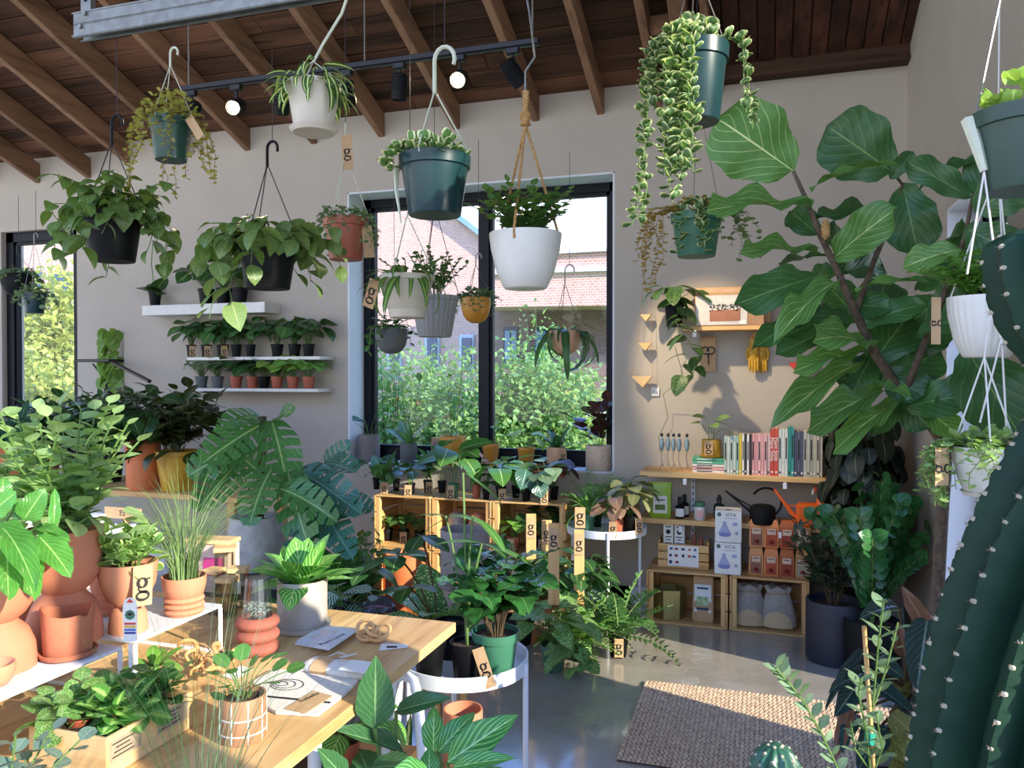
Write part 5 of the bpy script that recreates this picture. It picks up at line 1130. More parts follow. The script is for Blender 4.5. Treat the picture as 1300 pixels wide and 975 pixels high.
for px, lab in ((840, 'leftmost of the small metal garden stakes on the shelf'), (848, 'second small metal garden stake from the left on the shelf'), (855, 'third small metal garden stake from the left on the shelf'), (862, 'fourth small metal garden stake from the left on the shelf'), (872, 'rightmost small metal garden stake, standing apart on the shelf')):
    p = on(px, 4.44, U2); t = thing('garden_stake', lab, 'garden ornament', p, rnd.uniform(-.3, .3), 'small metal garden stakes')
    MB().lathe([(.001, .105), (.009, .11), (.013, .14), (.009, .175), (.005, .18)], 10).build('body', m_gm, t, True); MB().lathe([(.001, .183), (.008, .188), (.009, .196), (.005, .204), (.001, .206)], 10).build('head', m_metalb, t, True)
    q = MB(); q.tube([(0, 0, .11), (-.003, 0, .06), (.004, 0, .035)], .0025, 5); q.tube([(.004, 0, .035), (.02, 0, .004)], .0018, 5); q.tube([(.004, 0, .035), (-.014, .004, .004)], .0018, 5); q.tube([(.004, 0, .035), (0, -.016, .004)], .0018, 5); q.build('legs', m_wire, t, True)
    q = MB(); q.tube([(.01, 0, .165), (.018, 0, .13)], .0015, 4); q.tube([(-.01, 0, .165), (-.018, 0, .14)], .0015, 4); q.build('arms', m_wire, t, True)
# second shelf
def bottle(name, label, px, Y, z, r, h, mat, capm, caph=.03, lab=True, pump=False, group=None):
    t = thing(name, label, 'bottle', on(px, Y, z), face(on(px, Y, z)), group); MB().lathe([(r * .9, 0), (r, .004), (r, h * .72), (r * .8, h * .82), (r * .4, h * .88), (r * .38, h)], 20).build('bottle', mat, t, True)
    if lab:
        mb = MB(); vs = []
        for i in range(9):
            a = -math.pi / 2 + (i - 4) * .28
            for zz in (h * .14, h * .66): vs.append((r * 1.02 * math.cos(a), r * 1.02 * math.sin(a), zz))
        mb.add(vs, [(2 * i, 2 * i + 2, 2 * i + 3, 2 * i + 1) for i in range(8)]); mb.build('label', m_paper, t)
    MB().lathe([(r * .45, h * .98), (r * .45, h + caph), (r * .3, h + caph * 1.1), (.001, h + caph * 1.12)], 14).build('cap', capm, t, True)
    if pump: q = MB(); q.box((0, -.012, h + caph * 1.3), (.016, .05, .014), 0, None, .003); q.box((0, -.03, h + caph * .9), (.006, .006, .02)); q.build('spray_head', capm, t)
    return t
t = thing('fertilizer_pouch', 'bright green stand-up pouch with white label at the left of the lower pine shelf', 'pouch', on(838, 4.40, U3), face(on(838, 4.4, U3)))
mb = MB(); 
prf = [(.058, .024, 0), (.062, .03, .02), (.062, .026, .09), (.063, .010, .16), (.064, .003, .175), (.064, .003, .195)]
vs = []
for hx, hy, z in prf:
    for k in range(12): a = 2 * math.pi * k / 12; vs.append((hx * math.copysign(abs(math.cos(a)) ** .4, math.cos(a)), hy * math.copysign(abs(math.sin(a)) ** .7, math.sin(a)), z))
mb.add(vs, [(i * 12 + k, i * 12 + (k + 1) % 12, (i + 1) * 12 + (k + 1) % 12, (i + 1) * 12 + k) for i in range(5) for k in range(12)] + [tuple(range(11, -1, -1)), tuple(range(60, 72))]); POUCH = list(mb.v), list(mb.f)
mb.build('pouch', plain('lime_foil', '#94b52e', .3, '#86a626', 10), t, True); bx((0, -.0285, .075), (.075, .003, .095)).build('label', m_paper, t); bx((0, -.0305, .10), (.05, .001, .006)).build('label_print', m_ink, t); bx((0, -.0305, .06), (.055, .001, .03)).build('label_print', m_stem, t)
bottle('dropper_bottle', 'black bottle with white label, front of the pair on the lower pine shelf', 863, 4.40, U3, .026, .085, m_black, m_metalb, .03, group='dark bottles on the lower pine shelf'); bottle('dropper_bottle', 'black bottle with white label, behind its twin on the lower pine shelf', 869, 4.47, U3, .026, .09, m_black, m_metalb, .03, group='dark bottles on the lower pine shelf')
bottle('spray_bottle', 'dark glass spray bottle behind the stacked bulb boxes', 913, 4.44, U3, .03, .10, plain('dark_green_glass', '#16302e', .15), m_metalb, .02, lab=False, pump=True)
t = thing('lidded_jar', 'small clear jar with white label and green lid on the lower pine shelf', 'jar', on(888, 4.39, U3), face(on(888, 4.39, U3))); MB().lathe([(.027, 0), (.03, .006), (.03, .07), (.024, .078)], 20).build('jar', plain('jar_pale', '#cfd2cc', .2), t, True); MB().lathe([(.029, .072), (.029, .096), (.001, .098)], 20).build('lid', m_green2, t, True); bx((0, -.0312, .036), (.036, .002, .04)).build('label', plain('pink_label', '#d9a8a4', .6), t)
def ribbon_arc(c, r, a0, a1, n=14, y=0): return [Vector((c[0] + r * math.cos(a0 + (a1 - a0) * i / n), y, c[1] + r * math.sin(a0 + (a1 - a0) * i / n))) for i in range(n + 1)]
p = on(968, 4.38, U3); t = thing('watering_can', 'matte black round watering can with a long spout on the lower pine shelf', 'watering can', p)
MB().lathe([(.062, 0), (.066, .01), (.066, .085), (.05, .098), (.001, .1)], 28).build('body', m_blackm, t, True); MB().tube([(-.06, 0, .06), (-.11, 0, .10), (-.19, 0, .165)], [.009, .006, .005], 8).build('spout', m_blackm, t, True); MB().tube([(-.06, 0, .09), (-.12, 0, .12), (-.19, 0, .165)], [.004, .004, .004], 6).build('spout_brace', m_blackm, t, True); MB().tube(ribbon_arc((.02, .115), .075, 2.6, -1.4), .006, 8).build('handle', m_blackm, t, True)
p = on(1030, 4.36, U3); t = thing('watering_can', 'orange plastic watering can with a sprayer top at the right of the lower pine shelf', 'watering can', p); m_or2 = plain('orange_can', '#e2641f', .35, '#d4581a', 10)
bx((.0, 0, .062), (.15, .09, .122), 0, .014).build('body', m_or2, t); MB().tube([(-.07, 0, .03), (-.12, 0, .10), (-.185, 0, .19)], [.016, .009, .006], 8).build('spout', m_or2, t, True); MB().tube([(-.125, 0, .105), (-.07, 0, .105)], .004, 6).build('spout_brace', m_or2, t, True); MB().tube([(.05, 0, .12), (.05, 0, .175)], [.03, .018], 12).build('neck', m_or2, t, True); MB().tube([(.07, 0, .1), (.12, 0, .08), (.12, 0, .03), (.07, 0, .02)], .008, 8).build('handle', m_or2, t, True)
q = MB(); q.box((.045, 0, .195), (.07, .03, .035), 0, None, .008); q.build('sprayer_head', plain('sprayer_rust', '#a34524', .4), t); q = MB(); q.tube([(.01, 0, .20), (.005, 0, .17)], .005, 6); q.build('trigger', m_white, t, True)
# crates shelf A & B
AX = [on(820, 4.27, .1).x, on(925, 4.27, .1).x, on(1028, 4.27, .1).x]; CB = .288
crate('pine crate on the floor under the pine shelves, left one of the two', AX[0], AX[1] - .003, 4.27, 0, CB, .32, 'pine crates under the pine shelves'); crate('pine crate on the floor under the pine shelves, right one beside the big black pot', AX[1] + .003, AX[2], 4.27, 0, CB, .32, 'pine crates under the pine shelves')
# small slatted box with tubes
p = on(869, 4.42, CB); t = thing('slatted_box', 'small open pine box with a printed card holding two tubes, on the left crate', 'box', p)
bw, bd_, bh = .27, .15, .135
for s in (-1, 1):
    for k in range(3): bx((0, s * (bd_ / 2 - .004), bh * (k + .5) / 3), (bw, .008, bh / 3 - .006), 0, .001).build('slat', m_pine, t)
    for k in range(3): bx((s * (bw / 2 - .004), 0, bh * (k + .5) / 3 + (.02 if k == 2 else 0)), (.008, bd_ - .018, bh / 3 - .006), 0, .001).build('end_slat', m_piney, t)
bx((0, 0, .006), (bw - .018, bd_ - .018, .01)).build('bottom', m_pine, t)
q = bx((.0, -bd_ / 2 - .004, .07), (.165, .003, .112)).build('printed_card', m_paper, t)
cc = ['#2f3f6a', '#8f3a3a', '#3a3a3a', '#c05a4a', '#4a5f8f']
for k in range(12):
    i, j = k % 5, k // 5; MB().box((-.066 + i * .032 + rnd.uniform(-.004, .004), -bd_ / 2 - .006, .108 - j * .036), (.012 + rnd.random() * .008, .001, .009 + rnd.random() * .008), 0, MB and None).build('card_picture', plain('print_' + cc[k % 5][1:], cc[k % 5], .7), q).matrix_parent_inverse = Matrix.Identity(4)
for k, dx in enumerate((-.065, -.005)):
    tt_ = thing('printed_tube', ('left' if k == 0 else 'right') + ' of two white printed square cartons standing in the pine box', 'carton', (p.x + dx - .02, p.y - .01, CB + .012), 0, 'white cartons in the pine box'); bx((0, 0, .115), (.054, .05, .23), 0, .002).build('carton', m_paper, tt_)
    for zz, ww in ((.205, .03), (.15, .036), (.135, .02), (.115, .04)): bx((0, -.0258, zz), (ww, .001, .005)).build('carton_print', m_ink, tt_)
    for a in range(7): bx((rnd.uniform(-.02, .02), -.0258, rnd.uniform(.02, .1)), (rnd.uniform(.006, .016), .001, rnd.uniform(.008, .02)), 0).build('carton_print', m_ink, tt_)
    MB().tube([(0, -.0255, .178), (0, -.0275, .178)], .013, 14).build('carton_emblem', m_ink, tt_)
for k, dx in enumerate((.052, .088)):
    tt_ = thing('clay_cone', ('left' if k == 0 else 'right') + ' of two terracotta watering cones in the pine box', 'watering cone', (p.x + dx, p.y, CB + .012), 0, 'terracotta cones in the pine box'); MB().lathe([(.017, 0), (.019, .03), (.013, .12), (.004, .175 - k * .01), (.001, .178 - k * .01)], 14).build('cone', m_terra3, tt_, True)
# bulb boxes
for k in range(2):
    p = on(924.5, 4.355, CB); t = thing('bulb_box', ('upper' if k else 'lower') + ' white grow bulb carton lettered VITA', 'carton', (p.x, p.y, CB + k * .170), (-.02, .03)[k], 'stacked bulb cartons')
    bx((0, 0, .084), (.135, .12, .167), 0, .001).build('carton', m_paper, t)
    text(t, 'VITA', .026, T4((.012, -.0606, .145)) @ FRONT, m_ink); MB().tube([(-.046, -.0600, .147), (-.046, -.0615, .147)], .011, 16).build('logo_disc', m_green3, t)
    lav = plain('lavender_print', '#a9aed2', .6); lav2 = plain('violet_print', '#8088bb', .6)
    MB().poly([(-.036, .03), (-.048, .04), (-.05, .052), (-.036, .075), (-.026, .098), (-.027, .11), (-.009, .11), (-.010, .098), (.0, .075), (.014, .052), (.012, .04), (0, .03)], .0015, T4((0, -.061, 0))).build('bulb_picture', lav, t)
    MB().poly([(-.048 + .031 + .031 * math.cos(a * .52), .045 + .012 * math.sin(a * .52)) for a in range(12)], .0012, T4((0, -.0622, -.004))).build('bulb_face', lav2, t)
    MB().poly([(.035 + .014 * math.cos(a * .52), .098 + .01 * math.sin(a * .52)) for a in range(12)], .0012, T4((0, -.061, 0))).build('picture', lav, t); MB().poly([(.043 + .009 * math.cos(a * .52), .05 + .009 * math.sin(a * .52)) for a in range(12)], .0012, T4((0, -.061, 0))).build('picture', plain('grey_print', '#a2a6b0', .6), t)
    bx((.012, -.0606, .127), (.06, .001, .003)).build('fine_print', plain('grey_print', '#a2a6b0', .6), t); bx((0, -.03, .1685), (.03, .012, .002)).build('hang_slot', m_blackm, t)
# fertilizer pouches 4 x 2
pc = [('#d9955c', '#8f5c48'), ('#e08c50', '#b04c2c'), ('#b8622f', '#96381f'), ('#c78f50', '#a09a80')]
dd = ['first', 'second', 'third', 'fourth']
for k in range(2):
    for i in range(4):
        p = on((960, 979, 999, 1019)[i], 4.36, CB); t = thing('seed_pouch', dd[i] + ' brown card packet from the left in the ' + ('upper' if k else 'lower') + ' row', 'packet', (p.x, p.y, CB + k * .148), rnd.uniform(-.05, .05), 'brown card packets in two rows')
        mb = MB(); vs = []
        for hx, hy, z in ((.034, .028, 0), (.037, .03, .01), (.036, .028, .11), (.030, .018, .138), (.026, .012, .145)):
            for a, b_ in ((-1, -1), (1, -1), (1, 1), (-1, 1)): vs.append((a * hx, b_ * hy, z))
        mb.add(vs, [(j * 4 + q, j * 4 + (q + 1) % 4, j * 4 + 4 + (q + 1) % 4, j * 4 + 4 + q) for j in range(4) for q in range(4)] + [(3, 2, 1, 0), (16, 17, 18, 19)]); mb.build('carton', plain('packet_' + pc[i][0][1:], pc[i][0], .6), t)
        bx((0, -.0305, .052), (.056, .003, .085)).build('front_panel', plain('packet_' + pc[i][1][1:], pc[i][1], .6), t); bx((0, -.0325, .085), (.044, .002, .03)).build('label', plain('packet_label', '#d8b9a2', .6), t); bx((0, -.034, .09), (.03, .001, .004)).build('label_print', m_ink, t)
        MB().lathe([(.001, 0), (.011, .002), (.013, .01), (.007, .018), (.001, .02)], 10, (0, -.032, .022)).build('fruit_picture', plain('packet_red', '#8a2a26', .6), t, True); bx((0, -.0132, .137), (.016, .003, .004)).build('hang_slot', m_blackm, t)
# crate contents
p = on(850, 4.38, .013); t = thing('brass_planter', 'hexagonal brushed brass planter in the left floor crate', 'planter', p, .25); mb = MB(); mb.lathe([(.085, 0), (.09, .16), (.084, .16), (.078, .01), (.001, .01)], 6); mb.build('planter', m_brass, t)
p = on(893, 4.36, .013); t = thing('soil_bag', 'brown paper bag with a green and white printed label in the left floor crate', 'bag', p, -.04)
mb = MB(); vs = []
for hx, hy, z in ((.056, .034, 0), (.06, .038, .02), (.057, .036, .1), (.055, .02, .18), (.054, .008, .215), (.054, .006, .24)):
    for k in range(12): a = 2 * math.pi * k / 12; vs.append((hx * math.copysign(abs(math.cos(a)) ** .35, math.cos(a)), hy * math.copysign(abs(math.sin(a)) ** .5, math.sin(a)), z))
mb.add(vs, [(i * 12 + k, i * 12 + (k + 1) % 12, (i + 1) * 12 + (k + 1) % 12, (i + 1) * 12 + k) for i in range(5) for k in range(12)] + [tuple(range(11, -1, -1)), tuple(range(60, 72))]); mb.build('bag', m_kraft, t, True)
q = bx((0, -.038, .125), (.088, .003, .145)).build('label', m_paper, t); q.rotation_euler.x = -.07
bx((0, -.041, .185), (.06, .001, .01)).build('label_print', plain('print_navy', '#24385e', .6), t); bx((0, -.042, .115), (.062, .001, .05)).build('label_picture', plain('leaf_print', '#6f9a5c', .7, '#d2d9b4', 60), t); bx((0, -.0445, .075), (.06, .001, .012)).build('label_print', plain('print_navy', '#24385e', .6), t)
for k, px in enumerate((951, 988)):
    p = on(px, 4.37, .013); t = thing('cloth_sack', ('left' if k == 0 else 'right') + ' grey gathered cloth sack with a tan lower patch in the right floor crate', 'sack', p, .08 * (1 - 2 * k), 'cloth sacks in the right floor crate')
    rr = random.Random(k); mb = MB(); n_ = 28; rows = ((.07, 0), (.092, .015), (.09, .06), (.078, .12), (.066, .165), (.055, .18), (.064, .2), (.07, .215)); vs = []
    for j, (q, z) in enumerate(rows):
        for i in range(n_): a = 2 * math.pi * i / n_; m_ = 1 + .03 * math.sin(a * 5 + k + j) + (.10 * math.sin(a * 11) if j > 4 else 0); vs.append((q * m_ * math.cos(a), q * m_ * .6 * math.sin(a), z + (.01 * math.sin(a * 7) if j > 5 else 0)))
    mb.add(vs, [(j * n_ + i, j * n_ + (i + 1) % n_, (j + 1) * n_ + (i + 1) % n_, (j + 1) * n_ + i) for j in range(7) for i in range(n_)] + [tuple(range(n_ - 1, -1, -1)), tuple(range(7 * n_, 8 * n_))]); mb.build('sack', m_greyb, t, True)
    mb = MB(); vs = []
    for i in range(13):
        u = (i - 6) / 6
        for f in (0, .5, 1): a = -math.pi / 2 + u * .95; z = .008 + (f * .085 * math.sqrt(max(0, 1 - u * u)) ); q = .0925 - max(0, z - .02) * .1; vs.append((q * 1.02 * math.cos(a), q * .615 * math.sin(a) - .003, z))
    mb.add(vs, [(i * 3 + f, i * 3 + 3 + f, i * 3 + 4 + f, i * 3 + 1 + f) for i in range(12) for f in range(2)]); mb.build('tan_patch', m_sand, t, True)  # half-round pool of sunlight at the sack foot, painted as a tan patch
    mb = MB(); mb.tube([(.057 * math.cos(a * .35) * 1.02, .057 * .62 * math.sin(a * .35), .18 + .004 * math.sin(a)) for a in range(18)], .003, 5, closed=True); mb.build('drawstring', m_rope, t, True)
# ================================================================== THINGS ON THE HIGH SHELF AND WALL
t = small('pothos', 'blue-black pot of pothos trailing from the left end of the high pine shelf', 856, 4.44, U1, 26, 34, 'nursery', m_blackm, Pm(P1(14, 2.2, .10, .14, pitch=-.5), lambda P, r, h: P.trail(2, r, h, .42, .55, .06, .12, az=(4.1, 4.9), out=.02, wob=.05)), None, meshes=lv('heart', leafmat('leaf_pothos_dark', '#2f5a2c', spots='#7d9a50', vein='#6f8f4c', veinw=.3), .38, .35, hi=True))
wpart(t, 'bare_vine', [aty(857, 440, 4.3), aty(868, 480, 4.42), aty(842, 500, 4.5), aty(848, 530, 4.55), aty(836, 555, 4.55), aty(838, 575, 4.5)], .0018, m_stem)
p = on(921, 4.45, U1); t = thing('planter_carton', 'white and brown printed planter carton lettered hydroplanter on the high pine shelf', 'carton', p); bx((.02, 0, .085), (.36, .1, .17), 0, .001).build('carton', plain('carton_brown', '#a98260', .7), t)
bx((-.02, -.0515, .085), (.27, .003, .16)).build('front_print', plain('carton_white', '#cfc9c3', .6), t); bx((.0, -.0535, .055), (.16, .002, .06)).build('planter_picture', plain('carton_wood_print', '#a06a50', .6), t)
q = MB()
for i in range(60): x = rnd.uniform(-.08, .08); z = rnd.uniform(.08, .115); q.box((x, -.0540, z), (.008, .001, .006), 0, None)
q.build('greenery_picture', plain('carton_foliage_print', '#4a4a44', .7), t, kind='stuff'); text(t, 'hydroplanter', .032, T4((-.02, -.054, .138)) @ FRONT, m_paper); bx((.09, -.0535, .02), (.035, .001, .022)).build('barcode_panel', m_paper, t)
p = on(925, 4.52, U1); t = thing('tube_carton', 'brown card carton lying behind the hydroplanter carton on the high shelf', 'carton', (p.x + .02, 4.54, U1 + .0)); bx((0, 0, .11), (.40, .07, .22), 0, .001).build('carton', m_kraft, t); bx((-.02, -.036, .2), (.26, .002, .025)).build('picture', plain('carton_tan_print', '#c9a482', .6), t)
def wallthing(name, label, cat, px, py, Y=4.585, group=None):
    return thing(name, label, cat, aty(px, py, Y), 0, group)
t = wallthing('bonsai_scissors', 'black bonsai scissors on a kraft card hanging under the high shelf', 'scissors', 899, 426); bx((0, 0, -.105), (.085, .006, .20), 0, .001).build('backing_card', m_kraft, t)
q = MB(); q.tube(ribbon_arc((-.016, -.085), .020, -.3, 5.3, 16, -.008), .0035, 6); q.tube([(-.003, -.008, -.10), (.008, -.008, -.165)], [.004, .0015], 6); q.build('scissor_half', m_metalb, t, True)
q = MB(); q.tube(ribbon_arc((.016, -.085), .020, -2.2, 3.5, 16, -.008), .0035, 6); q.tube([(.003, -.009, -.10), (.002, -.009, -.165)], [.004, .0015], 6); q.build('scissor_half', m_metalb, t, True); MB().tube([(0, -.004, .004), (0, -.03, .004)], .002, 6).build('peg', m_wire, t)
t = wallthing('garden_gloves', 'pair of yellow leather garden gloves hanging under the high shelf', 'gloves', 962, 428); m_glove = plain('yellow_leather', '#c99a2b', .7, '#a87d1e', 30, bump=.5)
for s in (-1, 1):
    mb = MB(); mb.lathe([(.020, 0), (.026, -.02), (.022, -.035), (.027, -.07), (.026, -.12), (.012, -.135), (.001, -.137)], 14); mb.v = [(x + s * .021, y * .5 - .02 + .012 * s, z) for x, y, z in mb.v]; mb.build('glove_palm', m_glove, t, True)
    for k in range(4): MB().tube([(s * .021 - .02 + k * .0135, -.022 + .012 * s, -.115), (s * .021 - .021 + k * .0145, -.024 + .012 * s, -.16), (s * .021 - .020 + k * .0145, -.022 + .012 * s, -.20 + abs(k - 1.5) * .008)], [.0078, .008, .005], 8).build('glove_finger', m_glove, t, True)
    MB().tube([(s * .046, -.02, -.06), (s * .056, -.024, -.09), (s * .052, -.024, -.125)], [.009, .009, .005], 8).build('glove_thumb', m_glove, t, True); q = MB(); q.lathe([(.0265, -.012), (.028, -.014), (.028, -.026), (.0265, -.028)], 14); q.v = [(x + s * .021, y * .55 - .02 + .012 * s, z) for x, y, z in q.v]; q.build('cuff_band', m_kraft, t, True)
bx((0, -.02, .01), (.07, .004, .03)).build('header_card', m_kraft, t)
t = wallthing('red_dish', 'red folded tool holder on the wall beside the gloves, half behind fig leaves', 'holder', 1018, 466, 4.56); MB().poly([(-.07, .02), (.03, .035), (.09, .02), (.06, -.03), (.0, -.055), (-.03, -.02)], .05).build('shell', plain('bright_red', '#c8352a', .5), t); bx((.0, .03, -.06), (.01, .01, .05)).build('peg', m_wire, t)
t = wallthing('geometric_mobile', 'three wooden triangle bowls strung one above another on the wall right of the window', 'wall hanging', 818, 350, 4.57)
zs_ = [0]
for k, (px, py, w_) in enumerate(((820, 402, .062), (819, 438, .075), (815, 480, .12))):
    c = aty(px, py, 4.54) - t.location; MB().poly([(-w_ / 2, .012), (w_ / 2, .012), (w_ * .05, -w_ * .45)], .035, T4(c)).build('wood_triangle', m_ply, t)
    prev = Vector((0, -.02, 0)) if k == 0 else pc_; q = MB()
    for s in (-1, 1): q.tube([(prev.x + (s * pw_ / 2 if k else 0), prev.y, prev.z), (c.x + s * w_ / 2, c.y, c.z + .012)], .0012, 4)
    q.build('cord', m_rope, t); pc_, pw_ = c.copy(), w_
t = wallthing('wall_card', 'small white card pinned on the wall below the wooden triangles', 'card', 832, 497, 4.59); bx((0, 0, 0), (.045, .004, .05)).build('card', m_paper, t); bx((0, -.003, -.005), (.03, .001, .02)).build('card_print', plain('grey_print', '#a2a6b0', .6), t)
# ================================================================== RIGHT SIDE PLANTS
p = on(1058, 3.99, 0); t = thing('oleander', 'wide matte blue-black cylinder pot with a dark narrow-leaved shrub beside the floor crates', 'potted plant', p); pot(t, 'cyl', .125, .285, plain('blue_black_pot', '#2a2d38', .55))
Pl().stems(24, .22, .46, .105, .028, .25, lel=.3, bare=.2, wob=.3).emit(t, lv('lance', leafmat('leaf_oleander', '#3c5540', vein='#7f957c', veinw=.3, rough=.3), .17, .25), m_stemb)
t['label'] = 'wide matte blue-black cylinder pot with a dark narrow-leaved shrub beside the floor crates'
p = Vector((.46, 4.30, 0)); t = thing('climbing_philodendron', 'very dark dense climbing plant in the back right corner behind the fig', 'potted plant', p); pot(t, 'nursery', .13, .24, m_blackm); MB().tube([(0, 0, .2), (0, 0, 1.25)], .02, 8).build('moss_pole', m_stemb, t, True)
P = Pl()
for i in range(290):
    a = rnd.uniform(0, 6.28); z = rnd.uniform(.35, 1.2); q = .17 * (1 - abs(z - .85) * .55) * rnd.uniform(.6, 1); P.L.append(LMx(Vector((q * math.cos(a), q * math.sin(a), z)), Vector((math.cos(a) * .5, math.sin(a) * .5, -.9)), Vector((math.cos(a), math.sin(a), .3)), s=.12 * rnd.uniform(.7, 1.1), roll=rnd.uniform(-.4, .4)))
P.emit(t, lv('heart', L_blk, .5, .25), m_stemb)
p = Vector((.46, 3.88, 0)); t = thing('zz_plant', 'glossy upright plant with paired dark leaves between the blue-black pot and the fig trunk', 'potted plant', p); pot(t, 'cyl', .12, .24, m_blackm)
mz = lv('paddle', leafmat('leaf_zz', '#2f6a32', vein='#6f9a5a', veinw=.3, rough=.15, trans=.2), .45, .2)
P = Pl()
for i in range(19):
    a = i * 2.4; f = math.sqrt((i + .5) / 19); H = rnd.uniform(.5, .78) * (1 - .2 * f); Q = .26 * f; pts = [Vector((Q * t_ ** 1.6 * math.cos(a), Q * t_ ** 1.6 * math.sin(a), .2 + H * (t_ - .12 * f * t_ ** 3))) for t_ in [k / 7 for k in range(8)]]
    P.S.append((pts, .004)); si = Vector((-math.sin(a + .5), math.cos(a + .5), 0))
    for k in range(9):
        x = .22 + .76 * k / 8; y = x * 7; kk = min(6, int(y)); c = pts[kk].lerp(pts[kk + 1], y - kk); tg = (pts[kk + 1] - pts[kk]).normalized()
        for s in (-1, 1): P.L.append(LMx(c, (si * s * .8 + tg * .75).normalized(), Vector((math.cos(a), math.sin(a), .6)), s=.085 * (1 - .25 * abs(x - .5)), roll=rnd.uniform(-.3, .3)))
P.emit(t, mz, m_stem, cap=300)
# fiddle leaf fig
p = on(1178, 2.58, 0); p.x = min(p.x, .50); t = thing('fiddle_leaf_fig', 'large fiddle leaf fig tree with a bare trunk leaning over the pine shelves', 'tree', p); pot(t, 'cyl', .14, .26, m_dkgrey)
fd = 2.45
TR = [(1184, 860, 2.62), (1190, 760, 2.6), (1196, 650, 2.58), (1202, 570, 2.55), (1180, 535, 2.52), (1145, 500, 2.48), (1112, 450, 2.45), (1087, 400, 2.42), (1066, 350, 2.4), (1042, 300, 2.38), (1022, 250, 2.36), (1007, 217, 2.35)]
def branch(T, rows, r0, r1, name='branch', base=None):
    pts = [loc_(T, at(*r)) for r in rows]
    if base is not None: pts = [Vector(base)] + pts
    n_ = len(pts); return MB().tube(pts, [r0 + (r1 - r0) * i / (n_ - 1) for i in range(n_)], 10).build(name, m_trunk, T, True)
branch(t, TR[:5], .021, .019, 'trunk', (0, 0, .2)); branch(t, TR[4:], .018, .005, 'branch')
branch(t, [(1147, 503, 2.48), (1172, 440, 2.35), (1200, 370, 2.25), (1225, 300, 2.15), (1236, 245, 2.1)], .012, .004)
branch(t, [(1085, 400, 2.42), (1110, 330, 2.5), (1135, 270, 2.5), (1146, 235, 2.5), (1132, 216, 2.48)], .010, .004)
figm = [leafmesh('fiddle', L_fig, .5, .22, .16, .10, True, i) for i in range(3)]; figd = [leafmesh('fiddle', L_figd, .5, .3, .16, .10, True, i) for i in range(3)]
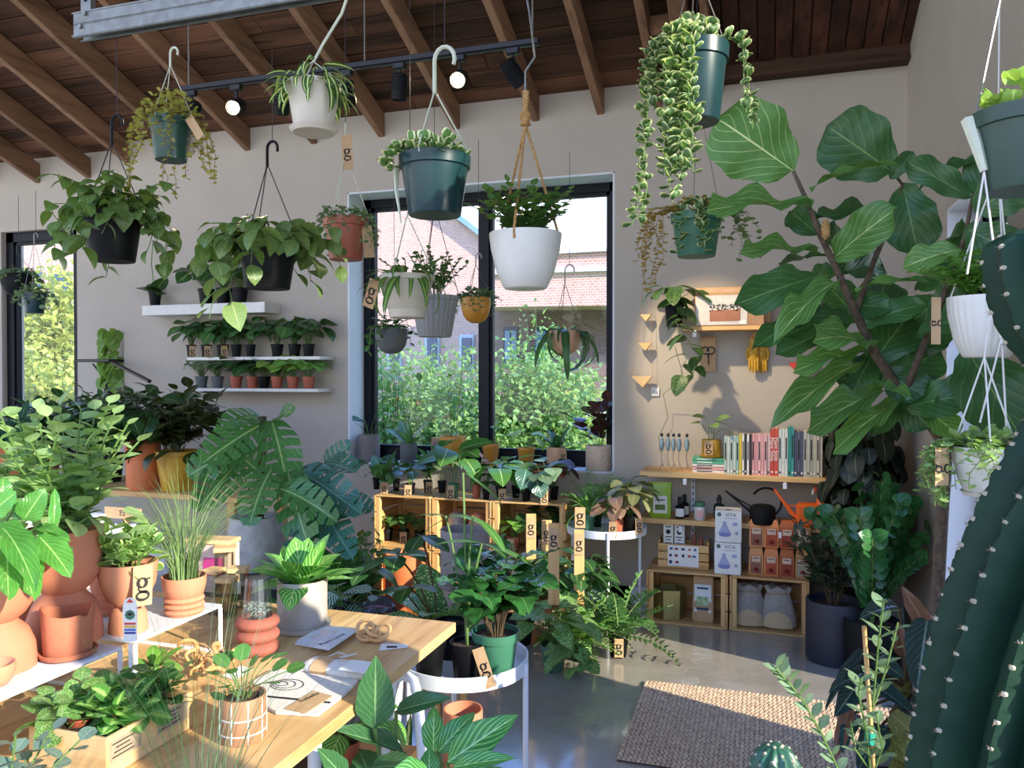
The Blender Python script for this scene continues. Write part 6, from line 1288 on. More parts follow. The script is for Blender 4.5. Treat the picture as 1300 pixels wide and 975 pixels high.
# base px,py  tip px,py  width  depth base, tip   facing   material
FL = [(1007, 217, 912, 149, 92, 2.35, 2.3, .9, 0), (1132, 218, 1052, 158, 84, 2.48, 2.45, .9, 1), (1028, 240, 1131, 180, 34, 2.36, 2.2, .3, 0), (1031, 262, 903, 245, 40, 2.36, 2.15, .35, 0), (1035, 278, 1134, 250, 30, 2.38, 2.5, .3, 1),
 (1146, 234, 1165, 314, 60, 2.5, 2.4, .9, 1), (1037, 320, 946, 304, 30, 2.38, 2.2, .35, 0), (1058, 328, 1126, 266, 52, 2.4, 2.2, .75, 0), (1066, 355, 989, 392, 28, 2.4, 2.15, .4, 0), (1040, 350, 943, 377, 46, 2.4, 2.25, .8, 1),
 (1058, 326, 983, 318, 24, 2.42, 2.6, .4, 1), (1085, 368, 1177, 337, 26, 2.42, 2.3, .35, 0), (1233, 252, 1155, 201, 34, 2.1, 2.1, .7, 1), (1240, 205, 1155, 225, 42, 2.1, 2.25, .5, 1), (1222, 316, 1143, 330, 34, 2.15, 2.2, .6, 0),
 (1102, 447, 1014, 452, 28, 2.45, 2.2, .4, 0), (1106, 438, 1050, 404, 50, 2.45, 2.2, .5, 0), (1097, 458, 988, 503, 27, 2.45, 2.2, .5, 0), (1120, 494, 1033, 530, 36, 2.46, 2.2, .6, 0), (1143, 508, 1066, 547, 30, 2.48, 2.25, .5, 0),
 (1080, 400, 1003, 405, 34, 2.45, 2.35, .6, 1), (1050, 385, 958, 427, 22, 2.45, 2.3, .5, 1), (1075, 412, 987, 440, 34, 2.48, 2.45, .7, 1), (1090, 415, 1168, 372, 34, 2.44, 2.3, .6, 1), (1108, 460, 1162, 388, 62, 2.48, 2.5, .9, 1),
 (1115, 492, 1146, 482, 24, 2.46, 2.2, .5, 0), (1150, 518, 1222, 492, 48, 2.48, 2.3, .7, 1), (1225, 440, 1292, 545, 82, 2.2, 2.0, .9, 1), (1165, 425, 1212, 392, 36, 2.35, 2.2, .5, 1), (1175, 520, 1216, 548, 34, 2.5, 2.4, .8, 0),
 (1122, 472, 1172, 500, 46, 2.5, 2.4, .9, 1), (1238, 270, 1300, 225, 56, 2.1, 2.0, .9, 1), (1225, 290, 1290, 320, 50, 2.12, 2.0, .9, 1), (1180, 400, 1245, 355, 48, 2.3, 2.2, .9, 1), (1070, 345, 1140, 322, 40, 2.5, 2.6, .8, 1),
 (1062, 350, 1015, 345, 34, 2.55, 2.65, .7, 1), (1095, 410, 1050, 360, 44, 2.6, 2.7, .9, 1), (1100, 430, 1130, 340, 50, 2.6, 2.65, .9, 1), (1075, 390, 1120, 380, 36, 2.5, 2.35, .7, 1), (1125, 470, 1065, 480, 42, 2.6, 2.55, .8, 1),
 (1130, 480, 1200, 440, 56, 2.5, 2.45, .9, 1), (1120, 460, 1180, 420, 56, 2.6, 2.6, .9, 1), (1236, 250, 1262, 185, 46, 2.1, 2.1, .8, 1), (1150, 505, 1110, 540, 30, 2.5, 2.4, .6, 1), (1205, 360, 1160, 340, 44, 2.3, 2.4, .8, 1),
 (1040, 300, 1000, 262, 34, 2.45, 2.55, .8, 1), (1130, 228, 1160, 190, 20, 2.45, 2.4, .8, 1), (1190, 520, 1260, 470, 50, 2.4, 2.3, .8, 1), (1220, 320, 1260, 400, 50, 2.2, 2.1, .8, 1),
 (1045, 310, 1085, 285, 34, 2.5, 2.6, .8, 1), (1060, 345, 1100, 310, 40, 2.55, 2.6, .9, 1), (1090, 405, 1140, 350, 50, 2.6, 2.7, .9, 1), (1085, 395, 1020, 425, 40, 2.6, 2.55, .8, 1), (1110, 445, 1080, 500, 40, 2.6, 2.5, .8, 1), (1160, 455, 1195, 400, 50, 2.5, 2.5, .9, 1), (1140, 500, 1180, 540, 44, 2.55, 2.45, .8, 1), (1225, 300, 1180, 290, 44, 2.3, 2.5, .8, 1), (1205, 350, 1240, 300, 50, 2.3, 2.3, .9, 1), (1195, 380, 1150, 410, 44, 2.4, 2.5, .8, 1)]
for i, (x0, y0, x1, y1, w_, d0, d1, fc, mm) in enumerate(FL):
    a, b_ = at(x0, y0, d0), at(x1, y1, d1); a.x = min(a.x, .66); b_.x = min(b_.x, .67); nrm = (CAM - a).normalized() * fc + Vector((.1, -.1, 1)) * (1 - fc); bigleaf(t, a, b_, nrm, w_ / 1000 * (d0 + d1) / 2 * 1.22, figd if mm else figm, i)
MB().lathe([(.001, 0), (.012, .01), (.014, .035), (.007, .06), (.001, .062)], 10).build('dry_bud', m_rope, t, True, loc=loc_(t, at(1048, 305, 2.34)))
# rubber plant, lower right
p = atz(1150, 1010, 0.0); p = at(1150, 1060, 2.1); p.z = 0; t = thing('rubber_plant', 'large dark rubber plant with broad blue-black leaves in front of the fig trunk', 'rubber plant', p); pot(t, 'cyl', .13, .24, m_blackm)
rb = [leafmesh('paddle', L_rub, .5, .2, .2, .03, True, i) for i in range(3)]; rbr = [leafmesh('paddle', leafmat('leaf_rubber_underside', '#7c5236', vein='#a87c56', veinw=.5, rough=.4, trans=.1), .5, .2, .2, .03, True, i) for i in range(2)]
rol = [leafmesh('paddle', leafmat('leaf_olive_mottled', '#75772f', spots='#a39a4a', vein='#a9a860', veinw=.3), .5, .3, .2, .05, True, i) for i in range(2)]
RL = [(1178, 782, 1163, 878, 36, 2.0, 1.9, .7, rb), (1178, 800, 1147, 747, 20, 2.0, 2.0, .9, rbr), (1150, 835, 1140, 792, 20, 2.0, 2.0, .9, rbr), (1098, 862, 1162, 902, 24, 1.95, 1.8, .5, rb), (1135, 900, 1164, 898, 30, 1.9, 1.75, .4, rb),
 (1098, 828, 1052, 872, 14, 2.0, 1.8, .5, rb), (1098, 858, 1062, 902, 24, 1.95, 1.8, .7, rb), (1105, 855, 1058, 858, 16, 1.95, 1.8, .4, rb), (1112, 838, 1142, 850, 22, 2.0, 1.9, .6, rb), (1080, 895, 1060, 960, 16, 1.95, 1.85, .6, rbr), (1140, 770, 1095, 772, 20, 2.1, 2.0, .4, rb),
 (1085, 905, 1070, 945, 18, 1.95, 1.85, .7, rb), (1130, 905, 1170, 940, 30, 2.0, 1.95, .8, rol), (1125, 930, 1160, 965, 34, 2.0, 1.9, .8, rol), (1135, 890, 1150, 850, 24, 2.05, 2.1, .8, rol), (1120, 920, 1090, 975, 30, 2.0, 1.9, .8, rb), (1160, 880, 1185, 920, 28, 2.0, 2.0, .8, rb), (1170, 960, 1130, 985, 30, 2.0, 1.9, .7, rol)]
for i, (x0, y0, x1, y1, w_, d0, d1, fc, ms) in enumerate(RL):
    a, b_ = at(x0, y0, d0), at(x1, y1, d1); bigleaf(t, a, b_, (CAM - a).normalized() * fc + Vector((0, 0, 1)) * (1 - fc), w_ / 1000 * d0 * 1.15, ms, i, (0, 0, .5), .004, m_stemb)
MB().tube([(0, 0, .2), (.01, 0, .55), loc_(t, at(1165, 800, 2.0))], [.012, .01, .006], 8).build('stem', m_stemb, t, True)
# olive with bamboo stake
p = at(1106, 1000, 1.6); p.z = .18; t = thing('olive_tree', 'young olive plant tied to a bamboo stake with green tape, before the rubber plant', 'potted plant', p); pot(t, 'nursery', .07, .13, m_blackm)
q = thing('low_stool', 'small black stool under the staked olive plant', 'stool', (p.x, p.y, 0)); MB().lathe([(.1, .0), (.11, .01), (.11, .165), (.1, .178), (.001, .178)], 20).build('body', m_metalb, q, True)
wpart(t, 'bamboo_stake', [at(1110, 1000, 1.6), at(1104, 900, 1.6), at(1097, 795, 1.6)], .0045, m_pinez, 8); wpart(t, 'tape', [at(1104.5, 930, 1.6), at(1103.8, 944, 1.6)], .010, plain('teal_tape', '#2fa58a', .4), 8)
P = Pl(); lo_ = lv('lance', L_sage, .26, .15)
for rows in ([(1106, 990, 1.6), (1108, 900, 1.6), (1115, 820, 1.58), (1122, 760, 1.55)], [(1106, 990, 1.6), (1100, 930, 1.57), (1090, 880, 1.55), (1094, 860, 1.55)], [(1106, 990, 1.6), (1120, 950, 1.58), (1112, 905, 1.55)], [(1108, 900, 1.6), (1125, 850, 1.6), (1140, 790, 1.6)], [(1106, 980, 1.6), (1085, 950, 1.58), (1080, 915, 1.58)]):
    pts = [loc_(t, at(*r)) for r in rows]; P.S.append((pts, .002)); ln = sum((pts[k + 1] - pts[k]).length for k in range(len(pts) - 1)); m = int(ln / .013)
    for j in range(3, m):
        x = j / m * (len(pts) - 1); k = min(len(pts) - 2, int(x)); tg = (pts[k + 1] - pts[k]).normalized(); aa = j * 2.4
        P.L.append(LMx(pts[k].lerp(pts[k + 1], x - k), (Vector((math.cos(aa), math.sin(aa), 0)) + tg * .7).normalized(), s=.04 * rnd.uniform(.7, 1.1)))
P.emit(t, lo_, m_stem)
# long olive shoot in front of the rug
p = at(1075, 1100, 1.35); p.z = .35; t = thing('olive_shoot', 'single leaning shoot with narrow paired leaves in front of the rug', 'potted plant', p); pot(t, 'nursery', .06, .10, m_blackm)
q = thing('low_stool', 'dark stool under the leaning olive shoot below the picture', 'stool', (p.x, p.y, 0)); MB().lathe([(.07, 0), (.075, .01), (.075, .34), (.07, .349), (.001, .349)], 20).build('body', m_metalb, q, True)
pts = [Vector((0, 0, .09))] + [loc_(t, at(*r)) for r in ((1068, 985, 1.35), (1045, 935, 1.34), (1020, 890, 1.33), (1000, 865, 1.32), (985, 848, 1.32))]; P = Pl(); P.S.append((pts, .0022))
for j in range(24):
    x = 1 + j / 23 * 4; k = min(4, int(x)); tg = (pts[k + 1] - pts[k]).normalized(); s_ = RV * (1 if j % 2 else -1)
    P.L.append(LMx(pts[k].lerp(pts[k + 1], x - k), (s_ + tg * .9 + Vector((0, 0, .2))).normalized(), Vector((rnd.uniform(-.6, .6), -.5, 1)), s=rnd.uniform(.022, .032), roll=rnd.uniform(-.5, .5)))
P.emit(t, lv('lance', L_sage, .28, .15), m_stem)
# barrel cactus
def cactus(T, axis, rad, ribs, depth_, mat, amat, spacing=.035, nm='column', spine=.006, cap=True):
    """axis local points; star section; areoles along every rib"""
    seg = ribs * 6; n_ = len(axis); vs = []; u = None; frames = []
    for i, p in enumerate(axis):
        tg = (axis[min(n_ - 1, i + 1)] - axis[max(0, i - 1)]).normalized()
        if u is None: u = (Vector((1, 0, 0)) - tg * tg.x).normalized()
        u = (u - tg * u.dot(tg)).normalized(); w_ = tg.cross(u); frames.append((p, u, w_, tg))
        for k in range(seg):
            a = 2 * math.pi * k / seg; c = math.cos(a * ribs); q = rad[i] * (1 - depth_ * (1 - (max(0, (c + 1) / 2)) ** .8)) * (1 + .02 * math.sin(i * 2.2))
            vs.append(p + (u * math.cos(a) + w_ * math.sin(a)) * q)
    fs = [(i * seg + k, i * seg + (k + 1) % seg, (i + 1) * seg + (k + 1) % seg, (i + 1) * seg + k) for i in range(n_ - 1) for k in range(seg)] + [tuple(range(seg - 1, -1, -1)), tuple((n_ - 1) * seg + k for k in range(seg))]
    mb = MB(); mb.add(vs, fs); mb.build(nm, mat, T, True)
    ln = [0]
    for i in range(n_ - 1): ln.append(ln[-1] + (axis[i + 1] - axis[i]).length)
    ar = MB(); spn = MB()
    for r_ in range(ribs):
        a = 2 * math.pi * r_ / ribs; s = spacing * .5 + (r_ % 2) * spacing * .5
        while s < ln[-1]:
            i = max(k for k in range(n_) if ln[k] <= s); f = (s - ln[i]) / max(1e-6, (ln[min(n_ - 1, i + 1)] - ln[i])); j = min(n_ - 1, i + 1)
            c = frames[i][0].lerp(frames[j][0], f); U_, W_, tg = frames[i][1], frames[i][2], frames[i][3]; o = U_ * math.cos(a) + W_ * math.sin(a); q = rad[i] + (rad[j] - rad[i]) * f; e = c + o * q
            ar.tube([e - o * .003 - tg * .0, e + o * .001], [.0036, .0022], 7)
            for k in range(4): dr = (o * .8 + tg * rnd.uniform(-1, 1) + o.cross(tg) * rnd.uniform(-1, 1)).normalized(); spn.tube([e, e + dr * spine], [.0004, .0001], 3, cap=False)
            s += spacing
    ar.build('areoles', amat, T, True, kind='stuff'); spn.build('spines', plain('spine_brown', '#8a6f5a', .6), T, kind='stuff')
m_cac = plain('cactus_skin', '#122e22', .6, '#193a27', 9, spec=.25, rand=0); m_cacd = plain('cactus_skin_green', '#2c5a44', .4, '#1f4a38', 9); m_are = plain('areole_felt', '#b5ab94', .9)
def smooth_axis(T, rows, n=40):
    P_ = [loc_(T, at(*r)) if len(r) == 3 and r[1] > 5 else Vector(r) for r in rows]; out = []
    for i in range(len(P_) - 1):
        p0 = P_[max(0, i - 1)]; p1, p2 = P_[i], P_[i + 1]; p3 = P_[min(len(P_) - 1, i + 2)]; K = n // (len(P_) - 1)
        for k in range(K):
            s = k / K; out.append(.5 * ((2 * p1) + (p2 - p0) * s + (2 * p0 - 5 * p1 + 4 * p2 - p3) * s * s + (3 * p1 - p0 - 3 * p2 + p3) * s ** 3))
    return out + [P_[-1]]
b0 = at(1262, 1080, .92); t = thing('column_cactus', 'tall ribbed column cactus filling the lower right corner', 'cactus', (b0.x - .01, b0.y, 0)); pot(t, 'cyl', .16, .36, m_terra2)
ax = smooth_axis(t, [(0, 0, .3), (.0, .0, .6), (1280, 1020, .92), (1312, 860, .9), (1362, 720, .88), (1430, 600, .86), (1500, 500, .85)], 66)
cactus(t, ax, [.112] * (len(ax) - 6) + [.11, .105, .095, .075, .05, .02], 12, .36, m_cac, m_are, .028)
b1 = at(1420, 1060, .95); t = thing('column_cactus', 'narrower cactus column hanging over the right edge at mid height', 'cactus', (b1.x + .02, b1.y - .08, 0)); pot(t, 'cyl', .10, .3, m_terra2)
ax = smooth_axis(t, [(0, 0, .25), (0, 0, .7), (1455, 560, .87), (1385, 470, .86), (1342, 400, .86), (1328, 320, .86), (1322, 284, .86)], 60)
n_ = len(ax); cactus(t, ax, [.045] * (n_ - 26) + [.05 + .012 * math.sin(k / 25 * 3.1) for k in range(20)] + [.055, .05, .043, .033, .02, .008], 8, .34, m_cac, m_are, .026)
p = at(984, 1015, 1.45); zt_ = p.z - .05; t = thing('barrel_cactus', 'small round ribbed cactus at the bottom edge below the rug', 'cactus', (p.x, p.y, zt_)); pot(t, 'nursery', .06, .085, m_terra2)
pr = []; axs = []
for k in range(12): axs.append(Vector((0, 0, .07 + .085 * k / 11))); pr.append(max(.004, .052 * math.sqrt(max(0, 1 - (k / 11 * 1.0) ** 2.4))))
cactus(t, axs, pr, 11, .2, m_cacd, m_are, .018)
q = thing('low_stool', 'round dark stool under the small round cactus below the picture', 'stool', (p.x, p.y, 0)); MB().lathe([(.08, 0), (.085, .01), (.085, zt_ - .01), (.08, zt_ - .001), (.001, zt_ - .001)], 20).build('body', m_metalb, q, True)
small('potted_plant', 'bright broad-leaved plant low behind the fig trunk beside the right window', 1226, 2.45, .0, 50, 60, 'nursery', m_blackm, P1(12, 1.0, .42, .16), None, meshes=lv('heart', L_calg, .4, .4, hi=True))
# rug
c0, c1, c2 = atz(820, 863, .012), atz(1060, 891, .012), atz(789, 963, .012)
ux = (c1 - c0); ux.z = 0; ux.normalize(); uy = Vector((ux.y, -ux.x, 0)); dy_ = (c2 - c0).dot(uy) ; W_, H_ = 1.25, dy_
t = thing('jute_rug', 'woven jute rug lying on the concrete floor', 'rug', c0 + ux * W_ / 2 + uy * H_ / 2 - Vector((0, 0, .012)), math.atan2(ux.y, ux.x))
bx((0, 0, .004), (W_, H_, .008), 0, .003).build('backing', plain('rug_backing', '#4c3a30', .95), t)
mb = MB(); nx, ny = 74, 44
for i in range(nx):
    for j in range(ny):
        cx_ = -W_ / 2 + W_ * (i + .5) / nx; cy_ = -H_ / 2 + H_ * (j + .5) / ny; a, b_ = W_ / nx * .46, H_ / ny * .52; hz = .0135 + rnd.uniform(-.001, .001); of = (.25 if j % 2 else -.25) * a
        mb.add([(cx_ - a + of, cy_ - b_, .007), (cx_ + a + of, cy_ - b_, .007), (cx_ + a + of, cy_ + b_, .007), (cx_ - a + of, cy_ + b_, .007), (cx_ - a * .55 + of, cy_ - b_ * .5, hz), (cx_ + a * .55 + of, cy_ - b_ * .5, hz), (cx_ + a * .55 + of, cy_ + b_ * .5, hz), (cx_ - a * .55 + of, cy_ + b_ * .5, hz)], [(4, 5, 6, 7), (0, 1, 5, 4), (1, 2, 6, 5), (2, 3, 7, 6), (3, 0, 4, 7)])
mb.build('woven_loops', m_rug, t, kind='stuff')
# ================================================================== TABLE
TZ = .75; tx0, tx1, ty0, ty1 = -2.15, atz(579, 790, TZ).x, .28, atz(579, 790, TZ).y
t = thing('display_table', 'long pine display table with white metal legs in the left foreground', 'table', ((tx0 + tx1) / 2, (ty0 + ty1) / 2, 0)); tw, td_ = tx1 - tx0, ty1 - ty0
nb = 7
for k in range(nb):
    bx((-tw / 2 + tw * (k + .5) / nb, 0, TZ - .012), (tw / nb - .0008, td_, .024), 0, .0015).build('top_board', m_table, t)
def L_(px, py, d): return loc_(t, at(px, py, d))
def leg(pts, r=.0125): MB().tube([loc_(t, p) for p in pts], r, 10).build('leg', m_whitem, t, True)
for (x, y) in ((tx1 - .10, ty1 - .10), (tx0 + .1, ty1 - .1), (tx0 + .1, ty0 + .1)):
    leg([(x - .05, y, 0), (x - .02, y, .4), (x, y, TZ - .03)])
a = atz(400, 925, TZ - .03); leg([(a.x, a.y, TZ - .025), (a.x - .005, a.y, .4), (a.x - .02, a.y, 0)])
b_ = bx((0, 0, TZ - .035), (tw - .3, .04, .02)).build('cross_rail', m_whitem, t)
# white tube chair/trestle loop
lp = thing('metal_trestle', 'white bent tube trestle rising beside the table corner', 'trestle', (at(515, 860, 1.72).x, at(515, 860, 1.72).y, 0))
pts = [at(486, 1000, 1.75), at(492, 920, 1.75), at(497, 880, 1.74), at(503, 862, 1.73), at(514, 856, 1.72), at(525, 864, 1.71), at(531, 885, 1.70), at(534, 930, 1.68), at(538, 1000, 1.66)]
f0, f1 = pts[0].copy(), pts[-1].copy(); f0.z = f1.z = .0; wpart(lp, 'tube', [f0] + pts + [f1], .011, m_whitem, 10)
# risers
RZ_ = .856
def riser(label, x0, x1, y0, y1):
    t = thing('display_riser', label, 'riser', ((x0 + x1) / 2, (y0 + y1) / 2, TZ + .0005), 0, 'white metal display risers'); w_, d_ = x1 - x0, y1 - y0; h = RZ_ - TZ
    bx((0, 0, h - .004), (w_, d_, .006), 0, .001).build('top', m_whitem, t)
    for s in (-1, 1):
        q = MB()
        for e in (-1, 1): q.box((e * (w_ / 2 - .003), s * (d_ / 2 - .003), h / 2 - .004), (.006, .006, h - .008))
        q.box((0, s * (d_ / 2 - .003), .003), (w_, .006, .006)); q.build('leg_frame', m_whitem, t)
riser('white riser with the big terracotta goblets, nearer of the two on the table', -1.62, -1.108, .62, 1.135)
riser('white riser with the grass pot, farther of the two on the table', -1.50, -1.108, 1.165, 1.41)
GTc = 'terracotta planters on the white risers'
def onz(px, py, z): return atz(px, py, z)
def tpot(name, label, px, py, z, wpx, hpx, kind, mat, group=GTc, cat='planter', **k):
    p = atz(px, py, z + .0005); d = dep(p); t = thing(name, label, cat, p, 0, group); r, h = wpx / 2000 * d, hpx / 1000 * d; pot(t, kind, r, h, mat, seg=44, **k); return t, r, h
t, r, h = tpot('goblet_planter', 'terracotta goblet planter of broad glossy leaves at the left edge', -8, 848, RZ_, 100, 138, 'goblet', m_terra, cat='potted plant')
gl = [leafmesh('heart', leafmat('leaf_glossy_bright', '#4f9a34', vein='#9cc86a', veinw=.6, rough=.25, trans=.35), .5, .3, .15, .05, True, i) for i in range(3)]
for i, (x0, y0, x1, y1, w_, d0, d1, fc) in enumerate([(20, 690, 42, 745, 50, 1.25, 1.15, .7), (48, 680, 88, 715, 46, 1.26, 1.2, .6), (0, 668, 46, 700, 44, 1.22, 1.1, .5), (8, 700, 12, 745, 44, 1.2, 1.1, .7), (30, 660, 55, 622, 36, 1.3, 1.3, .8), (68, 668, 72, 618, 16, 1.3, 1.3, .5), (-10, 650, 18, 625, 34, 1.25, 1.25, .7), (45, 672, 85, 668, 22, 1.3, 1.25, .4), (60, 690, 55, 652, 26, 1.32, 1.35, .7), (-5, 690, -30, 740, 40, 1.2, 1.15, .7), (15, 650, 48, 640, 30, 1.33, 1.35, .5), (0, 640, 5, 605, 30, 1.3, 1.3, .8)]):
    a, b_ = at(x0, y0, d0), at(x1, y1, d1); bigleaf(t, a, b_, (CAM - a).normalized() * fc + Vector((.3, 0, 1)) * (1 - fc), w_ / 1000 * d0, gl, i, (0, 0, h * .9), .0022)
t, r, h = tpot('goblet_planter', 'large terracotta goblet planter with a tall leafy pale green bush, second from the left', 82, 812, RZ_, 92, 142, 'goblet', m_terra, cat='potted plant')
P = Pl().stems(22, .13, .30, .05, .017, h * .9, lel=.1, wob=.4, sr=.0018, bare=.05).mound(80, .11, .12, .048, h * .95, el=-.2)
P.emit(t, lv('ovate', L_pale, .42, .2, k=3), m_stem, cap=290)
t, r, h = tpot('goblet_planter', 'left background terracotta goblet bush at the frame edge behind the first goblet', 10, 790, RZ_, 60, 110, 'goblet', m_terra, cat='potted plant')
t['label'] = 'leafy pale bush in a terracotta goblet at the left edge, behind the glossy leaves'
Pl().stems(18, .14, .27, .05, .018, h * .9, lel=.1, wob=.4, sr=.0018).emit(t, lv('ovate', L_pale, .42, .2, k=3), m_stem, cap=290)
rr = random.Random(5); t, r, h = tpot('rough_cup', 'hand-pinched terracotta cup with notched rim and saucer before the large goblet', 86, 832, RZ_, 62, 60, 'cyl', m_rough, soil=False)
for o in t.children:
    if o.name.startswith('pot'):
        for v in o.data.vertices:
            a = math.atan2(v.co.y, v.co.x); k = 1 + .03 * math.sin(3 * a + v.co.z * 60) + .015 * math.sin(7 * a); v.co.x *= k * (.88 + .12 * min(1, v.co.z / h * 2.5)); v.co.y *= k * (.88 + .12 * min(1, v.co.z / h * 2.5))
            if v.co.z > h * .85: v.co.z += .006 * math.sin(2 * a) - .012 * math.exp(-((a - .1) / .3) ** 2)
MB().lathe([(r * .7, 0), (r * 1.04, .003), (r * 1.12, .011), (r * 1.06, .012), (r * .9, .006)], 36, mod=lambda a, z: 1 + .02 * math.sin(4 * a)).build('saucer', m_rough, t, True)
t, r, h = tpot('goblet_planter', 'slim terracotta goblet planter with cream-edged leaves and a g tag', 163, 800, RZ_, 70, 88, 'goblet2', m_terra2, cat='potted plant')
Pl().stems(16, .058, .075, .034, .012, h * .93, lel=.25, sr=.0015, bare=.0).mound(26, .05, .05, .034, h * .95).emit(t, lv('paddle', leafmat('leaf_peperomia', '#6da045', edge='#b9cf86', vein='#a9c86c', veinw=.2, rough=.3), .5, -.2, .35), m_stem)
v_ = CAM - t.location; gtag(t, frontp(t, r, h * 1.0, .45, 1.10), .037, .074, rz=math.atan2(v_.y, v_.x) + .45 + math.pi / 2, tilt=-.06, roll=.06)
t, r, h = tpot('banded_cup', 'squat terracotta pot with rounded bands behind the slim goblet', 137, 778, RZ_, 44, 56, 'rings', m_terra)
t, r, h = tpot('grass_pot', 'terracotta pot with stacked rings holding a tall spray of fine grass', 234, 778, RZ_, 54, 48, 'rings', m_terra2, cat='potted plant')
blades(t, 260, .20, .27, L_grass, h * .85, .0010, r * .7, 'grass_blades', .32)
t, r, h = tpot('shallow_bowl', 'small shallow terracotta bowl cut off by the left edge', -8, 872, RZ_, 50, 30, 'bowl', m_terra2, soil=False)
# things behind on the table
t, r, h = tpot('calathea', 'pale taupe cylinder pot with saucer and striped bright leaves at the table back edge', 384, 794, TZ + .006, 62, 60, 'cyl', m_ltgrey, None, 'potted plant'); MB().lathe([(r * .8, -.006), (r * 1.12, -.004), (r * 1.16, .008), (r * 1.04, .006)], 40).build('saucer', m_ltgrey, t, True)
Pl().rosette(26, .13, 1.45, .25, h * .85, .012).emit(t, lv('lance', L_calg, .26, .45, hi=True), m_stem)
t, r, h = tpot('ring_pot', 'red clay pot of three stacked rings under a frosted glass cup', 327, 828, TZ, 55, 47, 'donuts', m_terra3, None)
zt2 = h; q = thing('glass_cup', 'upturned frosted glass cup with mossy pebbles on the red ring pot', 'glass cup', t.location + Vector((0, 0, h * 1.0 + .0005))); m_fr = glass('frosted_glass', .25, (.86, .88, .86, 1), .75)
gr = .032; MB().lathe([(gr, 0), (gr * .78, .07), (gr * .74, .082), (.001, .084)], 28).build('cup', m_fr, q, True)
mb = MB()
for i in range(90):
    a = rnd.uniform(0, 6.28); c = Vector((math.cos(a), math.sin(a), 0)) * gr * .85 * rnd.random() ** .5; c.z = rnd.uniform(.003, .026); s = rnd.uniform(.002, .004); mb.box(c, (s, s, s * .8), rnd.random() * 3, None, .001)
mb.build('pebbles', plain('moss_pebbles', '#6f8c86', .8, '#9aa79a', 200), q, kind='stuff')
# glass stands and boxes
GG = 'glass bud vases with wooden tops'
for k, (px, py, w_, h_, lab) in enumerate(((272, 778, .035, .10, 'glass bud vase with a wooden top, left behind the riser leg'), (288, 782, .035, .085, 'glass bud vase with wooden top, front one of the cluster'), (303, 770, .04, .09, 'glass bud vase with wooden top and paper label, right of the cluster'), (286, 755, .05, .12, 'tall glass bud vase with wooden top, at the back of the cluster'))):
    p = atz(px, py, TZ + .0005); t = thing('glass_vase', lab, 'vase', p, .2 * k, GG); e = .003; q = MB()
    for s in (-1, 1): q.box((s * w_ / 2, 0, h_ / 2), (e, w_, h_)); q.box((0, s * w_ / 2, h_ / 2), (w_, e, h_))
    q.box((0, 0, .004), (w_, w_, .006)); q.build('glass_body', m_glassb, t); bx((0, 0, h_ + .006), (w_ + .008, w_ + .008, .012), 0, .002).build('wooden_top', m_ply, t); MB().tube([(0, 0, .01), (0, 0, h_)], .008, 10).build('glass_tube', m_glassb, t, True)
    if k == 2: bx((0, -w_ / 2 - .003, h_ * .6), (.022, .001, .03)).build('label', m_paper, t)
p = atz(270, 748, TZ + .0005); t = thing('gift_carton', 'pink and cream carton with wooden lid behind the grass pot', 'carton', p, .15); bx((0, 0, .065), (.13, .06, .13), 0, .002).build('carton', plain('blush_card', '#d9b7b0', .7), t); bx((.02, -.031, .07), (.06, .002, .05)).build('magenta_print', plain('magenta_print', '#cf3f86', .6), t); bx((0, 0, .137), (.136, .066, .012), 0, .002).build('lid', m_ply, t)
for k, (px, py, w_, h_, c, lab) in enumerate(((148, 735, .10, .16, '#e3e3e6', 'white printed carton behind the slim goblet'), (130, 745, .09, .13, '#d8d2c9', 'cream carton with red print behind the large goblet'), (112, 735, .10, .19, '#c3cbd9', 'pale blue carton behind the leafy bush'), (62, 725, .12, .17, '#d5d9e4', 'white and blue carton behind the bushes at the left'), (20, 725, .12, .16, '#dadbe2', 'white and blue carton nearest the left edge behind the bushes'))):
    p = atz(px, py, TZ + .0005); t = thing('printed_carton', lab, 'carton', p, .1 * (k % 3), 'printed cartons at the back of the table'); bx((0, 0, h_ / 2), (w_, .05, h_), 0, .001).build('carton', plain('card_' + c[1:], c, .6), t)
    bx((0, -.0258, h_ * .7), (w_ * .6, .001, h_ * .16)).build('print_block', plain('print_red', '#c0392f', .6) if k % 2 else plain('print_blue', '#3f78b8', .6), t); bx((.01, -.0258, h_ * .4), (w_ * .5, .001, .006)).build('print_line', m_ink, t)
p = atz(140, 742, TZ + .0005); t = thing('sign_holder', 'kraft shelf sign behind the slim goblet reading ES', 'sign', p + Vector((.0, .06, .0))); bx((0, 0, .10), (.010, .02, .20)).build('post', m_ply, t); bx((0, -.012, .195), (.13, .004, .032)).build('board', m_kraft, t); text(t, 'ES', .022, T4((-.0, -.0145, .195)) @ FRONT, m_ink)
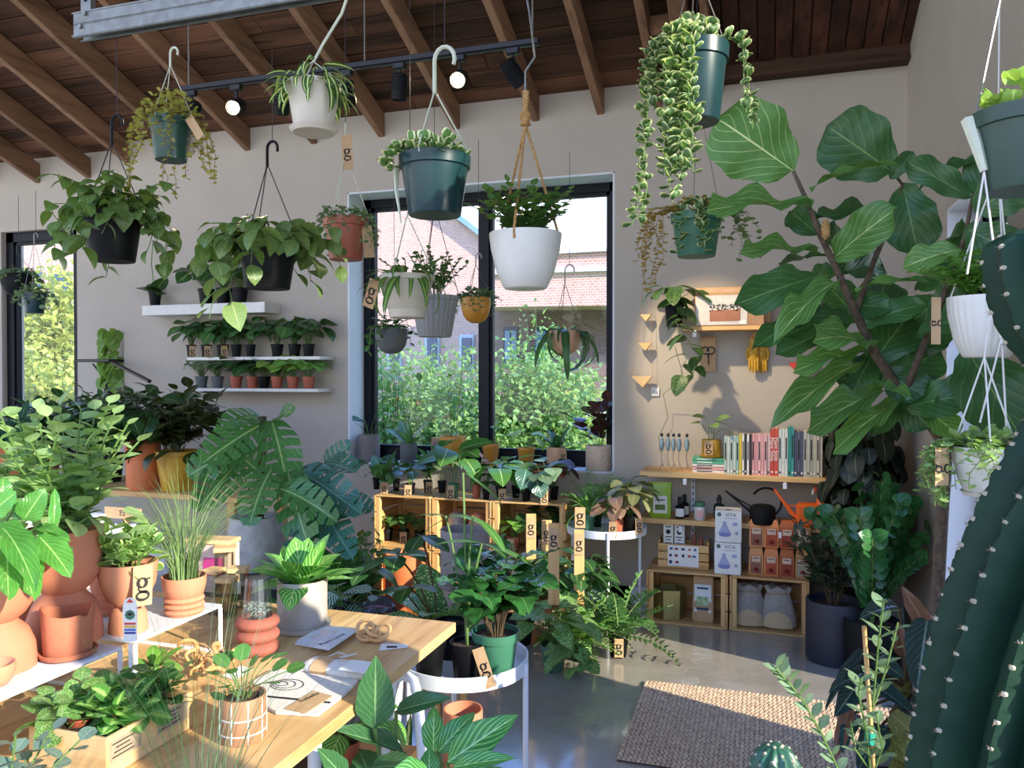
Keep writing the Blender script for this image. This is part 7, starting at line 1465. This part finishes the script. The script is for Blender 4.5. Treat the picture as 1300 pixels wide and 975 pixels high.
# book, ring puzzle, tags, cloth roll, canvas bag
def flatquad(pxs, z): return [atz(x, y, z) for x, y in pxs]
def slab(name, T, pxs, z, th, mat, parent=None):
    P_ = [loc_(T, p) for p in flatquad(pxs, z)]; n_ = len(P_); vs = [(p.x, p.y, p.z) for p in P_] + [(p.x, p.y, p.z + th) for p in P_]
    a = sum((P_[i].x * P_[(i + 1) % n_].y - P_[(i + 1) % n_].x * P_[i].y) for i in range(n_)); 
    fs = [tuple(range(n_ - 1, -1, -1)), tuple(range(n_, 2 * n_))] + [(i, (i + 1) % n_, (i + 1) % n_ + n_, i + n_) for i in range(n_)]
    if a < 0: fs = [tuple(reversed(f)) for f in fs]
    return MB().add(vs, fs).build(name, mat, parent or T)
p = atz(414, 811, TZ); t = thing('book', 'white plant book lying flat near the middle of the table', 'book', (p.x, p.y, TZ + .0005)); bk = [(374, 818), (411, 796), (455, 801), (417, 826)]
slab('cover', t, bk, TZ + .001, .002, m_paper); slab('pages', t, [(377, 817), (411, 797.5), (452, 801.5), (417, 824)], TZ + .003, .008, m_pages); slab('cover', t, bk, TZ + .0112, .002, plain('blue_white_cover', '#d3d6e2', .35), t)
slab('cover_picture', t, [(392, 811), (412, 799), (430, 801), (412, 813)], TZ + .0134, .0004, plain('pale_flower_print', '#cfb7b4', .5, '#c3cbd8', 60))
q0, q1 = atz(404, 820, TZ + .014), atz(440, 803, TZ + .014); dv = q1 - q0; text(t, 'Plant Lover', dv.length * .19, T4(loc_(t, (q0 + q1) / 2 + Vector((0, 0, .0003)))) @ RZ4(math.atan2(dv.y, dv.x)), plain('navy_ink', '#2f3f66', .6))
p = atz(474, 813, TZ); t = thing('wooden_rings', 'cluster of interlocked pale wooden rings near the table corner', 'ring puzzle', (p.x, p.y, TZ + .0005))
for k, (dx, dy2, dz, rx, ry, rz) in enumerate(((-.02, 0, .024, 1.2, .2, .3), (-.008, .005, .008, 0, .1, 0), (.014, -.004, .010, .15, 0, .4), (.0, .0, .022, .5, .3, 1.0), (.02, .006, .02, .6, -.3, .2), (-.014, -.008, .012, .3, 0, .6))):
    E = T4((dx, dy2, dz)) @ Euler((rx, ry, rz)).to_matrix().to_4x4(); mb = MB(); mb.tube([E @ Vector((.018 * math.cos(a * .33), .018 * math.sin(a * .33), 0)) for a in range(19)], .0042, 8, closed=True); mb.build('ring', m_ring, t, True)
t = thing('paper_tag', 'white folded paper tag beside the wooden rings', 'tag', atz(498, 824, TZ)); t.location.z = TZ + .0005; slab('card', t, [(481, 826), (484, 818), (515, 818), (518, 822)], TZ + .001, .0015, m_paper); slab('print', t, [(490, 822.5), (492, 820), (504, 820), (504, 822.5)], TZ + .003, .0003, m_ink)
t = thing('wooden_knots', 'twisted pale wooden knot ornaments on the table before the riser', 'ornament', atz(268, 850, TZ)); t.location.z = TZ + .0005
for k in range(6):
    c = loc_(t, atz((238, 246, 276, 268, 292, 256)[k], (838, 850, 846, 858, 850, 862)[k], TZ)); R1 = (.022, .018, .026, .024, .02, .022)[k]; E = T4(c + Vector((0, 0, .018 if k != 3 else .01))) @ Euler(((1.3, .9, 1.4, .3, 1.1, .6)[k], (.2, 1.0, -.3, .2, .5, .2)[k], k * 1.1)).to_matrix().to_4x4()
    mb = MB(); mb.tube([E @ Vector((R1 * math.cos(a * .3) * 1.2, R1 * math.sin(a * .3), .004 * math.sin(a))) for a in range(16)], [.0055 - .0002 * a for a in range(16)], 8); mb.build('wood_loop', m_ring, t, True)
mb = MB()
for k in range(9): a = k * .7; mb.tube([(.03 * math.cos(a), .02 * math.sin(a), .004), (.03 * math.cos(a + 1), .02 * math.sin(a + 1), .04), (.04 * math.cos(a + 2), .03 * math.sin(a + 2), .01)], .0013, 5)
mb.build('twine', m_rope, t, True)
t = thing('paper_tag', 'white paper card lying under the wooden knots', 'tag', atz(300, 848, TZ)); t.location.z = TZ + .0005; slab('card', t, [(282, 858), (306, 845), (320, 850), (298, 864)], TZ + .001, .001, m_paper)
t = thing('cloth_pouch', 'rolled white cloth pouch with a kraft sleeve and drawstring on the table', 'pouch', atz(424, 850, TZ)); t.location.z = TZ + .0005
a, b_ = atz(382, 850, TZ), atz(470, 862, TZ); ax_ = (b_ - a); mb = MB(); vs = []; N_ = 12; n_ = 16
for i in range(N_ + 1):
    f = i / N_; c = loc_(t, a.lerp(b_, f)); wdt = .030 * (min(1, .45 + f * 3.0)) ; hgt = .014 * min(1, .5 + 3 * f); pr_ = Vector((-ax_.y, ax_.x, 0)).normalized()
    for k in range(n_): an = 2 * math.pi * k / n_; m_ = 1 + .04 * math.sin(an * 5 + i); vs.append(c + pr_ * math.cos(an) * wdt * m_ + Vector((0, 0, hgt + math.sin(an) * hgt * .98)))
mb.add(vs, [(i * n_ + k, i * n_ + (k + 1) % n_, (i + 1) * n_ + (k + 1) % n_, (i + 1) * n_ + k) for i in range(N_) for k in range(n_)] + [tuple(range(n_ - 1, -1, -1)), tuple(N_ * n_ + k for k in range(n_))]); mb.build('cloth', m_linen, t, True)
mb = MB(); vs2 = []
for f in (.25, .48):
    c = loc_(t, a.lerp(b_, f))
    for k in range(n_): an = 2 * math.pi * k / n_; vs2.append(c + pr_ * math.cos(an) * .0318 + Vector((0, 0, .0142 + math.sin(an) * .0148)))
mb.add(vs2, [(k, (k + 1) % n_, n_ + (k + 1) % n_, n_ + k) for k in range(n_)]); mb.build('kraft_sleeve', m_kraft, t, True)
slab('paper_card', t, [(430, 850), (446, 838), (484, 842), (470, 856)], TZ + .032, .001, m_paper)
wpart(t, 'drawstring', [atz(384, 850, TZ + .02), atz(370, 858, TZ + .004), atz(372, 866, TZ + .004), atz(384, 868, TZ + .004), atz(396, 864, TZ + .004)], .002, m_linen)
wpart(t, 'drawstring', [atz(392, 842, TZ + .02), atz(412, 836, TZ + .015), atz(430, 828, TZ + .012), atz(440, 832, TZ + .012), atz(428, 836, TZ + .012), atz(452, 830, TZ + .01)], .002, m_linen)
t = thing('canvas_bag', 'flat cream canvas bag printed with looping circles and a kraft label', 'bag', atz(388, 885, TZ)); t.location.z = TZ + .0005
slab('canvas', t, [(322, 868), (346, 853), (400, 856), (459, 862), (440, 882), (404, 910), (350, 907), (326, 893)], TZ + .001, .006, m_linen); slab('kraft_label', t, [(361, 900), (398, 877), (422, 884), (388, 906)], TZ + .0075, .001, m_kraft)
c = loc_(t, atz(358, 868, TZ + .008)); 
for k, rr_ in enumerate((.012, .022, .032)): mb = MB(); mb.tube([(c.x + .006 * k + rr_ * math.cos(a * .25) * 1.0, c.y + rr_ * .8 * math.sin(a * .25), .0075) for a in range(25)], .0006, 4, closed=True); mb.build('printed_circle', m_ink, t)
q0, q1 = atz(376, 899, TZ), atz(408, 884, TZ); dv = q1 - q0; text(t, 'Isabella', dv.length * .26, T4(loc_(t, (q0 + q1) / 2) + Vector((0, 0, .0092))) @ RZ4(math.atan2(dv.y, dv.x)), m_ink)
slab('printed_band', t, [(326, 884), (328, 882), (420, 891), (419, 893)], TZ + .0072, .0004, m_ink)
# grid pot
t, r, h = tpot('grid_pot', 'small brown cylinder pot with white grid lines and round pilea leaves on the table', 308, 936, TZ, 58, 56, 'cyl', plain('brown_grid_clay', '#a77a58', .6), None, 'potted plant')
q = MB()
for zz in (.22, .56): q.lathe([(r * 1.0, h * zz - .0012), (r * 1.012, h * zz - .001), (r * 1.012, h * zz + .001), (r * 1.0, h * zz + .0012)], 36)
for k in range(9): a = k * .698; q.tube([(r * .965 * math.cos(a), r * .965 * math.sin(a), .001), (r * 1.004 * math.cos(a), r * 1.004 * math.sin(a), h * .1), (r * 1.004 * math.cos(a), r * 1.004 * math.sin(a), h * .97)], .0011, 4)
q.build('grid_lines', m_white, t, True)
Pl().petiole(17, r * 1.9, .055, .03, h * .9, pitch=.2, sr=.0009).emit(t, lv('round', leafmat('leaf_pilea', '#4f8c3c', vein='#9cc070', veinw=.3, rough=.25), .42, .1, .1, hi=True), m_stem)
# planter box
ax0, ax1, ay0, ay1 = -1.075, -.925, .915, 1.10; t = thing('planter_box', 'pale plywood planter box with printed side full of glossy green plants in the lower left', 'planter box', ((ax0 + ax1) / 2, (ay0 + ay1) / 2, TZ + .0005)); w_, d_, h_ = ax1 - ax0, ay1 - ay0, .06
for s in (-1, 1): bx((0, s * (d_ / 2 - .003), h_ / 2), (w_, .006, h_), 0, .0008).build('end_panel', m_ply, t); bx((s * (w_ / 2 - .003), 0, h_ / 2), (.006, d_ - .0124, h_), 0, .0008).build('side_panel', wood('pale_plywood_side', '#d9b987', '#c9a36b', 1, 8, .5, .1, bump=.05), t)
bx((0, 0, .004), (w_ - .013, d_ - .013, .006)).build('bottom_panel', m_ply, t); bx((0, 0, h_ * .72), (w_ - .013, d_ - .013, .006)).build('soil', m_soil, t)
for k, (y, wl) in enumerate(((-.055, .06), (.045, .07))):
    bx((w_ / 2 + .0006, y, h_ * .6), (.001, wl, h_ * .5)).build('printed_panel', plain('greyed_print', '#a8957c', .7), t)
    for j in range(4): bx((w_ / 2 + .0014, y - wl * .1, h_ * (.44 + .11 * j)), (.0005, wl * (.7 - .12 * (j % 3)), .0016)).build('printed_line', m_ink, t)
gbx = 'glossy plants in the plywood planter box'
for k, (dx, dy2, n1, L1, lm, lab) in enumerate(((-.03, -.04, 30, .045, L_marb, 'variegated glossy plant at the near left of the plywood box'), (.02, -.01, 34, .045, leafmat('leaf_glossy_two_tone', '#4f8f36', centre='#9cc460', vein='#b8d890', veinw=.2, rough=.22), 'two-tone glossy plant in the middle of the plywood box'), (.02, .055, 24, .034, L_gen, 'small round-leaved plant at the far end of the plywood box'))):
    t2 = thing('box_plant', lab, 'potted plant', (t.location.x + dx, t.location.y + dy2, TZ + h_ * .78), 0, gbx); pot(t2, 'nursery', .022, .02, m_plterra, soil=False, z0=-.0)
    Pl().stems(7, .055, .055, L1, .011, .005, lel=.3, sr=.0014, bare=.0).mound(n1, .052, .045, L1, .01, el=.1).emit(t2, lv('paddle', lm, .5, .3), m_stem)
t2 = thing('small_clay_pot', 'tiny terracotta pot with an arching rosette behind the plywood box', 'potted plant', atz(193, 872, TZ)); t2.location.z = TZ + .0005; pot(t2, 'nursery', .022, .042, m_terra2); Pl().rosette(14, .06, 1.3, .1, .036).emit(t2, lv('lance', L_bright, .2, .6), m_stem)
t2 = thing('plant_label', 'white plant label with coloured print standing up behind the plywood box', 'label', on(166, 1.115, TZ), .35); t2.location.z = TZ + .0005
bx((0, 0, .06), (.006, .0014, .12)).build('stem', m_paper, t2); HB = .125; H = .078; MB().poly([(-.0115, 0), (.0115, 0), (.0125, H * .8), (.009, H * .95), (0, H), (-.009, H * .95), (-.0125, H * .8)], .0015, T4((0, 0, HB))).build('tab', m_paper, t2)
MB().poly([(.009 * math.cos(a * .785), H * .6 + .009 * math.sin(a * .785)) for a in range(8)], .0022, T4((0, 0, HB))).build('printed_wreath', m_green2, t2); MB().poly([(.0045 * math.cos(a * .785), H * .62 + .003 * math.sin(a * .785)) for a in range(8)], .0028, T4((0, 0, HB))).build('printed_text', m_ink, t2)
for k, c in enumerate(('#d8443a', '#e0b23a', '#3f6fc0', '#2b3f8f')): bx((0, 0, HB + H * (.40 - k * .07)), (.02, .0022, H * .05)).build('print_band', plain('print_' + c[1:], c, .5), t2)
MB().poly([(-.007, H * .88), (0, H * .97), (.007, H * .88)], .0022, T4((0, 0, HB))).build('print_tip', plain('print_d8443a', '#d8443a', .5), t2)
# foreground reeds and grey-green plant at the lower left
p = atz(255, 1150, TZ); t = thing('reed_pot', 'thin dark green reeds fanning up in front of the plywood box at the bottom edge', 'potted plant', (p.x, p.y, TZ + .0005)); pot(t, 'cyl', .045, .06, m_white)
blades(t, 60, .13, .33, plain('dark_reed_blade', '#3f5a30', .5, '#35502a', 20), .05, .0007, .035, 'reeds', .08)
p = at(-15, 1010, .95); t = thing('eucalyptus', 'grey-green leaves cut off by the lower left corner', 'potted plant', (p.x, p.y, TZ + .0005)); pot(t, 'nursery', .05, .06, m_blackm); Pl().stems(9, .09, .12, .034, .013, .05, lel=.1, sr=.0013).emit(t, lv('round', leafmat('leaf_blue_grey', '#6b8a7a', vein='#b5a8b0', veinw=.3), .45, .2), m_stem)
# ================================================================== FOREGROUND PLANTS UNDER THE TABLE CORNER
p = at(500, 1120, 1.5); p.z = 0; t = thing('bird_of_paradise', 'broad spade-shaped dark leaves rising in front of the table edge at bottom centre', 'potted plant', p); pot(t, 'nursery', .11, .2, m_blackm)
bl = [leafmesh('ovate', leafmat('leaf_spade', '#37693a', vein='#7fa468', veinw=.5, rough=.25, trans=.2), .5, .12, .22, .02, True, i) for i in range(2)]
for i, r_ in enumerate([(476, 925, 1.45, 477, 835, 1.42, 49, .95), (503, 903, 1.5, 569, 882, 1.45, 30, .6), (514, 955, 1.5, 421, 920, 1.4, 26, .5), (470, 975, 1.4, 530, 968, 1.35, 36, .5), (440, 990, 1.4, 405, 950, 1.35, 28, .7), (470, 985, 1.45, 455, 950, 1.5, 40, .8)]):
    x0, y0, d0, x1, y1, d1, w_, fc = r_; a, b_ = at(x0, y0, d0), at(x1, y1, d1); bigleaf(t, a, b_, (CAM - a).normalized() * fc + Vector((0, 0, 1)) * (1 - fc), w_ / 1000 * d0, bl, i, (0, 0, .2), .004)
p = at(590, 1150, 1.5); p.z = 0; t = thing('large_calathea', 'bright ribbed arching leaves at bottom centre below the white plant stand', 'potted plant', p); pot(t, 'nursery', .10, .2, m_blackm)
cl_ = [leafmesh('ovate', leafmat('leaf_ribbed', '#3f8a3c', stripes='#5fa84c', vein='#a9cf86', veinw=.7, rough=.28), .5, .35, .2, .03, True, i) for i in range(3)]
for i, r_ in enumerate([(568, 968, 1.4, 655, 905, 1.4, 40, .8), (550, 955, 1.5, 551, 899, 1.5, 28, .9), (556, 955, 1.45, 600, 902, 1.45, 28, .8), (575, 975, 1.35, 648, 955, 1.3, 24, .6), (585, 990, 1.3, 668, 975, 1.25, 26, .5), (545, 990, 1.4, 545, 945, 1.42, 24, .8), (545, 980, 1.35, 500, 975, 1.3, 30, .5)]):
    x0, y0, d0, x1, y1, d1, w_, fc = r_; a, b_ = at(x0, y0, d0), at(x1, y1, d1); bigleaf(t, a, b_, (CAM - a).normalized() * fc + Vector((0, 0, 1)) * (1 - fc), w_ / 1000 * d0 * 1.1, cl_, i, (0, 0, .2), .0035)
p = at(588, 1130, 2.0); p.z = 0; t = thing('tall_clay_pot', 'tall salmon clay pot on the floor under the foreground plant stand', 'pot', (p.x, p.y, 0)); hh = at(588, 898, 2.0).z; pot(t, 'cyl', .05, hh, m_terra, soil=True)
p = at(435, 1100, 1.75); t = thing('terracotta_nursery_pot', 'small terracotta pot with striped leaves under the table edge', 'potted plant', (p.x, p.y, 0)); q = MB(); zz = at(435, 968, 1.75).z; t.location.z = zz; pot(t, 'nursery', .042, .055, m_plterra); Pl().petiole(12, .10, .09, .08, .045).emit(t, lv('ovate', L_calg, .35, .4, hi=True), m_stem)
q = thing('under_table_crate', 'dark wicker basket stand under the table edge', 'basket', (p.x - .18, p.y, 0)); mb = MB()
for k in range(9): mb.tube([(.24 * math.cos(a * .35) * 1.3, .14 * math.sin(a * .35), .03 + k * (zz - .05) / 8) for a in range(18)], .012, 6, closed=True)
mb.build('woven_rim', plain('dark_wicker', '#5a3f28', .8), q, True); bx((0, 0, zz - .012), (.62, .26, .02), 0, .003).build('lid', plain('dark_wicker', '#5a3f28', .8), q)
p = at(505, 1000, 1.95); t = thing('spider_plant', 'cream-striped strap leaves low between the table legs', 'potted plant', (p.x, p.y, .12)); pot(t, 'nursery', .07, .12, m_blackm); Pl().rosette(34, .26, 1.4, .3, .1, .02).emit(t, lv('strap', L_spid, .08, .5), m_stem)
q = thing('low_stool', 'low white block under the striped strap-leaved plant', 'stool', (p.x, p.y, 0)); MB().lathe([(.09, 0), (.095, .005), (.095, .112), (.09, .119), (.001, .119)], 20).build('body', m_white, q, True)
